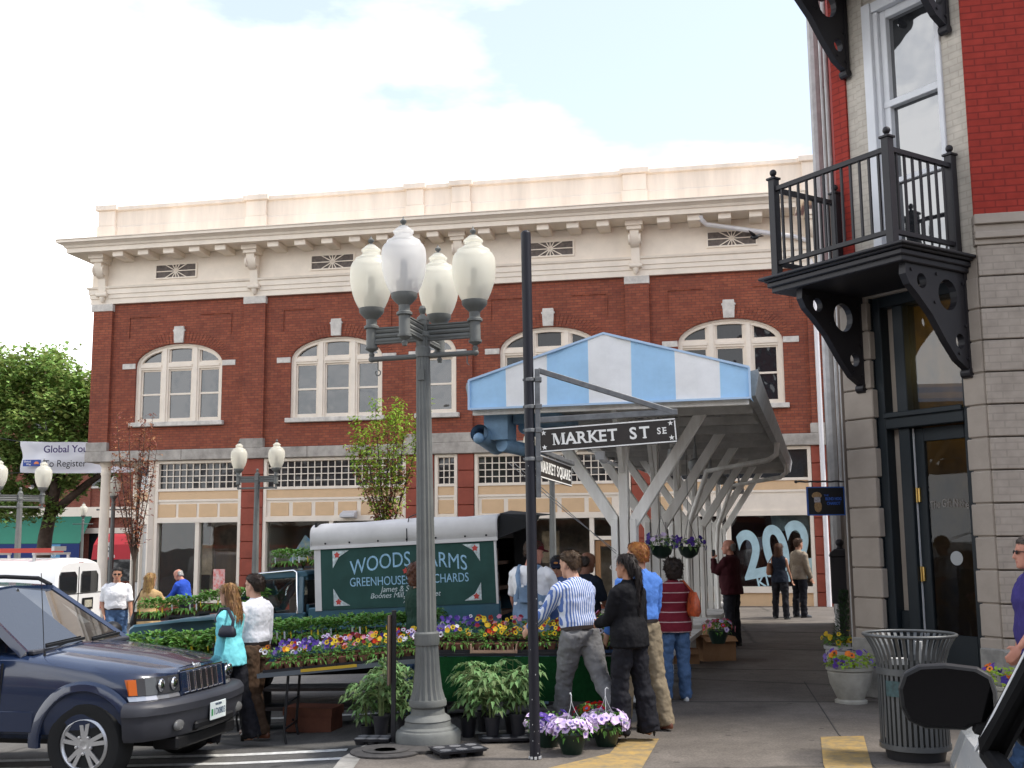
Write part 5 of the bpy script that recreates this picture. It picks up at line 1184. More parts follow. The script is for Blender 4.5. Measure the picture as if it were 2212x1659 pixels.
b = MB(); b.quad((-3.22, YC0+.02, 1.1), (-2.46, YC0+.02, 1.1), (-2.46, YC0+.075, 1.53), (-2.99, YC0+.075, 1.53)); b.quad((-3.22, YC1-.02, 1.1), (-2.46, YC1-.02, 1.1), (-2.46, YC1-.075, 1.53), (-2.99, YC1-.075, 1.53)); b.quad((-3.33, YC0+.05, 1.08), (-3.0, YC0+.1, 1.54), (-3.0, YC1-.1, 1.54), (-3.33, YC1-.05, 1.08)); b.quad((-2.35, YC0+.1, 1.18), (-2.35, YC0+.1, 1.5), (-2.35, YC1-.1, 1.5), (-2.35, YC1-.1, 1.18))
b.build('window', mat_glass('cab_glass', tint=(.75, .82, .8), alpha=.9, refl=.08), cab)
b = MB(); b.box(-2.6, -2.42, YC0+.1, YC1-.1, .75, 1.3); b.box(-2.85, -2.4, YC0+.1, YC1-.1, .6, .85); b.box(-3.3, -3.1, YC0+.06, YC1-.06, .85, 1.08); b.build('seat', mat('cab_seat', (.16, .15, .14), .9), cab, bevel=.04)
b = MB(); P = [(-2.98-.07*math.sin(i*math.pi/10), .45+.19*math.cos(i*math.pi/10), 1.1+.16*math.sin(i*math.pi/10)) for i in range(20)]; b.tube(P, .014, 8, closed=True); b.bar((-3.0, .27, 1.1), (-3.0, .63, 1.1), .02, .02); b.bar((-3.15, .45, 1.0), (-3.0, .45, 1.1), .03); b.build('steering_wheel', M_black, cab)
b = MB(); b.box(-3.02, -3.0, .72, .98, 1.42, 1.5); b.build('rear_view_mirror', M_black, cab)
b = MB()   # bonnet and wings
b.prism([(-4.62, .55), (-4.62, 1.0), (-4.55, 1.045), (-3.9, 1.085), (-3.3, 1.10), (-3.3, .5), (-3.45, .5), (-3.5, .72), (-3.6, .84), (-3.78, .9), (-3.96, .84), (-4.06, .72), (-4.1, .5), (-4.55, .5)], .0, .12, 'y'); b.prism([(-4.62, .55), (-4.62, 1.0), (-4.55, 1.045), (-3.9, 1.085), (-3.3, 1.10), (-3.3, .5), (-3.45, .5), (-3.5, .72), (-3.6, .84), (-3.78, .9), (-3.96, .84), (-4.06, .72), (-4.1, .5), (-4.55, .5)], W_-.12, W_, 'y')
b.prism([(-4.6, .96), (-4.55, 1.04), (-3.9, 1.09), (-3.28, 1.105), (-3.28, 1.05), (-4.5, .9)], .12, W_-.12, 'y'); b.build('bonnet', M_tblue, tk, bevel=.03, smooth=None)
b = MB(); b.box(-4.64, -4.6, .1, W_-.1, .6, .95); b.build('grille', M_black, tk); b = MB(); b.box(-4.75, -4.63, -.02, W_+.02, .42, .56); b.build('bumper', M_chrome, tk, bevel=.03)
b = MB(); b.ell((-3.2, -.16, 1.12), (.05, .09, .1)); b.bar((-3.2, .03, 1.08), (-3.2, -.1, 1.1), .02); b.build('wing_mirror', M_black, tk, smooth=60)
b = MB(); b.box(-4.4, 0, .35, W_-.35, .35, .5); b.build('chassis', M_black, tk)
for x, dz in ((-3.78, -.035), (-.62, -.02)): wheel(tk, x, .12, .35, .2, -1, 0, dz=dz); wheel(tk, x, W_-.12, .35, .2, 1, 0, dz=dz)
# ---------------- white van with ladder
M_vanw = mat('white_van_paint', (.72, .72, .71), .3, .5, coat=.6, var=.05, vscale=2)
vn = thing('van', 'white work van seen from behind with a red ladder on its roof', 'van', (-9.93, 24.4, road_h(-9.93, 24)), -9)
# van frame: x to the right (rear end at 0), y away
def vp(x, w0, dz=0): return (x, [(0, .5), (.93, .5), (.97, .6), (.985, .95), (.97, 1.2), (.90, 1.72+dz), (.80, 1.88+dz), (.5, 1.95+dz), (0, 1.98+dz)])
b = MB(); b.M = Matrix.Translation((0, .98, 0)); loftx(b, [vp(-4.2, 0, -.1), vp(-3.9, 0), vp(-.12, 0), vp(-.03, 0, -.03), (0.02, [(0, .52), (.9, .52), (.94, .62), (.955, .95), (.94, 1.18), (.86, 1.66), (.76, 1.80), (.5, 1.86), (0, 1.88)])])
b.prism([(-4.2, .5), (-4.2, 1.3), (-5.2, 1.1), (-5.3, .9), (-5.3, .5)], -.9, .9, 'y'); vb = b.build('body', M_vanw, vn, smooth=35)
for y0, y1 in ((.12, .82), (1.0, 1.72)):
    b = MB(); P = [(y0, 1.23), (y1, 1.23), (y1+.0, 1.6), (y1-.1, 1.7), (y0+.06, 1.7), (y0, 1.62)]
    b.add([(.045-.0*i, y, z-.02) for i, (y, z) in enumerate(P)]+[(-.02, y, z-.02) for y, z in P], [tuple(range(6))]+[(i, 6+i, 6+(i+1) % 6, (i+1) % 6) for i in range(6)]); wn_ = b.build('rear_window', M_tint, vn)
    b = MB(); b.add([(.041, y, z-.02) for y, z in P], [tuple(range(6))]); b.build('dark_lining', mat('van_inside', (.012, .01, .02), .8), wn_)
b = MB(); b.box(.018, .035, .905, .915, .55, 1.78); b.box(.02, .03, .05, 1.9, 1.185, 1.195); b.build('door_gap', M_black, vn)
b = MB(); b.box(.035, .06, 1.08, 1.5, .82, 1.08); vplate = b.build('licence_plate', M_black, vn); b = MB(); b.box(.06, .064, 1.14, 1.44, .87, 1.03); b.build('plate', mat('plate_grey', (.4, .38, .3), .6, var=.5, vscale=14), vplate)
b = MB(); b.box(-.05, .12, 0, 1.96, .34, .49); b.build('bumper', M_plas, vn, bevel=.03)
b = MB()
for y in (.03, 1.87): b.box(.01, .05, y, y+.07, .8, 1.1)
b.box(-.06, .02, .9, 1.08, 1.865, 1.885); split(b.build('tail_light', M_redl, vn))
b = MB()
for x in (-.7, -2.2, -3.5): b.box(x-.03, x+.03, .25, 1.71, 2.05, 2.1); b.box(x-.03, x+.03, .28, .32, 1.85, 2.05); b.box(x-.03, x+.03, 1.64, 1.68, 1.85, 2.05)
b.build('roof_rack', M_alloy, vn)
for y in (.3, 1.1): pass
wheel(vn, -1.0, .12, .36, .22, -1, 0); wheel(vn, -4.2, .12, .36, .22, -1, 0); wheel(vn, -1.0, 1.84, .36, .22, 1, 0); wheel(vn, -4.2, 1.84, .36, .22, 1, 0)
ld = thing('ladder', 'red and silver ladder lying on the roof rack of the white van', 'ladder', (-9.93, 24.4, road_h(-9.93, 24)), -9)
b = MB()
for y in (.45, .85): b.box(-4.3, -.35, y-.02, y+.02, 2.102, 2.2)
b.build('rail', mat('red_fibreglass', (.5, .05, .03), .5), ld)
b = MB()
for i in range(12): b.tube([(-4.2+i*.33, .45, 2.15), (-4.2+i*.33, .85, 2.15)], .018, 8)
b.box(-.37, -.3, .41, .89, 2.14, 2.24); b.build('rung', M_alloy, ld)
# ---------------- white pickup beside the camera
sv = thing('white_car', 'white vehicle at the lower right corner with a large black door mirror', 'car', (1.195, 3.0, -.085), -15.3)
# frame: y forward along the car, x to its right; origin on the left side at the windscreen pillar foot
def wp(w, z, zb=.5): return [(w, zb), (w+.0, .8), (w-.01, z-.13), (w-.05, z-.035), (w-.13, z)]
b = MB(); HWc = .95; vs, fs = [], []
sts = [(-4.0, .95, 1.2), (-2.5, .97, 1.24), (0, .97, 1.285), (.5, .96, 1.265), (.95, .93, 1.22), (1.1, .89, 1.17), (1.16, .84, 1.05)]
for y, w, z in sts:
    P = wp(w, z); ring = [(HWc-x_, y, zz) for x_, zz in P]+[(HWc, y, z+.045)]+[(HWc+x_, y, zz) for x_, zz in P[::-1]]; vs += ring
n = 11
for i in range(len(sts)-1):
    for j in range(n): fs.append((i*n+j, (i+1)*n+j, (i+1)*n+(j+1) % n, i*n+(j+1) % n))
fs += [tuple(range(n)), tuple(range((len(sts)-1)*n, len(sts)*n))[::-1]]
b.add(vs, fs); wb = b.build('body', mat('white_car_paint', (.58, .6, .6), .25, .5, coat=.8), sv, smooth=40)
bpy.context.view_layer.update()
b = MB()
for s_ in (0, 1):
    X = .05 if s_ == 0 else 2*HWc-.05; I_ = 1 if s_ == 0 else -1
    b.bar((X, .05, 1.28), (X+I_*.16, -.75, 1.86), .06, .07, up=(1, 0, 0)); b.bar((X, -1.1, 1.25), (X+I_*.16, -1.15, 1.86), .12, .06, up=(1, 0, 0)); b.bar((X+.0, .12, 1.262), (X, -3.8, 1.215), .05, .05)
b.build('cabin_pillar', mat('matt_black_trim', (.006, .006, .007), .85, .1), sv, bevel=.01)
b = MB(); b.box(.18, 2*HWc-.18, -3.6, -.7, 1.84, 1.93); b.build('roof', MATS['white_car_paint'], sv, bevel=.03, segs=2)
b = MB(); b.bar((.014, .08, 1.27), (.172, -.74, 1.87), .007, .008); b.build('pillar_trim', M_whitep, sv)
b = MB(); b.quad((.05, -.02, 1.27), (.2, -.75, 1.85), (.2, -1.1, 1.85), (.05, -1.1, 1.25)); b.quad((.05, -1.2, 1.25), (.2, -1.2, 1.85), (.2, -2.9, 1.85), (.05, -3.5, 1.22)); b.quad((.08, .08, 1.3), (2*HWc-.08, .08, 1.3), (2*HWc-.22, -.72, 1.86), (.22, -.72, 1.86)); b.build('window', M_tint, sv)
b = MB(); b.box(.1, 1.8, -.5, -.0, 1.05, 1.26); b.box(.3, .8, -1.6, -1.4, .8, 1.6); b.box(1.1, 1.6, -1.6, -1.4, .8, 1.6); b.build('seat', M_black, sv, bevel=.03)
b = MB(); mp_ = [(-.122, -.03), (-.125, .02), (-.11, .06), (-.07, .082), (.0, .088), (.08, .08), (.115, .06), (.125, .02), (.125, -.03), (.1, -.065), (.06, -.072), (.04, -.085), (-.06, -.085), (-.105, -.068)]
MM = Matrix.Translation((-.05, .07, 1.405)) @ Matrix.Rotation(R(-5), 4, 'Z')
b.M = MM; b.prism(mp_, 0.0, .05, 'y'); b.prism([(x*.86, z*.85) for x, z in mp_], .05, .09, 'y'); mr = b.build('door_mirror', M_black, sv, bevel=.012, segs=2)
b = MB(); b.M = MM; b.prism([(x*.9, z*.88) for x, z in mp_], -.004, -.0005, 'y'); b.build('mirror_glass', mat('dark_mirror', (.03, .03, .034), .09, .5, metal=1.), mr)
b = MB(); b.M = MM; b.bar((.06, .03, -.07), (.17, .03, -.095), .05, .045); b.bar((.1, .03, -.05), (.17, .03, -.04), .04, .04); b.build('mirror_arm', M_black, mr, bevel=.008)
wheel(sv, 0, 0, .01, .01, -1, 0) if False else None
for y in (.55, -2.6):
    b = MB(); b.tube([(.05, y, .36), (.3, y, .36)], .36, 28); b.tube([(1.6, y, .36), (1.85, y, .36)], .36, 28); b.build('wheel', M_tyre, sv, smooth=40)
b = MB(); b.box(.1, 1.8, -3.9, 1.1, .3, .5); b.build('chassis', M_black, sv)
# ---------------- silver car behind the stall
sc_ = thing('silver_car', 'silver car parked behind the flower stall, mostly hidden by shoppers', 'car', (.45, 17.7, -.09), -11)
def cp(w, z): return [(0, .3), (w-.08, .3), (w, .45), (w, .62), (w-.04, z-.06), (w-.12, z), (0, z+.03)]
b = MB(); loftx(b, [(.85, cp(.7, .62)), (.7, cp(.8, .72)), (.2, cp(.84, .82)), (-.8, cp(.86, .95)), (-2.6, cp(.86, .96)), (-3.4, cp(.8, .92)), (-3.6, cp(.74, .8))]); sb_ = b.build('body', mat('silver_paint', (.5, .51, .52), .25, .5, metal=.5, coat=.8), sc_, smooth=40)
b = MB(); loftx(b, [(-.75, [(0, .9), (.76, .9), (.74, .95), (0, .97)]), (-1.5, [(0, .9), (.76, .9), (.6, 1.38), (0, 1.42)]), (-2.4, [(0, .9), (.76, .9), (.6, 1.38), (0, 1.42)]), (-3.2, [(0, .9), (.7, .9), (.68, .95), (0, .97)])]); b.build('greenhouse', M_tint, sc_, smooth=30)
for x in (0, -2.65):
    for sg in (-1, 1): wheel(sc_, x, sg*.74, .31, .2, sg, 0)
# ================================================================ PLANTS, STALL, STREET FURNITURE
M_leaf = mat('leaf_green', (.11, .23, .04), .55, .3, leaf=True, trans=.25, island=.4)
M_leafy = mat('leaf_yellowgreen', (.27, .40, .04), .55, .3, leaf=True, trans=.35, island=.35)
M_leafd = mat('leaf_tomato', (.15, .25, .09), .6, .25, leaf=True, trans=.25, island=.4)
M_leafr = mat('leaf_rust', (.26, .10, .06), .7, .2, leaf=True, trans=.25, island=.4)
M_leaft = mat('leaf_tree', (.26, .35, .10), .6, .25, leaf=True, trans=.4, island=.5)
M_stem = mat('stem', (.12, .16, .05), .7); M_bark = mat('bark', (.09, .065, .05), .9, .2, var=.4, vscale=6, bump=.4, bscale=20)
FC = {'yellow': (.66, .43, .03), 'purple': (.085, .045, .28), 'maroon': (.22, .012, .02), 'red': (.55, .015, .01), 'white': (.7, .68, .74), 'lilac': (.70, .56, .80), 'orange': (.75, .2, .03), 'pink': (.55, .22, .32), 'violet': (.22, .15, .46)}
M_fl = {k: mat('petal_'+k, v, .6, .2, leaf=True, trans=.25, island=.22) for k, v in FC.items()}
M_eye = mat('petal_eye', (.05, .008, .012), .7); M_pot = mat('brown_pot', (.16, .075, .05), .8, .2, var=.25, vscale=8); M_tray = mat('black_tray', (.016, .016, .02), .5, .4); M_tanp = mat('tan_plastic', (.42, .26, .18), .6); M_potg = mat('dark_green_pot', (.008, .022, .014), .35, .5)
M_soil = mat('soil', (.035, .022, .015), .95, .1); M_tagy = mat('plant_tag', (.7, .5, .02), .6)
def leaf(b, p, d, L, W, r, droop=.25):
    """one folded leaf from p along d"""
    d = Vector(d).normalized(); s = d.cross(Vector((r.uniform(-.3, .3), r.uniform(-.3, .3), 1)))
    if s.length < .05: s = Vector((1, 0, 0))
    s.normalize(); u = s.cross(d); p = Vector(p); m = p+d*L*.45+u*L*.05; t = p+d*L-Vector((0, 0, L*droop))
    b.add([p, m-s*W/2+u*W*.12, m, m+s*W/2+u*W*.12, t], [(0, 2, 1), (0, 3, 2), (1, 2, 4), (2, 3, 4)])
def rdir(r, up=.3):
    a = r.uniform(0, 2*math.pi); z = r.uniform(-.4, 1)+up; return Vector((math.cos(a), math.sin(a), z)).normalized()
def leafcloud(b, c, rad, n, L, W, r, up=.2, droop=.25, shell=.5):
    for i in range(n):
        d = rdir(r, 0); f = shell+(1-shell)*r.random()
        p = (c[0]+d.x*rad[0]*f, c[1]+d.y*rad[1]*f, c[2]+d.z*rad[2]*f); q = Vector((d.x, d.y, d.z*.5+up+r.uniform(-.3, .3)))
        s = r.uniform(.65, 1.25); leaf(b, p, q, L*s, W*s, r, droop)
def blossom(b, p, nrm, rad, ci, ce, r):
    """five-petalled flower: uneven rounded petals round a dark eye"""
    nrm = Vector(nrm).normalized(); u = nrm.cross(Vector((.1, .2, 1))).normalized(); v = nrm.cross(u); p = Vector(p); k = 10
    vs = [p+nrm*rad*.02]; a0 = r.uniform(0, 6)
    for i in range(k):
        q = rad*(1 if i % 2 == 0 else .8)*r.uniform(.88, 1.1); a = a0+2*math.pi*i/k; vs.append(p+(u*math.cos(a)+v*math.sin(a))*q+nrm*rad*r.uniform(.1, .3))
    b.cur = ci; b.add(vs, [(0, 1+i, 1+(i+1) % k) for i in range(k)])
    if ce is not None:
        b.cur = ce; q = rad*.38; b.add([p+nrm*rad*.16+(u*math.cos(2*math.pi*i/5)+v*math.sin(2*math.pi*i/5))*q for i in range(5)], [tuple(range(5))])
    b.cur = 0
def box_tray(name, label, cat, seed, cols, m_tray=M_tray, W=.40, D=.27, rows=2, n=4, fh=.13, nfl=26, group=None, lf=M_leaf, nleaf=110, ll=.05):
    r = random.Random(seed); t = thing(name, label, cat, (0, 0, 0), 0, group)
    b = MB()
    b.box(-W/2, W/2, -D/2, D/2, 0, .012)
    for q in ((-W/2, W/2, -D/2, -D/2+.008), (-W/2, W/2, D/2-.008, D/2), (-W/2, -W/2+.008, -D/2+.008, D/2-.008), (W/2-.008, W/2, -D/2+.008, D/2-.008)): b.box(q[0], q[1], q[2], q[3], .012, .03)
    b.build('tray', m_tray, t)
    cw = W/n; chh = D/rows; b = MB()
    for i in range(n):
        for j in range(rows):
            x, y = -W/2+cw*(i+.5), -D/2+chh*(j+.5); b.stack([(x, y, .013, cw*.38, chh*.38, .6), (x, y, .075, cw*.47, chh*.47, .6), (x, y, .082, cw*.48, chh*.48, .6), (x, y, .07, cw*.42, chh*.42, .6)], 12)
    b.build('pot', M_pot, t)
    b = MB(); leafcloud(b, (0, 0, .08+fh*.45), (W*.56, D*.62, fh*.6), int(nleaf*1.3), ll, ll*.55, r, .4); leafcloud(b, (0, -D*.2, .075), (W*.53, D*.42, .035), int(nleaf*.6), ll, ll*.5, r, -.2, .5)
    b.build('foliage', lf, t)
    if cols:
        names = list(dict.fromkeys(cols)); b = MB()
        for i in range(nfl):
            x, y = r.uniform(-W*.53, W*.53), r.uniform(-D*.62, D*.5); z = .08+fh+r.uniform(-.04, .045)
            c = r.choice(cols); e = len(names) if c in ('yellow', 'white', 'lilac', 'orange', 'maroon') and r.random() < .7 else None
            blossom(b, (x, y, z), (r.uniform(-.5, .5), -1, r.uniform(.1, .9)), r.uniform(.021, .031), names.index(c), e, r)
        b.build('blossom', [M_fl[c] for c in names]+[M_eye], t)
    else:
        b = MB()
        for i in range(3): x = r.uniform(-W*.45, W*.45); b.add([(x-.008, -D*.5, .07), (x+.008, -D*.5, .07), (x+.008+r.uniform(-.01, .01), -D*.52, .15), (x-.008, -D*.52, .15)], [(0, 1, 2, 3)])
        split(b.build('plant_tag', M_tagy if seed % 2 else M_whitep, t))
    return t
# ---- stall tables
M_astro = mat('green_turf_skirt', (.006, .046, .013), .95, .1, var=.3, vscale=30, bump=.6, bscale=200)
tb = thing('stall_table', 'flower stall table covered to the sides with a bright green turf skirt', 'table', (.13, 11.25, 0), -3)
b = MB(); b.box(-.95, .98, -.4, .42, .655, .68); b.build('tabletop', mat('black_cloth', (.012, .012, .015), .9), tb)
b = MB(); n = 60
def sk(x): return .012*math.sin(x*9)+.006*math.sin(x*23)
P = [(-.96+1.96*i/n, -.405+sk(-.96+1.96*i/n)) for i in range(n+1)]+[(1.0, -.405+.82*i/10) for i in range(1, 11)]
Pl = [(-.96, .41-.8*i/10) for i in range(10)]+P
b.add([(x, y, .652) for x, y in Pl]+[(x*1.01, y-.03 if y < -.3 else y, .24) for x, y in Pl], [(i, i+1, len(Pl)+i+1, len(Pl)+i)[::-1] for i in range(len(Pl)-1)]); b.build('skirt', M_astro, tb, smooth=60)
for x in (-.85, .88):
    for y in (-.3, .32): b = MB(); b.tube([(x, y, -.1), (x, y, .655)], .016, 8); b.build('leg', M_blk, tb)
def ftable(label, loc, rz, L, W, h, tilt, edge=None, legs=True):
    t = thing('folding_table', label, 'table', loc, rz, 'tables of the plant stall')
    b = MB(); b.box(-L/2, L/2, -W/2, W/2, h-.035, h); top = b.build('tabletop', mat('worn_table', (.09, .055, .035), .7, var=.5, vscale=6), t)
    b = MB(); b.box(-L/2-.003, L/2+.003, -W/2-.006, -W/2, h-.04, h+.004); b.build('table_edge', mat('grey_edge', (.10, .115, .13), .5), t)
    if edge: b = MB(); b.box(edge[0], edge[1], -W/2-.012, -W/2-.006, h-.02, h+.008); b.build('edge_tape', mat('yellow_tape', (.5, .32, .02), .6), t)
    for sx in (-1, 1):
        b = MB(); x = sx*(L/2-.22); lo = -.045
        for y in (-W/2+.1, W/2-.1): b.tube([(x, y, lo), (x+sx*.02, y, .1), (x-sx*.06, y, h-.04)], .014, 8)
        b.tube([(x+sx*.01, -W/2+.1, .14), (x+sx*.01, W/2-.1, .14)], .011, 8); b.tube([(x-.03*sx, -W/2+.1, h*.55), (x-.03*sx, W/2-.1, h*.55)], .01, 8)
        if legs: b.build('leg', M_blk, t)
    t.rotation_euler = (0, R(-tilt), R(rz)); return t
ftable('sloping folding table of pansies with a yellow taped edge', (-1.66, 11.45, deck_h(-1.66, 11)), -2, 1.56, .72, .695, 5.0, (-.35, .2))
ftable('folding table carrying the back rows of green seedlings', (-2.0, 12.35, deck_h(-2, 12)), -3, 2.3, .6, .84, 3.2)
ftable('low folding table of seedlings behind the navy SUV bonnet', (-3.85, 12.55, deck_h(-3.85, 12)), -3, 1.5, .8, .72, 2.5)
b = MB(); b.box(-1.1, 1.1, -.2, .2, .3, .33); b.box(-1.1, 1.1, -.2, .2, .1, .13); b.box(-1.1, -1.06, -.2, .2, -.1, .33); b.box(1.06, 1.1, -.2, .2, -.1, .33)
tag(b.build('plant_shelf', mat('dark_shelf', (.06, .05, .045), .8, var=.3), loc=(-1.6, 12.3, deck_h(-1.6, 12)+.03)), 'low dark plank shelf under the seedling tables', 'shelf')
PG = 'trays of pansies on the stall tables'; SG = 'trays of green seedlings on the stall tables'
pan = {}
KINDS = [('yellow', ['yellow']*6+['red', 'maroon']), ('purple', ['purple', 'violet', 'violet', 'white', 'yellow', 'purple']), ('mixed', ['yellow', 'maroon', 'red', 'purple', 'orange', 'white', 'yellow', 'pink', 'violet', 'purple']), ('pale', ['lilac', 'violet', 'white', 'yellow', 'lilac', 'pink']), ('maroon', ['maroon', 'maroon', 'yellow', 'orange', 'yellow', 'pink']), ('violet', ['purple']*6+['violet', 'white'])]
for i, (k, cols) in enumerate(KINDS):
    pan[k] = [box_tray('pansy_tray', 'x', 'flower tray', 20+i*2+j, cols, nfl=24) for j in range(2)]
used = set()
CW = {'yellow': 'bright yellow', 'purple': 'purple and blue', 'mixed': 'many-coloured', 'pale': 'pale lilac', 'maroon': 'maroon and gold', 'violet': 'deep violet'}
def put_tray(k, j, loc, rz, where, tilt=0):
    o = pan[k][j]
    if (k, j) in used: o = copy_tree(o)
    used.add((k, j)); place(o, loc, rz, '%s pansies %s' % (CW[k], where), PG); o.rotation_euler = (0, R(-tilt), R(rz)); return o
# skirted table: front and back rows
row = ['purple', 'yellow', 'yellow', 'mixed', 'mixed']; where = ['at the lamp-post end of the skirted table', 'in the tan slotted carrier on the skirted table', 'just left of the black sign post on the skirted table', 'beside the striped-shirt man on the skirted table', 'at the blue carrier end of the skirted table']
wb_ = ['behind the purple tray beside the lamp post', 'behind the tan slotted carrier', 'behind the black sign post', 'behind the striped-shirt man', 'at the far right corner of the skirted table']
for i in range(5):
    x = -.72+i*.40; put_tray(row[i], i % 2, (.13+x, 11.02-.05*x, .682), -3, where[i])
    put_tray(['violet', 'maroon', 'yellow', 'pale', 'mixed'][i], (i+1) % 2, (.13+x+.03, 11.36-.05*x, .74), -3, wb_[i])
def carrier(label, x, m):
    b = MB(); b.box(-.215, .215, -.16, -.15, .0, .018); b.box(-.215, .215, -.16, .15, -.0, .006); b.box(-.215, .215, -.155, -.148, .018, .03)
    for i in range(8): b.prism([(-.2+i*.055, .018), (-.19+i*.055, .018), (-.193+i*.055, .06), (-.197+i*.055, .06)], -.16, -.15, 'y')
    b.prism([(-.225, 0), (-.2, 0), (-.215, .085), (-.225, .085)], -.16, .15, 'y'); b.prism([(.2, 0), (.225, 0), (.225, .085), (.215, .085)], -.16, .15, 'y')
    tag(b.build('carrier_tray', m, loc=(.13+x, 11.01-.05*x, .681), rot=(0, 0, R(-3))), label, 'carrier', 'plastic carriers on the stall')
carrier('tan slotted plastic carrier on the front edge of the skirted table', -.32, M_tanp); carrier('blue plastic carrier at the right end of the skirted table', .87, mat('blue_plastic', (.04, .09, .2), .5))
# sloping table
def tz(x, base, h, tilt): return deck_h(base, 11)+h+math.tan(R(tilt))*(x-base)
rowA = ['mixed', 'violet', 'maroon', 'yellow', 'pale']; rowB = ['violet', 'pale', 'maroon', 'mixed', 'yellow']
ws = ['at the low left end of the sloping table', 'second from the low end of the sloping table', 'at the middle of the sloping table above the yellow tape', 'second from the lamp post on the sloping table', 'on the sloping table against the fluted lamp pole']
ws2 = ['in the back row at the low end of the sloping table', 'second in the back row of the sloping table', 'in the middle of the back row of the sloping table', 'fourth in the back row of the sloping table', 'at the pole end of the sloping table back row']
for i in range(5):
    x = -2.25+i*.315
    put_tray(rowA[i], i % 2, (x, 11.24, tz(x, -1.66, .70, 5.0)), -2, ws[i], 5.0)
    put_tray(rowB[i], (i+1) % 2, (x+.05, 11.58, tz(x+.05, -1.66, .71, 5.0)), -2, ws2[i], 5.0)
for (k_, q_) in list(pan.items()):
    for j_ in (0, 1):
        if (k_, j_) not in used:
            for c_ in list(q_[j_].children): bpy.data.objects.remove(c_)
            bpy.data.objects.remove(q_[j_])
seed0 = box_tray('seedling_tray', 'x', 'seedling tray', 51, None, M_tray, W=.42, nleaf=250, fh=.20, ll=.065, n=5)
seed1 = box_tray('seedling_tray', 'x', 'seedling tray', 52, None, M_tray, W=.42, nleaf=270, fh=.18, ll=.06, n=5)
seed2 = box_tray('seedling_tray', 'x', 'seedling tray', 53, None, M_tray, W=.42, nleaf=120, fh=.15, ll=.11, n=4)
sused = set()
def put_seed(o, loc, rz, label, tilt=0):
    if o in sused: o = copy_tree(o)
    else: sused.add(o)
    place(o, loc, rz, label, SG); o.rotation_euler = (0, R(-tilt), R(rz)); return o
pos_w = ['at the left end of the back table', 'behind the white-shirt man on the back table', 'second right of the white-shirt man on the back table', 'in the middle of the back table', 'left of the dark-green-shirt man on the back table']
for i in range(6):
    x = -3.0+i*.40; lb = (pos_w+['at the lamp-post end of the back table'])[i]
    put_seed([seed0, seed1][i % 2], (x, 12.2, tz(x, -2.0, .845, 3.2)), -3, 'leafy tomato seedling tray '+lb, 3.2)
    put_seed([seed1, seed0][i % 2], (x+.03, 12.5, tz(x, -2.0, .85, 3.2)), -3, 'second-row seedling tray '+lb, 3.2)
for i in range(4):
    x = -4.4+i*.42; lb = ['farthest left', 'second from the left', 'third from the left', 'nearest the cyan-sweater woman'][i]
    put_seed(seed2, (x, 12.35, tz(x, -3.85, .725, 2.5)), -3, 'broad-leaved seedlings on the low table, '+lb, 2.5)
    put_seed([seed1, seed0][i % 2], (x, 12.72, tz(x, -3.85, .76, 2.5)), -3, 'fine-leaved seedlings on the back of the low table, '+lb, 2.5)
for i in range(4):   # on the truck's bonnet and cab roof
    x = -4.25+i*.38; y = 13.78-.19*(x+4.3)
    put_seed([seed0, seed1][i % 2], (x, y-.25, deck_h(x, 13)+1.10+.03*i), -11, 'seedling tray on the teal truck bonnet, '+['at its nose', 'second from its nose', 'third from its nose', 'against the windscreen'][i], 2.4)
for i in range(2):
    x = -2.78+i*.44; put_seed([seed1, seed0][i], (x, 14.0-.19*(x+2.8), deck_h(x, 13)+1.615), -11, ['seedling tray on the front of the truck cab roof', 'seedling tray on the cab roof against the canvas box'][i], 2.4)
# ---- tomato plants in pots on the ground
def tomato(seed, h=.42):
    r = random.Random(seed); t = thing('tomato_plant', 'x', 'potted plant', (0, 0, 0), 0, 'tomato plants in black pots by the lamp base')
    b = MB(); b.lathe([(.052, 0), (.07, .15), (.076, .15), (.076, .165), (.068, .165), (.066, .15)], 20); b.build('pot', M_tray, t, smooth=40)
    b = MB(); b.lathe([(.066, .14), (.03, .15)], 12); b.build('soil', M_soil, t)
    s = MB(); f = MB()
    for k in range(4):
        a = r.uniform(0, 6.3); lean = r.uniform(.02, .1); hh = h*r.uniform(.75, 1.05)
        P = [(.02*math.cos(a)+lean*math.cos(a)*q*q, .02*math.sin(a)+lean*math.sin(a)*q*q, .14+hh*q) for q in (0, .33, .66, 1)]; s.tube(P, [.006, .005, .004, .002], 5)
        for i in range(9):
            q = .25+.75*i/8; base = Vector(P[0]).lerp(Vector(P[3]), q); aa = r.uniform(0, 6.3); L = r.uniform(.09, .17); d = Vector((math.cos(aa), math.sin(aa), r.uniform(.1, .6)))
            mid = base+d*L*.6; tip = base+d*L-Vector((0, 0, L*.35)); s.tube([base, mid, tip], [.003, .002, .001], 4)
            for m in range(4):
                for sg in (-1, 1):
                    p = mid.lerp(tip, m/3.2); dd = (d+Vector((-d.y, d.x, 0))*sg*1.1); dd.z -= .35; leaf(f, p, dd, r.uniform(.05, .085), r.uniform(.02, .034), r, .45)
            leaf(f, tip, d-Vector((0, 0, .5)), .08, .035, r, .5)
    s.build('stem', M_stem, t); f.build('foliage', M_leafd, t); return t
toms = [tomato(61), tomato(62, .46), tomato(63, .38)]
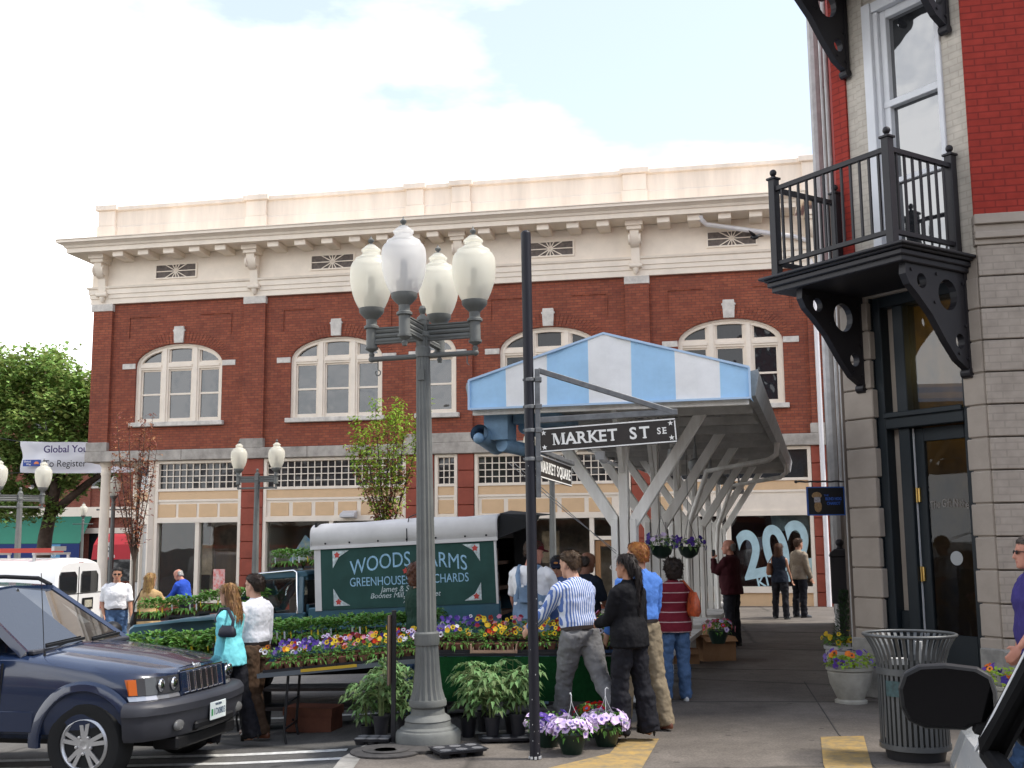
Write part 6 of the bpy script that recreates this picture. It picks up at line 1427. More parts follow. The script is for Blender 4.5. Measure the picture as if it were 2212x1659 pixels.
spots = [(-1.36, 10.62, -.10, 'at the left edge of the cluster'), (-1.2, 10.3, 0.03, 'directly left of the short black post'), (-1.18, 10.62, 0, 'behind the short black post'), (-1.0, 10.5, 0, 'between the short black post and the lamp base'), (-.42, 10.35, .0, 'immediately right of the lamp base'), (-.28, 10.62, 0, 'behind the one right of the lamp base'), (-.2, 10.15, .04, 'in the middle of the right-hand tray'), (-.02, 10.42, 0.0, 'behind the right-hand tray near the skirt'), (.03, 10.2, .04, 'closest to the black sign post')]
for i, (x, y, z, w) in enumerate(spots):
    o = toms[i] if i < 3 else copy_tree(toms[i % 3]); place(o, (x, y, z), i*67, 'tomato plant in black pot, '+w, 'tomato plants in black pots by the lamp base', 1.0+.06*(i % 3))
def celltray(label, loc, rz, W=.42, D=.3, h=.055):
    b = MB(); b.box(-W/2, W/2, -D/2, D/2, h-.006, h)
    b.stack([(0, 0, h-.02, W/2, D/2, .25), (0, 0, h-.001, W/2+.004, D/2+.004, .25)], 28)
    for i in range(3):
        for j in range(2):
            x, y = -W/2+W/3*(i+.5), -D/2+D/2*(j+.5); b.lathe([(.045, 0), (.055, h-.004), (.055, h+.001)], 16, (x, y, 0))
    o = b.build('cell_tray', M_tray, None, smooth=30, loc=loc, rot=(0, 0, R(rz))); tag(o, label, 'plant tray', 'black plastic plant trays on the pavement')
    b = MB()
    for i in range(3):
        for j in range(2):
            x, y = -W/2+W/3*(i+.5), -D/2+D/2*(j+.5); b.lathe([(.05, h+.0015), (.001, h+.0016)], 16, (x, y, 0))
    b.build('cell_opening', mat('tray_hollow', (.12, .12, .125), .7), o); return o
celltray('empty black six-cell plant tray lying on the pavement in front of the lamp base', (-.47, 9.5, .004), 24); celltray('black plant tray under the tomato pots beside the sign post', (-.09, 10.12, .004), 3, .46, .26, .035); celltray('black plant tray at the kerb under the left tomato pots', (-1.24, 10.05, .004), -4, .3, .24, .05)
b = MB(); b.lathe([(.3, 0), (.3, .012), (.27, .02), (.0, .02)], 36); b.lathe([(.2, .02), (.2, .028), (.12, .028), (.1, .02)], 24); b.stack([(.27, .05, 0, .2, .16), (.27, .05, .022, .2, .16)], 20)
tag(b.build('drain_cover', mat('rusty_iron', (.05, .045, .042), .8, var=.5, vscale=12), smooth=30, loc=(-1.08, 9.63, .004)), 'round iron drain cover set in the pavement corner by the kerb', 'drain cover')
# ---- petunia pots
def petunia(seed, cols, nfl, label, loc, pr=.125, hook=True, scale=1.):
    r = random.Random(seed); t = thing('petunia_pot', label, 'flower pot', loc, r.uniform(0, 360), 'hanging pots of flowers by the sign post')
    b = MB(); b.lathe([(.08, 0), (.115, .1), (.13, .15), (.138, .15), (.138, .165), (.125, .165), (.12, .15)], 28); b.build('pot', M_potg, t, smooth=40)
    b = MB(); leafcloud(b, (0, 0, .21), (.17, .17, .085), 190, .05, .026, r, .2, .35); leafcloud(b, (0, 0, .16), (.16, .16, .05), 50, .05, .026, r, -.4, .5); b.build('foliage', M_leaf, t)
    names = list(dict.fromkeys(cols)); b = MB()
    for i in range(nfl):
        d = rdir(r, .05); q = r.uniform(.8, 1.08); c = r.choice(cols); blossom(b, (d.x*.2*q, d.y*.2*q, .205+d.z*.10*q), d+Vector((0, -.25, .2)), r.uniform(.03, .043), names.index(c), len(names) if r.random() < .8 else None, r)
    b.build('blossom', [M_fl[c] for c in names]+[M_fl['violet']], t)
    if hook:
        b = MB()
        for k in range(3): a = k*2.09; b.tube([(.13*math.cos(a), .13*math.sin(a), .16), (.02*math.cos(a), .02*math.sin(a), .36), (.0, 0, .42)], .002, 5)
        b.tube([(0, 0, .41), (0, 0, .47), (.015, 0, .485), (.03, 0, .475)], .004, 6); b.build('hanger', M_whitep, t)
    return t
petunia(71, ['lilac'], 78, 'front green pot of pale lilac petunias at the foot of the sign post', (.47, 9.52, 0))
petunia(72, ['lilac'], 78, 'right green pot of pale lilac petunias nearest the black-suited woman', (.78, 9.85, 0))
petunia(73, ['purple', 'purple', 'lilac'], 40, 'green pot of dark purple petunias just behind the sign post', (.28, 9.85, 0), hook=False)
petunia(74, ['red'], 22, 'green pot of red geraniums behind the lilac petunias', (.72, 10.3, 0), hook=False)
def basket(label, loc, cols, seed, z0):
    r = random.Random(seed); t = thing('hanging_basket', label, 'hanging basket', loc, 0, 'hanging baskets in the market shed')
    b = MB(); b.lathe([(.04, 0), (.11, .05), (.14, .14), (.145, .15), (.12, .14)], 20); b.build('bowl', M_potg, t, smooth=40)
    b = MB(); leafcloud(b, (0, 0, .17), (.2, .2, .12), 120, .06, .03, r, .0, .4); b.build('foliage', M_leafd, t); names = list(dict.fromkeys(cols)); b = MB()
    for i in range(22): d = rdir(r, .1); blossom(b, (d.x*.22, d.y*.22, .17+d.z*.15), d+Vector((0, -.3, 0)), .035, names.index(r.choice(cols)), None, r)
    b.build('blossom', [M_fl[c] for c in names], t); b = MB()
    for k in range(3): a = k*2.09; b.tube([(.13*math.cos(a), .13*math.sin(a), .15), (0, 0, .5)], .003, 5)
    b.tube([(0, 0, .5), (0, 0, z0-loc[2])], .004, 5); b.build('hanger', M_blk, t); return t
basket('hanging basket of dark purple petunias on the first shed post', (1.74, 13.2, 1.52), ['purple', 'purple', 'lilac'], 81, 3.2)
basket('hanging basket of black-violet petunias on the second shed post', (2.25, 14.4, 1.5), ['purple'], 82, 3.2)
petunia(83, ['pink', 'red', 'pink', 'lilac'], 26, 'pot of pink petunias on the shelf right of the maroon-striped woman', (2.55, 14.2, .45), hook=False)
petunia(84, ['pink', 'red'], 26, 'pot of magenta petunias on the stall behind the striped-shirt man', (1.02, 11.75, .72), hook=False)
# cardboard boxes
M_card = mat('cardboard', (.30, .17, .09), .85, .2, var=.15, vscale=6)
def carton(label, loc, rz, w, d, h, flaps=True, m=None, cat='box'):
    b = MB(); e = .008
    b.box(-w/2, w/2, -d/2, d/2, 0, e)
    for q in ((-w/2, w/2, -d/2, -d/2+e), (-w/2, w/2, d/2-e, d/2), (-w/2, -w/2+e, -d/2+e, d/2-e), (w/2-e, w/2, -d/2+e, d/2-e)): b.box(q[0], q[1], q[2], q[3], e, h)
    if flaps:
        b.bar((0, -d/2, h), (0, -d/2-.1, h-.06), w*.98, .006); b.bar((0, d/2, h), (0, d/2+.02, h+.16), w*.98, .006); b.bar((-w/2, 0, h), (-w/2-.12, 0, h+.03), d*.96, .006, up=(0, 0, 1))
    else:
        b.box(-w/2-.012, w/2+.012, -d/2-.012, d/2+.012, h-.07, h+.012)
    o = b.build('carton', m or M_card, None, loc=loc, rot=(0, 0, R(rz))); tag(o, label, cat)
    return o
carton('open cardboard box on the ground beside the man on the phone', (2.92, 16.6, 0), 12, .5, .4, .34)
carton('small torn cardboard box next to the open one under the shed', (2.45, 16.2, 0), -10, .36, .3, .2)
bx_ = carton('closed brown lidded carton on the road under the pansy table', (-2.1, 11.95, road_h(-2.1, 12)+.002), -14, .52, .3, .235, False, mat('brown_carton', (.16, .055, .03), .75, var=.25, vscale=7))
b = MB(); b.stack([(-.16, -.151, .11, .012, .004), (-.16, -.151, .135, .012, .004)], 10); b.build('handle_hole', M_black, bx_)
# ---- litter bin
tcn_ = thing('litter_bin', 'slatted grey steel litter bin with flared rim on the pavement', 'bin', (3.2, 9.2, 0))
M_bin = mat('bin_grey', (.085, .09, .092), .45, .5, metal=.3, var=.15, vscale=6)
ns = 40; rad_ = lambda z: .262+.0*z if z < .7 else .262+.10*((z-.7)/.27)**2.0
b = MB()
for i in range(ns):
    a = 2*math.pi*i/ns; ca, sa = math.cos(a), math.sin(a); zs_ = [.1, .4, .7, .78, .86, .92, .965]
    for z0, z1 in zip(zs_, zs_[1:]): b.bar((rad_(z0)*ca, rad_(z0)*sa, z0), (rad_(z1)*ca, rad_(z1)*sa, z1), .024, .006, up=(ca, sa, 0))
b.build('slat', M_bin, tcn_)
b = MB(); b.tube([((rad_(.965))*math.cos(2*math.pi*i/40), rad_(.965)*math.sin(2*math.pi*i/40), .968) for i in range(40)], .013, 8, closed=True); b.build('rim', M_bin, tcn_, smooth=60)
def band(r0, r1, z0, z1, nm):
    b = MB(); b.lathe([(r0, z0), (r1, z0), (r1, z1), (r0, z1), (r0, z0)], 40); b.build(nm, M_bin, tcn_, smooth=40)
band(.255, .275, .085, .125, 'foot_band'); band(.263, .272, .66, .71, 'band'); b = MB(); b.lathe([(.2, 0), (.22, .0), (.24, .09), (.2, .09)], 32); b.build('foot', M_blk, tcn_, smooth=40)
b = MB(); b.lathe([(.21, .12), (.235, .6), (.24, .74), (.23, .74), (.2, .14)], 28); b.build('liner', mat('bin_liner', (.02, .022, .02), .6, var=.3), tcn_, smooth=40)
b = MB(); b.stack([(.05, -.1, .74, .012, .012), (.03, -.12, .92, .03, .03)], 10); b.cbox((-.08, .05, .75), (.12, .08, .05)); split(b.build('rubbish', mat('white_litter', (.5, .5, .48), .8), tcn_))
b = MB(); vs = []
for i in range(9): a = R(205+i*6); vs += [(.276*math.cos(a), .276*math.sin(a), .5), (.276*math.cos(a), .276*math.sin(a), .62)]
b.add(vs, [(2*i, 2*i+2, 2*i+3, 2*i+1) for i in range(8)]); b.build('sticker', mat('teal_sticker', (.03, .07, .075), .6, var=.5, vscale=30), tcn_)
# ---- stone planters
M_urn = mat('urn_stone', (.36, .345, .30), .85, .3, var=.22, vscale=7, bump=.2, bscale=50); M_urnw = mat('urn_white', (.48, .48, .48), .7, .3, var=.15, vscale=7)
def urn(label, loc, m, seed, cols, h=.38, rad=.25, shrub=False, lf=M_leafy):
    r = random.Random(seed); t = thing('planter', label, 'planter', loc, 0, 'flower planters by the corner building'); k = h/.38; q = rad/.25
    b = MB(); b.lathe([(.17*q, 0), (.17*q, .025*k), (.14*q, .04*k), (.155*q, .07*k), (.215*q, .2*k), (.235*q, .32*k), (.225*q, .335*k), (.25*q, .345*k), (.252*q, .375*k), (.235*q, .38*k), (.215*q, .36*k), (.2*q, .33*k)], 32); b.build('bowl', m, t, smooth=35)
    b = MB(); b.lathe([(.205*q, .34*k), (.02, .35*k)], 20); b.build('soil', M_soil, t)
    b = MB(); leafcloud(b, (0, 0, h+.04), (.27*q, .27*q, .1), 190, .07, .045, r, .2, .35); b.build('foliage', lf, t); names = list(dict.fromkeys(cols)); b = MB()
    for i in range(24): d = rdir(r, .25); blossom(b, (d.x*.27*q, d.y*.27*q, h+.04+d.z*.15), d+Vector((-.2, -.5, 0)), r.uniform(.028, .042), names.index(r.choice(cols)), len(names) if r.random() < .5 else None, r)
    b.build('blossom', [M_fl[c] for c in names]+[M_eye], t)
    if shrub:
        b = MB()
        for i in range(900): z = r.random(); a = r.uniform(0, 6.3); rr_ = .16*(1-z*.75)*r.uniform(.6, 1.05); leaf(b, (rr_*math.cos(a), rr_*math.sin(a), h+.02+z*.62), (math.cos(a), math.sin(a), .9), .05, .014, r, 0)
        b.build('shrub', mat('conifer_green', (.02, .05, .014), .8, leaf=True, trans=.15, island=.3), t)
    return t
urn('beige stone planter of orange and purple flowers left of the litter bin', (3.6, 12.25, 0), M_urn, 91, ['orange', 'orange', 'purple', 'purple', 'violet'])
urn('white planter with yellow pansies and a small dark conifer behind the beige one', (4.02, 13.75, 0), M_urnw, 92, ['yellow'], .46, .27, True, M_leaf)
urn('beige stone planter of orange and purple flowers against the right street wall', (4.62, 10.65, 0), M_urn, 93, ['orange', 'orange', 'purple', 'purple'])
bo_ = thing('pay_box', 'dark square-headed post box with a ball finial in front of the hanging sign', 'post', (4.27, 14.7, 0), -15)
b = MB(); b.box(-.045, .045, -.045, .045, 0, .9); b.build('post', M_blk, bo_)
b = MB(); b.box(-.13, .13, -.13, .13, .9, 1.5); b.prism([(-.145, 1.5), (.145, 1.5), (.13, 1.55), (.07, 1.6), (-.07, 1.6), (-.13, 1.55)], -.14, .14, 'y'); b.lathe([(.05, 1.6), (.03, 1.63), (.05, 1.66), (.055, 1.69), (.03, 1.725)], 16); b.build('head', M_iron, bo_, bevel=.008)
# ================================================================ TREES AND FAR STREET
def tree(name, label, loc, trunk, limbs, blobs, n, L, W, m, seed, group=None, trr=.2):
    r = random.Random(seed); t = thing(name, label, 'tree', loc, 0, group); b = MB(); b.tube(trunk, [trr*(1-.55*i/(len(trunk)-1)) for i in range(len(trunk))], 12)
    for P, r0 in limbs: b.tube(P, [r0*(1-.75*i/(len(P)-1)) for i in range(len(P))], 8)
    b.build('trunk', M_bark, t, smooth=60); b = MB(); tot = sum(q[3]*q[4]*q[5] for q in blobs)
    for (x, y, z, rx, ry, rz_) in blobs:
        k = int(n*rx*ry*rz_/tot); nc = max(3, k//60)
        for c in range(nc):       # leaf clumps scattered through the blob
            d = rdir(r, 0); f = r.random()**.4; c0 = Vector((x+d.x*rx*f, y+d.y*ry*f, z+d.z*rz_*f)); s = r.uniform(.1, .22)*min(rx, rz_)
            for i in range(k//nc):
                q = Vector((r.gauss(0, 1), r.gauss(0, 1), r.gauss(0, .75)))*s; u = rdir(r, .1); e = r.uniform(.6, 1.3); leaf(b, c0+q, u, L*e, W*e, r, .2)
    b.build('crown', m, t); return t
tree('street_tree', 'big green leafy tree at the left edge beyond the white van', (-19.4, 46, -.1), [(0, 0, -.6), (.2, 0, 2.2), (.5, 0, 4.0), (.6, 0, 6)],
     [([(.3, 0, 3.0), (1.8, 0, 4.3), (3.2, -.2, 5.2), (4.6, 0, 6.2)], .2), ([(.4, 0, 3.6), (-1.5, .3, 5.5), (-2.6, 0, 7.5)], .16), ([(.6, 0, 4.5), (.3, -.6, 7), (0, -.4, 9)], .15)],
     [(-3.2, 0, 7.6, 2.4, 2.4, 2.2), (-1.2, .2, 8.6, 1.7, 2.0, 1.9), (.8, .1, 8.0, 1.5, 1.6, 1.5), (2.2, 0, 7.2, 1.6, 1.8, 1.5), (3.6, 0, 7.5, 1.3, 1.6, 1.6), (0, 0, 7.0, 2.6, 2, 1.4), (4.2, .2, 5.7, 1.6, 1.8, 1.3), (-2.3, 0, 5.2, 2.3, 2, 1.6), (.6, .4, 5.8, 2.4, 2.2, 1.3), (-2.2, -.3, 3.4, 1.6, 1.3, 1.4), (-.9, -.4, 3.1, 1.6, 1.2, 1.0), (.4, -.5, 4.7, 1.8, 1.2, 1.0), (1.5, .3, 4.3, 1.3, .9, .7), (.3, .5, 4.0, 1.2, 1, .8), (6.4, 1, 5.0, 1.1, 1.2, 1.4), (5.6, .5, 7.2, 1.2, 1.2, 1.5), (2.4, .3, 5.4, 1.4, 1.2, 1.0)], 52000, .27, .17, M_leaft, 101, trr=.34)
def sapling(name, label, loc, h, stems, spread, zlo, nleaf, mats_, seed, group):
    r = random.Random(seed); t = thing(name, label, 'tree', loc, 0, group); b = MB(); L1, L2 = MB(), MB()
    b.tube([(0, 0, 0), (.02, 0, zlo*.5), (0, 0, zlo)], [.04, .033, .03], 8)
    for k in range(stems):
        a = 2*math.pi*k/stems+r.uniform(-.3, .3); e = spread*r.uniform(.35, 1); hh = h*r.uniform(.75, 1)
        P = [Vector((0, 0, zlo*.85+.15*k*zlo/stems)), Vector((e*.45*math.cos(a), e*.45*math.sin(a), zlo+(hh-zlo)*.35)), Vector((e*.8*math.cos(a), e*.8*math.sin(a), zlo+(hh-zlo)*.7)), Vector((e*math.cos(a), e*math.sin(a), hh))]
        b.tube(P, [.018, .013, .009, .003], 6)
        for i in range(nleaf//stems):
            q = r.uniform(.12, 1)*2.999; p = P[int(q)].lerp(P[min(3, int(q)+1)], q-int(q)); d = rdir(r, .3); tw = p+d*r.uniform(.03, .22)
            if r.random() < .25: b.tube([p, tw], [.004, .002], 4)
            top = (p.z-zlo)/(h-zlo); gg = L2 if (mats_[1] is not None and (r.random() < .35+.75*top)) else L1
            for m in range(2): leaf(gg, tw, rdir(r, 0), r.uniform(.08, .14), r.uniform(.04, .065), r, .35)
    b.build('trunk', M_bark, t); L1.build('crown', mats_[0], t)
    if mats_[1] is not None: L2.build('new_leaves', mats_[1], t)
    return t
sapling('sapling', 'slender young tree with sparse rust-red leaves before the corner shop window', (-9.25, 27.4, -.5), 5.5, 13, .66, 1.9, 800, (M_leafr, None), 111, 'young street trees')
sapling('sapling', 'young tree with yellow-green top and reddish lower leaves behind the truck', (-2.95, 26.0, -.3), 5.6, 11, 1.1, 2.2, 2300, (M_leafr, M_leafy), 112, 'young street trees')
# banner across the side street
bn = thing('banner', 'white cloth banner strung beyond the market hall with dark lettering', 'banner', (-16.83, 38, 4.18), -4)
b = MB(); nx_, nz_ = 24, 8; vs = [(5.6*i/nx_, .10*math.sin(i*.9+j*.5)*(.3+.7*j/nz_)+.06*math.sin(i*.35-j*1.1), 1.06*j/nz_-.05*math.sin(math.pi*i/nx_)) for j in range(nz_+1) for i in range(nx_+1)]
b.add(vs, [(j*(nx_+1)+i, j*(nx_+1)+i+1, (j+1)*(nx_+1)+i+1, (j+1)*(nx_+1)+i) for j in range(nz_) for i in range(nx_)]); b.build('cloth', mat('banner_white', (.74, .74, .77), .8, trans=.2), bn, smooth=80)
M_bt = mat('banner_ink', (.05, .03, .12), .8); M_bk = mat('banner_black', (.015, .015, .02), .8)
text('Global Youth', .34, M_bt, bn, FR((1.80, -.2, .76), (1, 0, 0)), bold=.004, xs=1.0); text('To Register', .33, M_bk, bn, FR((1.66, -.2, .27), (1, 0, 0)), xs=.95)
b = MB(); b.box(.18, .50, -.2, -.19, .2, .42); b.box(.505, .80, -.2, -.19, .2, .42); lg = b.build('logo_block', mat('logo_blue', (.03, .07, .3), .7), bn)
text('United', .1, M_sgw, lg, FR((.34, -.203, .36), (1, 0, 0)), xs=.9); text('Way', .1, M_sgw, lg, FR((.38, -.203, .265), (1, 0, 0)), xs=.9)
b = MB(); b.prism([(.66+.09*math.cos(i*math.pi/8), .27+.09*math.sin(i*math.pi/8)) for i in range(9)], -.21, -.2); b.build('logo_dot', M_amber, lg)
b = MB(); b.tube([(0, 0, 1.05), (-3, .3, 1.6)], .015, 5); b.tube([(0, 0, 0), (-3, .3, -.1)], .015, 5); b.tube([(5.6, 0, 1.05), (7.5, .0, 1.3)], .015, 5); b.build('rope', M_black, bn)
# brick blocks along the far street
M_fbr = mat_brick('far_brick', (.25, .075, .045), (.2, .055, .035), (.18, .1, .08), stain=.2)
fbk = thing('brick_building', 'red brick shop building behind the green tree with green awning', 'building', (-40, 66, -.66), -6)
b = MB(); b.box(0, 23.5, 0, 12, 0, 11.5); b.build('wall', M_fbr, fbk)
b = MB(); b.box(-.2, 23.7, -.25, .0, 3.9, 4.5); b.box(-.2, 23.7, -.3, 12, 11.5, 12.1); b.box(14.5, 23.6, -.2, 0, 3.0, 3.3); b.build('cornice', M_cream, fbk)
for i in range(6):
    for z in (5.7, 8.9):
        b = MB(); x = 1.6+i*3.7; b.box(x-.75, x+.75, -.08, .02, z-.12, z); b.box(x-.75, x+.75, -.06, .02, z+1.9, z+2.15); w = b.build('window', M_pale, fbk)
        b = MB(); b.box(x-.65, x+.65, -.03, .0, z, z+1.9); b.build('pane', M_gdark, w)
b = MB()
for x in (8, 15.4, 20.5): b.box(x-.35, x+.35, -.12, 0, 0, 11.5)
split(b.build('pilaster', M_fbr, fbk))
b = MB(); b.box(.3, 23.2, -.05, .0, .3, 3.0); b.build('shop_glass', M_gdark, fbk)
aw = thing('green_awning', 'green shop awning with dark blue valance and small pale logo', 'awning', (-30.0, 64.9, 3.55), -6)
b = MB(); b.prism([(0, .0), (-1.5, -1.75), (-1.5, -1.8), (0, -.05)], 0, 5.9, 'x'); b.build('canopy', mat('awning_green', (.006, .10, .065), .8, var=.12, vscale=1), aw)
b = MB(); b.box(0, 5.9, -1.52, -1.48, -2.75, -1.78); va = b.build('valance', mat('awning_blue', (.012, .03, .14), .8), aw)
b = MB(); b.box(3.6, 4.8, -1.55, -1.525, -2.7, -1.82); b.build('logo_panel', mat('logo_pale', (.1, .28, .45), .8), va); text("dotes", .42, M_sgw, va, FR((4.2, -1.56, -2.35), (1, 0, 0)), xs=.8)
ra_ = thing('red_awning', 'dark red curved awning over a shop right of the green awning', 'awning', (-22.9, 62.6, 2.3), -6)
b = MB(); b.prism([(0, .0), (-.6, -.15), (-1.1, -.6), (-1.3, -1.4), (-1.25, -1.4), (-.0, -1.2)], 0, 6.0, 'x'); b.build('canopy', mat('awning_red', (.3, .012, .02), .8, var=.1, vscale=1), ra_); text("Pa", .35, M_sgw, ra_, FR((1.2, -1.32, -1.2), (1, 0, 0)))
cb2 = thing('pale_building', 'pale cream block rising behind the trees beside the market hall', 'building', (-31, 88, -.66), 0)
b = MB(); b.box(-8, -1.0, 0, 10, 0, 14.2); b.box(.2, 5.4, 0, 10, 0, 16.8); b.build('wall', M_cream, cb2); b = MB(); b.box(0, 5.6, -.2, 10, 16.8, 17.3); b.box(-8.2, -.8, -.2, 10, 14.2, 14.7); b.build('cornice', M_cream, cb2)
nps = thing('no_parking_sign', 'white no-parking sign with a crossed letter on a pole above the white van', 'sign', (-15.2, 42, -.6), 0)
b = MB(); b.tube([(0, 0, 0), (0, 0, 2.6)], .03, 8); b.build('pole', M_galv, nps); b = MB(); b.box(-.16, .16, -.05, -.035, 1.85, 2.4); pp = b.build('panel', M_sgw, nps)
b = MB(); b.tube([(.11*math.cos(i*math.pi/10), -.055, 2.15+.11*math.sin(i*math.pi/10)) for i in range(20)], .014, 6, closed=True); b.bar((-.08, -.056, 2.23), (.08, -.056, 2.07), .02); b.build('ring', M_bk, pp); text('P', .18, M_bk, pp, FR((0, -.053, 2.15), (1, 0, 0)), bold=.004)
for k, (x, y, w, h) in enumerate(((-62, 95, 26, 13), (30, 70, 40, 9))):
    o = thing('brick_building', ['distant brick block at the far left end of the street', 'distant brick block hidden behind the corner building'][k], 'building', (x, y, -.66), 0); b = MB(); b.box(0, w, 0, 12, 0, h); b.build('wall', M_fbr, o)
    b = MB(); [b.box(1+i*3, 2.4+i*3, -.03, 0, 4, 6) for i in range(int(w/3)-1)]; b.build('window', M_gdark, o)
bd_ = thing('bird', 'small dark bird flying in front of the cream frieze', 'bird', (6.0, 26.5, 9.05), 40)
b = MB(); b.ell((0, 0, 0), (.05, .11, .045), 10, 8); b.ell((0, .11, .03), (.03, .04, .03), 8, 6); b.prism([(-.03, -.1), (.03, -.1), (.05, -.22), (-.05, -.22)], -.005, .005, 'z'); b.tube([(0, .14, .03), (0, .17, .025)], [.01, .002], 5); b.build('body', M_black, bd_, smooth=60)
b = MB(); b.add([(0, .06, .02), (.12, .07, .1), (.26, .0, .14), (.14, -.05, .08), (0, -.05, .02)], [(0, 1, 3, 4), (1, 2, 3)]); b.add([(0, .06, .02), (-.12, .07, .1), (-.26, .0, .14), (-.14, -.05, .08), (0, -.05, .02)], [(4, 3, 1, 0), (3, 2, 1)]); b.build('wing', M_black, bd_).modifiers.new('t', 'SOLIDIFY').thickness = .008

# the far side of the street, behind the photographer: it shades and is mirrored in the shop windows
oth = thing('street_block', 'long brick row across the street, behind the photographer', 'building', (-45, -16, -.5), 0)
b = MB(); b.box(0, 90, -12, 0, 0, 9.5); b.build('wall', M_fbr, oth)
b = MB(); b.box(-.3, 90.3, 0, .6, 9.0, 9.8); b.box(-.3, 90.3, 0, .3, 3.6, 4.2); b.build('cornice', M_cream, oth)
for i in range(22):
    b = MB(); b.box(1.5+i*4, 3.2+i*4, -.02, .05, 5, 7.6); w = b.build('window', M_gdark, oth); b = MB(); b.box(1.3+i*4, 3.4+i*4, 0, .14, 4.8, 5); b.build('sill', M_pale, w)
b = MB(); b.box(.5, 89, -.02, .06, .3, 3.3); b.build('shop_glass', M_gdark, oth)
# ================================================================ PEOPLE
def cloth(name, col, rough=.85, var=.18, **k): return mat('cloth_'+name, col, rough, .2, var=var, vscale=7, bump=.55, bscale=26, **k)
def skinm(name, col): return mat('skin_'+name, col, .55, .35, var=.10, vscale=9)
def hairm(name, col): return mat('hair_'+name, tuple(c*.8 for c in col), .55, .3, var=.4, vscale=30, island=.35, bump=.4, bscale=120)
SK = skinm('light', (.52, .29, .20)); SKT = skinm('tan', (.40, .20, .125)); SKD = skinm('brown', (.19, .085, .05)); SKR = skinm('ruddy', (.48, .22, .155))
M_shoe_b = mat('shoe_black', (.012, .012, .012), .35, .5); M_shoe_br = mat('shoe_brown', (.14, .045, .02), .35, .5); M_shoe_w = mat('shoe_white', (.62, .62, .6), .6, .3)
M_belt = mat('belt_leather', (.02, .012, .01), .5, .4)
def limb(b, pts, rs, n=12, sq=1.0): b.tube(pts, rs, n, sq=sq)
def bone(p, d, L): return Vector(p)+Vector(d)*L
class Pose: pass
def person(label, loc, yaw, h=1.75, female=False, fat=1.0, skin=SK, hair=None, hairm_=None, top=None, sleeve='long', legs=None, shoes=M_shoe_b, hipL=0, hipR=0, kneeL=3, kneeR=3, abd=3,
           armL=(8, 8, 12, 0), armR=(8, 8, 12, 0), lean=0, turn=0, nod=0, twist=0, tuck=True, belt=True, collar=True, glasses=None, bag=None, vox=.0095, heels=False, flare=0., extras=(), long_top=False, jacket=False, footL=0, footR=0):
    """one figure: faces local +y, its right hand at +x. angles in degrees; arm = (flex, abduction, elbow, inward)"""
    t = thing('person', label, 'person', loc, yaw)
    s = h/1.75; fw = fat*(.90 if female else 1.0)
    UL, LL, AH = .435*s, .425*s, .075*s
    shw = (.158 if female else .186)*s*(.94+.06*fat); hipw = .088*s
    def leg_dirs(hip, knee, sg):
        a = R(hip); u = Vector((sg*math.sin(R(abd)), math.sin(a), -math.cos(a))).normalized(); k = R(hip-knee); l = Vector((sg*math.sin(R(abd*.6)), math.sin(k), -math.cos(k))).normalized(); return u, l
    J = {}
    low = 9
    for nm, hip, knee, sg, ft in (('L', hipL, kneeL, -1, footL), ('R', hipR, kneeR, 1, footR)):
        u, l = leg_dirs(hip, knee, sg); hp_ = Vector((sg*hipw, 0, 0)); kn = hp_+u*UL; an = kn+l*LL
        fa = R(-knee*.85+hip*.5 + ft) if False else R(ft); fd = Vector((sg*.12, math.cos(fa), math.sin(fa))).normalized()
        J['h'+nm], J['k'+nm], J['a'+nm], J['f'+nm] = hp_, kn, an, fd
        sole = an.z-AH*math.cos(fa)-max(0, -math.sin(fa))*.17*s; low = min(low, sole)
    if heels: low -= .045
    dz = -low
    for k in list(J):
        if k[0] in 'hka': J[k] = J[k]+Vector((0, 0, dz))
    pel = (J['hL']+J['hR'])/2
    ln = R(lean); up = Vector((0, math.sin(ln), math.cos(ln))); fwd = Vector((0, math.cos(ln), -math.sin(ln))); tw = R(twist)
    rx = Vector((math.cos(tw), math.sin(tw), 0))
    def tor(z, y=0): return pel+up*(z*s)+fwd*(y*s)
    chest = tor(.44); nk = tor(.515, -.012)
    for nm, sg, arm in (('L', -1, armL), ('R', 1, armR)):
        fl, ab, el, inn = arm; sh = chest+up*(.0*s)+rx*(sg*shw)
        def rotv(fl_, ab_, inn_):
            v = Vector((0, 0, -1)); v = Quaternion((0, 1, 0), R(-sg*ab_)) @ v; v = Quaternion((1, 0, 0), R(fl_)) @ v; v = Quaternion((0, 0, 1), R(sg*inn_)+tw) @ v; return v
        ud = rotv(fl, ab, 0); fd = rotv(fl+el, ab*.6, inn); elb = sh+ud*.285*s; wr = elb+fd*.25*s
        J['s'+nm], J['e'+nm], J['w'+nm], J['d'+nm] = sh, elb, wr, fd
    hd = Matrix.Rotation(R(turn), 3, 'Z') @ Matrix.Rotation(R(-nod-lean*.35), 3, 'X'); hc = nk+Vector((0, .018*s+.25*math.sin(ln)*.2, .0))+hd @ Vector((0, .012, .148*s)); hs = s*(.97 if female else 1.0)
    def H(x, y, z): return hc+hd @ Vector((x*hs, y*hs, z*hs))
    # ------------------------------------------------ body: one continuous skin
    b = MB()
    def headsecs(b, secs, n=20):
        vs = []; fs = []
        for (z, w, yb, yf) in secs:
            for j in range(n):
                a = 2*math.pi*j/n; c_, s_ = math.cos(a), math.sin(a); y = (yf+yb)/2+(yf-yb)/2*math.copysign(abs(s_)**.85, s_); vs.append(H(w*math.copysign(abs(c_)**.9, c_), y, z))
        k = len(secs)
        for i in range(k-1):
            for j in range(n): fs.append((i*n+j, i*n+(j+1) % n, (i+1)*n+(j+1) % n, (i+1)*n+j))
        fs += [tuple(range(n))[::-1], tuple(range((k-1)*n, k*n))]; b.add(vs, fs)
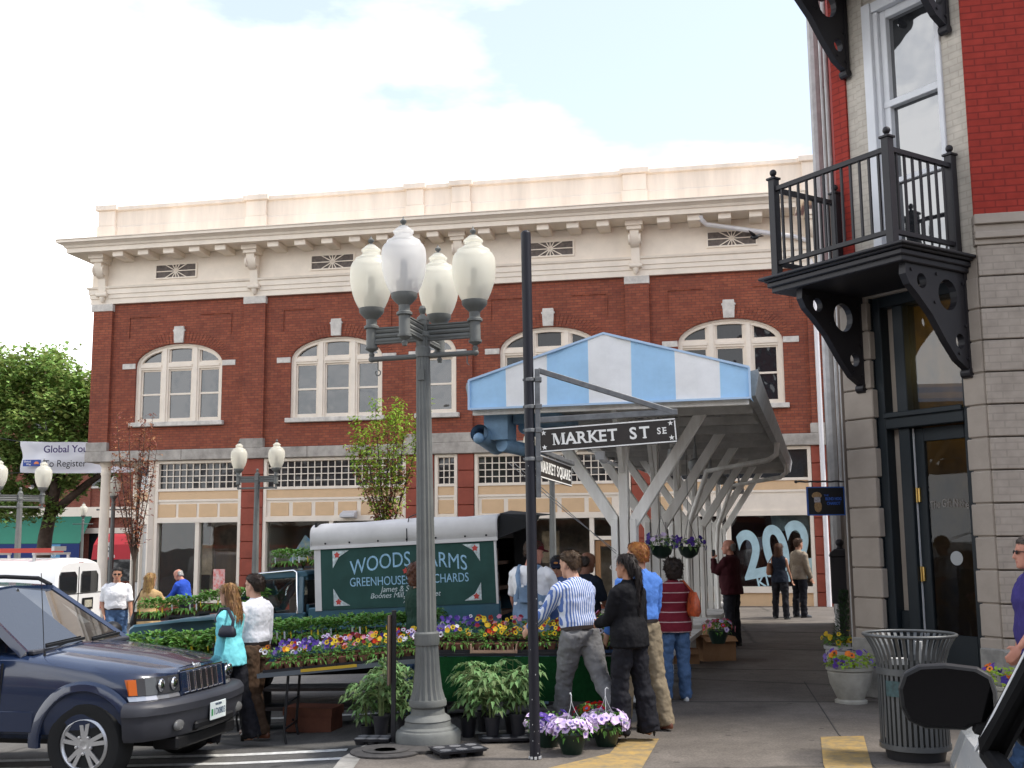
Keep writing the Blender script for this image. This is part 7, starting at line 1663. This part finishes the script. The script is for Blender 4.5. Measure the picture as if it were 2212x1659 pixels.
    HS = [(-.118, .024, .045, .082), (-.108, .038, .01, .094), (-.085, .050, -.035, .096), (-.05, .060, -.07, .094), (-.015, .068, -.088, .092), (.02, .073, -.097, .092), (.055, .075, -.1, .092), (.082, .070, -.094, .080), (.102, .053, -.075, .058), (.115, .025, -.04, .022)]
    headsecs(b, HS)
    b.tube([H(0, .088, .025), H(0, .105, -.012), H(0, .112, -.03), H(0, .095, -.042)], [.009*hs, .012*hs, .016*hs, .012*hs], 8)
    for sg in (-1, 1):
        b.ell(H(sg*.076, -.008, -.012), (.010*hs, .02*hs, .032*hs), 8, 6); b.ell(H(sg*.03, .086, .028), (.02*hs, .01*hs, .007*hs), 8, 5)
    b.ell(H(0, .093, -.066), (.024*hs, .011*hs, .008*hs), 8, 5); b.ell(H(0, .088, -.1), (.02*hs, .012*hs, .014*hs), 8, 5)
    b.tube([tor(.44, -.02), nk, hc+hd @ Vector((0, -.012, -.06*hs))], [.066*s, (.052 if female else .06)*s, (.05 if female else .057)*s], 14)
    def tsec(b, secs, n=24):
        vs = []; fs = []
        for (z, w, db, df, y) in secs:
            c0 = tor(z, y); tt = tw*max(0, z)/.45; r_ = Vector((math.cos(tt), math.sin(tt), 0)); f_ = Vector((-math.sin(tt), math.cos(tt)*math.cos(ln), -math.sin(ln)))
            for j in range(n):
                a = 2*math.pi*j/n; c_, s_ = math.cos(a), math.sin(a); vs.append(c0+r_*(w*s*math.copysign(abs(c_)**.8, c_))+f_*((df if s_ > 0 else db)*s*math.copysign(abs(s_)**.9, s_)))
        k = len(secs)
        for i in range(k-1):
            for j in range(n): fs.append((i*n+j, i*n+(j+1) % n, (i+1)*n+(j+1) % n, (i+1)*n+j))
        fs += [tuple(range(n))[::-1], tuple(range((k-1)*n, k*n))]; b.add(vs, fs)
    bl = .02*(fat-1)*10
    if female: TS = [(-.11, .10, .09, .07, 0), (-.04, .165, .115, .09, 0), (.03, .168, .105, .095, 0), (.12, .135, .085, .09, 0), (.19, .122, .08, .085, 0), (.28, .138, .09, .105, 0), (.35, .148, .095, .125, 0), (.42, .152, .09, .10, -.005), (.475, .13, .07, .065, -.012), (.51, .075, .055, .05, -.015)]
    else: TS = [(-.11, .10, .09, .07, 0), (-.04, .160, .115, .085, 0), (.03, .160, .105, .095, 0), (.12, .153, .095, .10+.3*bl*.1, 0), (.2, .155, .095, .105+.3*bl*.1, 0), (.3, .172, .108, .115, 0), (.38, .182, .112, .112, 0), (.44, .178, .10, .09, -.005), (.485, .14, .075, .062, -.014), (.515, .08, .058, .05, -.016)]
    TS = [(z, w*(1+(fat-1)*(1.0 if z < .35 else .5)), db*(1+(fat-1)*.7), df*(1+(fat-1)*(1.6 if .0 < z < .32 else .6)), y) for z, w, db, df, y in TS]
    tsec(b, [(z, w*.93, db*.93, df*.93, y) for z, w, db, df, y in TS])
    am = (.80 if female else 1.0)*s*(.85+.15*fat)
    def armtube(b, nm, inf, upto=1.0, base=True):
        S, E, Wp = J['s'+nm], J['e'+nm], J['w'+nm]; sg = -1 if nm == 'L' else 1
        pts = [S-rx*sg*.05*s+up*.01*s, S+(E-S)*.12, S+(E-S)*.45, S+(E-S)*.9, E+(Wp-E)*.12, E+(Wp-E)*.4, E+(Wp-E)*.75, Wp]; rs = [.055, .058, .05, .042, .042, .041, .033, .027]
        k = len(pts) if upto >= 1 else (4 if upto > .4 else 3)
        limb(b, pts[:k], [r_*am+inf for r_ in rs[:k]], 12)
    def hand(b, nm):
        Wp, d = J['w'+nm], J['d'+nm].normalized(); sg = -1 if nm == 'L' else 1
        side = d.cross(rx*sg); side = side.normalized() if side.length > .1 else Vector((0, 1, 0)); nrm = d.cross(side).normalized(); hs_ = s*(.9 if female else 1.0)
        P0 = Wp-d*.01
        b.ell(Wp+d*.045*hs_, (.04*hs_, .016*hs_, .05*hs_), 12, 8, rot=Matrix((side, nrm, d)).transposed())
        for i, (o, L) in enumerate(((-.03, .062), (-.011, .074), (.009, .07), (.028, .055))):
            st_ = Wp+d*.08*hs_+side*o*hs_; cu = -nrm*sg*.3*(1 if True else 0)
            k1 = st_+(d+cu*.5).normalized()*L*.45*hs_; k2 = k1+(d*.75+cu*2.0).normalized()*L*.35*hs_; k3 = k2+(d*.45+cu*2.6).normalized()*L*.25*hs_
            b.tube([st_-d*.02, k1, k2, k3], [.0095*hs_, .009*hs_, .0085*hs_, .007*hs_], 7)
        tb_ = Wp+d*.025*hs_+side*.03*hs_; b.tube([tb_, tb_+(side*.9+d*.7).normalized()*.035*hs_, tb_+(side*.9+d*.7).normalized()*.035*hs_+(d+side*.15)*.028*hs_], [.013*hs_, .011*hs_, .008*hs_], 7)
    for nm in 'LR': armtube(b, nm, -.004); hand(b, nm)
    lm = s*(.85+.15*fat)*(1.0 if not female else .97)
    def legtube(b, nm, inf, flr=0., n=14, cut_=1.0):
        Hp, K, A = J['h'+nm], J['k'+nm], J['a'+nm]; sg = -1 if nm == 'L' else 1
        pts = [Hp+Vector((-sg*.01, -.01, .03)), Hp+(K-Hp)*.15+Vector((0, -.008, 0)), Hp+(K-Hp)*.5, Hp+(K-Hp)*.92, K+(A-K)*.15, K+(A-K)*.35-Vector((0, .012, 0)), K+(A-K)*.7, A]
        rs = [.098, .098, .083, .064, .058, .06, .045, .040]; fl_ = [0, 0, 0, .2, .35, .5, .85, 1.0]
        if inf > 0: rs = [r_*(.82 if i < 2 and not tuck else 1) if i < 4 else max(r_, .055) for i, r_ in enumerate(rs)]
        limb(b, pts, [r_*lm+inf+flr*f_ for r_, f_ in zip(rs, fl_)], n)
    for nm in 'LR':
        legtube(b, nm, -.006); A, fd = J['a'+nm], J['f'+nm]; b.tube([A, A-Vector((0, 0, .05*s)), A-Vector((0, 0, .05*s))+fd*.1*s], [.036*s, .035*s, .028*s], 8)
    bm_ = remeshed(b, vox, 3); body = mesh_obj('body', bm_, [skin, M_lip], t)
    mi = [0]*len(bm_.polygons); inv = hd.inverted()
    for i, p_ in enumerate(bm_.polygons):
        q = inv @ (p_.center-hc)/hs
        if abs(q.x) < .023 and -.075 < q.z < -.058 and q.y > .085: mi[i] = 1
    bm_.polygons.foreach_set('material_index', mi)
    # eyes
    if not (glasses == 'sun'):
        b = MB()
        for sg in (-1, 1): b.ell(H(sg*.03, .088, .010), (.011*hs, .007*hs, .0055*hs), 8, 6)
        b.build('eye', M_eyeb, t)
    # ------------------------------------------------ trousers, shoes
    b = MB(); tsec(b, [(z, w+.004, db+.006, df+.004, y) for z, w, db, df, y in TS[:2]]+[(.01, TS[1][1]*.95, TS[1][2]*.95, TS[1][3]*.95, 0)] if not tuck else [(z, w+.008, db+.012, df+.008, y) for z, w, db, df, y in TS[:3]]+[(.085, TS[3][1]*1.02+.006, TS[3][2]+.008, TS[3][3]+.006, 0)])
    for nm in 'LR': legtube(b, nm, .016, flare)
    for nm in 'LR':
        A = J['a'+nm]; K = J['k'+nm]; d = (A-K).normalized(); b.tube([A-d*.03, A+d*(.05*s)], [.048*lm+.014+flare, .052*lm+.014+flare*1.1], 14)
    mesh_obj('trousers', remeshed(b, vox*1.1, 2, .034, .065), legs, t)
    for nm in 'LR':
        A, fd = J['a'+nm], J['f'+nm]; b = MB(); sd = Vector((fd.y, -fd.x, 0)).normalized(); dn = sd.cross(fd).normalized(); dn = dn if dn.z < 0 else -dn
        M_ = Matrix((sd, fd, -dn)).transposed().to_4x4(); M_.translation = A+dn*AH+(Vector((0, 0, .045)) if heels else Vector())
        b.M = M_; q = s*(.88 if female else 1.0)
        b.stack([(0, .055*q, .0, .040*q, .14*q, .8), (0, .055*q, .018*q, .042*q, .145*q, .8), (0, .05*q, .04*q, .041*q, .135*q, .85), (0, .02*q, .06*q, .038*q, .095*q, .9), (0, -.01*q, .085*q, .036*q, .055*q), (0, -.018*q, .105*q, .035*q, .045*q)], 20)
        if heels: b.tube([(0, -.06, .0), (0, -.065, -.05)], [.018, .006], 8); b.tube([(0, .12, .01), (0, .14, -.04)], [.03, .022], 8)
        b.build('shoe', shoes, t, smooth=50)
    # ------------------------------------------------ top
    b = MB(); z0 = -.10 if (long_top or not tuck) else .03
    inf = .018 if not jacket else .028
    sec = [(z, w+inf, db+inf, df+inf, y) for z, w, db, df, y in TS if z > z0-.02]
    if not tuck: sec = [(z0, TS[1][1]+.04, TS[1][2]+.046, TS[1][3]+.044, 0), (-.04, TS[1][1]+.036, TS[1][2]+.042, TS[1][3]+.04, 0)]+[(q[0], q[1]+.014, q[2]+.018, q[3]+.014, q[4]) if q[0] < .15 else q for q in sec if q[0] > z0+.08]
    else: sec = [(.045, TS[2][1]+.01, TS[2][2]+.012, TS[2][3]+.01, 0)]+[(q[0], q[1]+.012, q[2]+.014, q[3]+.012, q[4]) if q[0] < .2 else q for q in sec if q[0] > .06]
    tsec(b, sec)
    if sleeve != 'none':
        for nm in 'LR':
            armtube(b, nm, .015 if not jacket else .022, 1.0 if sleeve == 'long' else .5)
            if sleeve == 'long': W_p, d = J['w'+nm], J['d'+nm].normalized(); b.tube([W_p-d*.06, W_p-d*.005], [.036*am+.012, .034*am+.012], 12)
    if collar: b.tube([tor(.475, -.015), nk+Vector((0, 0, .025*s))], [.078*s, .066*s], 16)
    tp = mesh_obj('jacket' if jacket else 'shirt', remeshed(b, vox*1.1, 2, .024, .085), top, t)
    if belt and tuck:
        b = MB(); tsec(b, [(.045, TS[2][1]+.022, TS[2][2]+.026, TS[2][3]+.022, 0), (.078, TS[2][1]+.021, TS[2][2]+.025, TS[2][3]+.022, 0)]); b.build('belt', M_belt, t, smooth=40)
    # ------------------------------------------------ hair
    if hair and hair != 'cap':
        b = MB(); g = .014
        if hair != 'bald':
            headsecs(b, [(-.055 if not female else -.09, .055, -.105, -.045), (-.02, .074, -.113, -.03), (.02, .085, -.118, .004), (.05, .089, -.12, .055), (.075, .087, -.116, .085), (.1, .073, -.1, .082), (.122, .05, -.075, .055), (.132, .02, -.04, .015)])
        else: headsecs(b, [(-.06, .06, -.102, -.05), (-.02, .077, -.107, -.02), (.015, .079, -.109, -.015), (.04, .077, -.108, -.04), (.055, .06, -.104, -.07)])
        if hair == 'long': headsecs(b, [(-.30, .07, -.12, -.06), (-.22, .10, -.135, -.03), (-.12, .098, -.13, .01), (-.05, .092, -.125, .02), (.02, .09, -.12, .02), (.07, .085, -.11, .0)])
        if hair == 'shoulder': headsecs(b, [(-.20, .095, -.11, .01), (-.14, .105, -.128, .035), (-.07, .1, -.125, .045), (.0, .095, -.12, .05), (.05, .09, -.118, .06), (.09, .08, -.1, .05)])
        if hair == 'curly':
            headsecs(b, [(-.12, .085, -.135, -.01), (-.06, .11, -.15, .02), (.0, .115, -.155, .04), (.06, .11, -.15, .06), (.11, .09, -.12, .07), (.145, .05, -.07, .03)])
            r = random.Random(int(h*1000))
            for i in range(70): d = rdir(r, .2); b.ell(H(d.x*.11, -.045+d.y*.11, .02+d.z*.12), (.022, .022, .022), 6, 4)
        if hair == 'pony': b.tube([H(0, -.1, .03), H(.0, -.14, -.02), H(0, -.145, -.12), H(.0, -.125, -.26), H(0, -.12, -.40), H(0, -.12, -.47)], [.03, .036, .04, .038, .026, .01], 12, sq=.75)
        if hair == 'tousled':
            r = random.Random(int(h*1000))
            for i in range(40): d = rdir(r, .5); b.ell(H(d.x*.08, -.02+d.y*.095, .055+max(-.02, d.z)*.075), (.02, .022, .016), 6, 4)
        hm = remeshed(b, .0075, 1, .010, .022); r = random.Random(int(h*997)); m = MB(); m.v = [tuple(v.co) for v in hm.vertices]; m.f = [list(p.vertices) for p in hm.polygons]; m.mi = [0]*len(m.f)
        curl = hair in ('curly', 'tousled'); lng = .10 if hair in ('long', 'pony', 'shoulder') else .035; nv = len(hm.vertices)
        for i in range(900 if hair != 'bald' else 250):       # loose strands over the surface
            v = hm.vertices[r.randrange(nv)]; n_ = v.normal; p = v.co.copy(); g_ = Vector((0, -.25, -1)) if lng > .05 else (hd @ Vector((r.uniform(-.3, .3), -1, -.45)))
            d = g_-n_*g_.dot(n_); d = d.normalized() if d.length > .05 else Vector((0, 0, -1)); s2 = d.cross(n_).normalized()*r.uniform(.0016, .0034); L = lng*r.uniform(.4, 1.1)
            if curl: d = (d+Vector((r.uniform(-1, 1), r.uniform(-1, 1), r.uniform(-1, 1)))).normalized(); L *= .8
            e = p+d*L*.55+n_*(.004+.05*L); q = p+d*L+n_*r.uniform(-.002, .010); m.add([p-s2-n_*.002, p+s2-n_*.002, e+s2, e-s2, q], [(0, 1, 2, 3), (3, 2, 4)])
        bpy.data.meshes.remove(hm); m.build('hair', hairm_, t, smooth=60)
    if glasses:
        b = MB()
        for sg in (-1, 1):
            if glasses == 'sun': b.ell(H(sg*.031, .099, .008), (.026*hs, .008*hs, .016*hs), 10, 6)
            else: b.tube([H(sg*.03+.022*math.cos(i*.63), .101, .008+.015*math.sin(i*.63)) for i in range(10)], .0018, 5, closed=True)
            b.bar(H(sg*.055, .095, .012), H(sg*.078, .0, .012), .004, .007 if glasses == 'sun' else .003)
        b.bar(H(-.01, .103, .012), H(.01, .103, .012), .004); b.build('glasses', M_black, t)
    fx = dict(b=None, H=H, J=J, tor=tor, s=s, hs=hs, t=t, rx=rx, headsecs=headsecs, TS=TS, tsec=tsec, fwd=fwd)
    for e in extras: e(fx)
    return t
M_lip = mat('lip', (.36, .12, .09), .5); M_eyeb = mat('eye_dark', (.03, .02, .018), .2)
def cap(m, logo=None):
    def f(q):
        b = MB(); q['headsecs'](b, [(.03, .084, -.112, .1), (.06, .086, -.114, .102), (.09, .08, -.105, .092), (.115, .06, -.08, .065), (.13, .025, -.04, .02)]); H = q['H']
        P = [H(.075*math.cos(i*math.pi/10), .06+.115*math.sin(i*math.pi/10), .045-.012*math.sin(i*math.pi/10)) for i in range(11)]; P2 = [p-Vector((0, 0, .008)) for p in P]
        b.add(P+P2, [tuple(range(11)), tuple(range(11, 22))[::-1]]+[(i, 11+i, 12+i, i+1) for i in range(10)]); o = b.build('cap', m, q['t'], smooth=50)
        if logo: b = MB(); b.ell(H(0, .101, .075), (.025, .006, .012), 8, 6); b.build('cap_badge', logo, o)
    return f
def bag(m, side, z, size, strap=True, y=-.05, mt=None):
    def f(q):
        s_, t, tor, rx, TS = q['s'], q['t'], q['tor'], q['rx'], q['TS']; sg = 1 if side == 'R' else -1; c = tor(z, y)+rx*sg*(.21*s_)
        g = thing('shoulder_bag', mt, 'bag', (0, 0, 0)); g.matrix_world = t.matrix_basis
        b = MB(); w, h_ = size; b.stack([(c.x, c.y, c.z-h_/2, .035, w*.42, .7), (c.x, c.y, c.z-h_*.3, .055, w*.5, .7), (c.x, c.y, c.z+h_*.15, .045, w*.46, .7), (c.x, c.y, c.z+h_*.45, .02, w*.36, .8), (c.x, c.y, c.z+h_*.5, .012, w*.33, .8)], 20); b.build('pouch', m, g, smooth=60)
        sh = q['J']['s'+side]; top = sh+Vector((0, 0, .075*s_))-rx*sg*.03
        b = MB(); b.tube([c+Vector((0, w*.3, h_*.42)), (c+top)/2+Vector((0, .1, 0))+rx*sg*.03, top+Vector((0, .045, 0)), top+Vector((0, -.045, 0)), (c+top)/2+Vector((0, -.11, 0))+rx*sg*.03, c+Vector((0, -w*.3, h_*.42))], .011, 7, sq=1.6); b.build('strap', m, g, smooth=60)
    return f
C = cloth
M_jean = C('denim', (.075, .135, .25), var=.35); M_jeand = C('dark_denim', (.05, .09, .19), var=.35)
stripe_b = mat_stripes('blue_stripe_shirt', (.60, .64, .74), (.10, .17, .42), 42, 0, .5); stripe_m = mat_stripes('maroon_stripe_shirt', (.14, .012, .022), (.42, .30, .29), 9.5, 2, .1)
GZ = road_h
# 1 man in white tee
person('man in white T-shirt, sunglasses and blue jeans beside the white van', (-7.25, 20.6, GZ(-7.25, 20)), 190, 1.78, fat=1.12, skin=SKT, hair='short', hairm_=hairm('black', (.012, .01, .009)), top=C('white_tee', (.74, .74, .75), var=.05), sleeve='short', legs=M_jean, tuck=True, belt=True, collar=False, glasses='sun', hipR=14, kneeR=14, hipL=-8, armR=(-6, 12, 40, 40), armL=(6, 12, 8, 0), turn=8, vox=.011)
# 2 blonde woman with black bag
person('blonde woman seen from behind in a tan sweater and jeans with a black bag', (-6.0, 18.6, GZ(-6, 18)), -20, 1.66, True, 1.12, SK, 'long', hairm('blonde', (.42, .24, .085)), C('tan_sweater', (.46, .31, .15)), 'long', M_jean, armR=(40, 10, 60, 10), armL=(10, 16, 20, 0), tuck=False, belt=False, collar=False, vox=.011, extras=(bag(mat('black_leather', (.012, .012, .014), .4), 'L', .0, (.30, .24), mt='black leather shoulder bag hanging at the blonde woman\'s left hip'),))
# 3 elderly man in royal blue shirt
person('white-haired balding man in a royal blue shirt bending towards the shop window', (-7.05, 24.3, GZ(-7, 24)), 75, 1.66, False, 1.05, SKR, 'bald', hairm('white', (.55, .53, .5)), C('royal_blue', (.025, .075, .42)), 'long', C('black_trousers', (.012, .012, .016)), lean=14, nod=22, armL=(28, 6, 20, 0), armR=(24, 6, 20, 0), vox=.011)
# 4 woman in cyan sweater
person('woman with light brown hair in a turquoise cardigan and black flared trousers', (-2.80, 11.2, GZ(-2.80, 11)), 68, 1.56, True, .98, SK, 'long', hairm('light_brown', (.27, .13, .05)), C('turquoise', (.19, .62, .68), var=.08), 'long', C('black_trousers', (.012, .012, .016)), M_shoe_b, hipL=10, kneeL=4, hipR=-13, kneeR=4, armL=(-3, 7, 10, 0), armR=(12, 6, 14, 0), nod=10, tuck=False, belt=False, collar=False, heels=True, flare=.022, footR=-12, extras=(bag(mat('black_nylon', (.012, .013, .025), .6), 'L', .28, (.19, .11), y=-.11, mt='small black bag tucked under the turquoise cardigan woman\'s arm'),))
# 5 man in white shirt
person('man in white shirt, glasses and brown trousers walking beside the turquoise cardigan woman', (-2.69, 11.75, GZ(-2.69, 11)), 62, 1.68, False, 1.0, SK, 'short', hairm('dark_brown', (.03, .016, .01)), C('white_shirt', (.72, .72, .76), var=.06), 'long', C('brown_trousers', (.085, .05, .03)), M_shoe_br, hipL=-10, kneeL=14, hipR=8, kneeR=2, armR=(2, 9, 16, 0), armL=(10, 8, 18, 0), glasses='clear')
# 6 man in dark green tee behind lamp
person('man with curly brown hair in a dark green T-shirt and jeans behind the lamp post', (-1.0, 12.0, GZ(-1.0, 12)), -55, 1.66, False, .98, SK, 'curly', hairm('brown_curls', (.10, .035, .015)), C('bottle_green', (.01, .035, .024)), 'short', M_jean, turn=0, tuck=False, belt=False, collar=False, armL=(4, 8, 20, 10), armR=(4, 8, 20, 10))
# 7 man in dungarees
def dung(q):
    b = MB(); TS, tor, s_ = q['TS'], q['tor'], q['s']; J = q['J']
    q['tsec'](b, [(z, w+.034, db+.034, df+.034, y) for z, w, db, df, y in TS[1:5]]+[(.27, .12, .165, .1, 0)]); o = mesh_obj('dungaree_waist', remeshed(b, .012, 3, .01, .1), M_dng, q['t'])
    b = MB(); rx = q['rx']
    for sg in (-1, 1): b.tube([tor(.18, -.165)+rx*sg*.09, tor(.30, -.178)+rx*sg*.055, tor(.42, -.165)+rx*sg*.08, tor(.512, -.05)+rx*sg*.115, tor(.45, .135)+rx*sg*.09, tor(.3, .165)+rx*sg*.09], .027, 6, sq=.7)
    b.tube([tor(.14, -.16), tor(.31, -.175)], .075, 8, sq=.35); b.build('strap', M_dng, o, smooth=50)
    b = MB(); b.cbox(tor(.31, -.20), (.03, .01, .03)); b.build('patch', M_whitep, o)
M_dng = C('pale_denim', (.17, .25, .36), var=.3)
person('man in denim dungarees, white T-shirt and maroon cap behind the flower table', (.19, 12.25, 0), -28, 1.78, False, 1.08, SKR, 'short', hairm('brown', (.06, .03, .015)), C('white_tee', (.74, .74, .75), var=.05), 'short', M_dng, turn=-32, armL=(14, 14, 30, 0), armR=(30, 12, 40, 0), nod=10, tuck=True, belt=False, collar=False, extras=(dung, cap(C('maroon_cap', (.10, .008, .014)))))
# 8 woman with navy cap and sunglasses
person('woman in navy cap, sunglasses and blue waistcoat facing the flower table', (.50, 12.6, 0), 168, 1.60, True, 1.0, SKT, 'short', hairm('black', (.012, .01, .009)), C('blue_vest', (.09, .15, .34)), 'none', M_jeand, glasses='sun', nod=14, tuck=False, belt=False, collar=True, armL=(20, 8, 30, 0), armR=(20, 8, 30, 0), extras=(cap(C('navy_cap', (.012, .016, .035)), mat('cap_gold', (.5, .2, .05), .7)),))
# 9 man in striped shirt
person('man in a blue and white striped shirt and grey trousers leaning over the flowers', (.60, 10.40, 0), 32, 1.70, False, 1.02, SK, 'tousled', hairm('mid_brown', (.06, .03, .016)), stripe_b, 'long', C('grey_trousers', (.16, .16, .165)), M_shoe_b, hipL=17, kneeL=6, hipR=-26, kneeR=16, armL=(36, 10, 16, 0), armR=(20, 8, 34, 10), lean=10, turn=12, nod=6, twist=6, footR=-42, abd=1)
# 10 bald man in navy
person('bald dark-skinned man in a navy T-shirt behind the striped-shirt man', (.82, 12.9, 0), -50, 1.64, False, 1.08, SKD, 'bald', hairm('stubble', (.03, .02, .016)), C('navy_tee', (.012, .016, .026)), 'short', M_jeand, nod=12, tuck=False, belt=False, collar=False, armL=(20, 8, 30, 0), armR=(20, 8, 30, 0))
# 11 woman in black suit
person('woman in a black trouser suit with a long dark ponytail', (1.02, 10.08, 0), 42, 1.60, True, 1.04, SKT, 'pony', hairm('black_pony', (.014, .008, .007)), C('black_suit', (.006, .006, .008)), 'long', C('black_trousers', (.007, .007, .010)), M_shoe_b, hipL=4, hipR=-6, kneeR=4, armL=(16, 8, 60, 25), armR=(2, 8, 14, 0), tuck=False, belt=False, collar=True, jacket=True, long_top=True, turn=12, flare=.03, heels=True)
# 12 red-haired man in blue shirt
person('red-haired man in a bright blue shirt and khaki trousers', (1.19, 10.72, 0), 30, 1.75, False, 1.02, SK, 'short', hairm('ginger', (.36, .12, .035)), C('sky_blue_shirt', (.10, .24, .66), var=.12), 'long', C('khaki', (.27, .215, .14)), M_shoe_br, hipL=10, kneeL=4, hipR=-12, kneeR=4, armL=(10, 8, 20, 0), armR=(10, 8, 30, 10), turn=14, footR=-6)
# 13 woman in maroon stripes
person('dark curly-haired woman in a maroon striped top and jeans carrying an orange bag', (1.76, 12.5, 0), 12, 1.55, True, 1.12, SKT, 'curly', hairm('very_dark', (.018, .009, .007)), stripe_m, 'short', M_jean, M_shoe_w, armL=(10, 8, 24, 0), armR=(6, 12, 16, 0), tuck=False, belt=False, collar=True, turn=8, extras=(bag(mat('orange_print_bag', (.48, .085, .02), .5, var=.7, vscale=12, tint=(.15, .03, .02)), 'R', .24, (.36, .26), y=-.12, mt='orange patterned shoulder bag on the maroon striped woman'),))
# 14 man on the phone
def phone(q):
    p = q['J']['wL']+q['J']['dL'].normalized()*.09; b = MB(); b.cbox((p.x, p.y, p.z), (.03, .05, .11)); o = b.build('mobile_phone', M_black, None, bevel=.006); o.matrix_world = q['t'].matrix_basis; tag(o, 'dark mobile phone held to the ear of the maroon sweater man', 'phone')
person('heavy grey-haired man in a dark maroon sweater talking on a mobile phone', (3.58, 18.6, 0), 58, 1.76, False, 1.28, SKR, 'bald', hairm('grey', (.22, .21, .2)), C('dark_maroon', (.045, .008, .012)), 'long', C('charcoal_trousers', (.018, .018, .024)), turn=14, armL=(42, 4, 138, 25), armR=(6, 12, 12, 0), tuck=False, belt=False, vox=.011, extras=(phone,))
# 15 woman in dark tank top
person('woman in a dark sleeveless top with a tan bag looking at the restaurant window', (5.83, 24.7, 0), -38, 1.66, True, .98, SKT, 'shoulder', hairm('auburn', (.09, .03, .014)), C('navy_top', (.012, .016, .028)), 'none', C('black_trousers', (.012, .012, .016)), armR=(8, 10, 16, 0), armL=(4, 10, 14, 0), hipL=5, hipR=-4, abd=6, tuck=False, belt=False, collar=False, vox=.012, extras=(bag(mat('tan_leather', (.26, .11, .05), .6), 'L', .2, (.36, .26), y=-.02, mt='tan shoulder bag behind the dark sleeveless top woman'),))
# 16 man in beige shirt
person('young man in an untucked beige shirt and black trousers beside the tank-top woman', (6.36, 25.1, 0), -62, 1.76, False, .96, SKT, 'tousled', hairm('brown_mop', (.07, .028, .014)), C('beige_shirt', (.26, .215, .16)), 'long', C('black_trousers', (.012, .012, .016)), armL=(4, 8, 14, 0), armR=(6, 8, 14, 0), tuck=False, belt=False, vox=.012)
# 17 man at the right edge
person('man in a purple-blue shirt and dark glasses at the right edge of the photo', (4.03, 8.75, 0), 82, 1.77, False, 1.12, SKR, 'short', hairm('grey_brown', (.10, .08, .065)), C('purple_shirt', (.045, .035, .16)), 'short', C('charcoal_trousers', (.018, .018, .024)), glasses='sun', armL=(8, 8, 34, 0), armR=(2, 8, 14, 0), tuck=False, belt=False, collar=True)
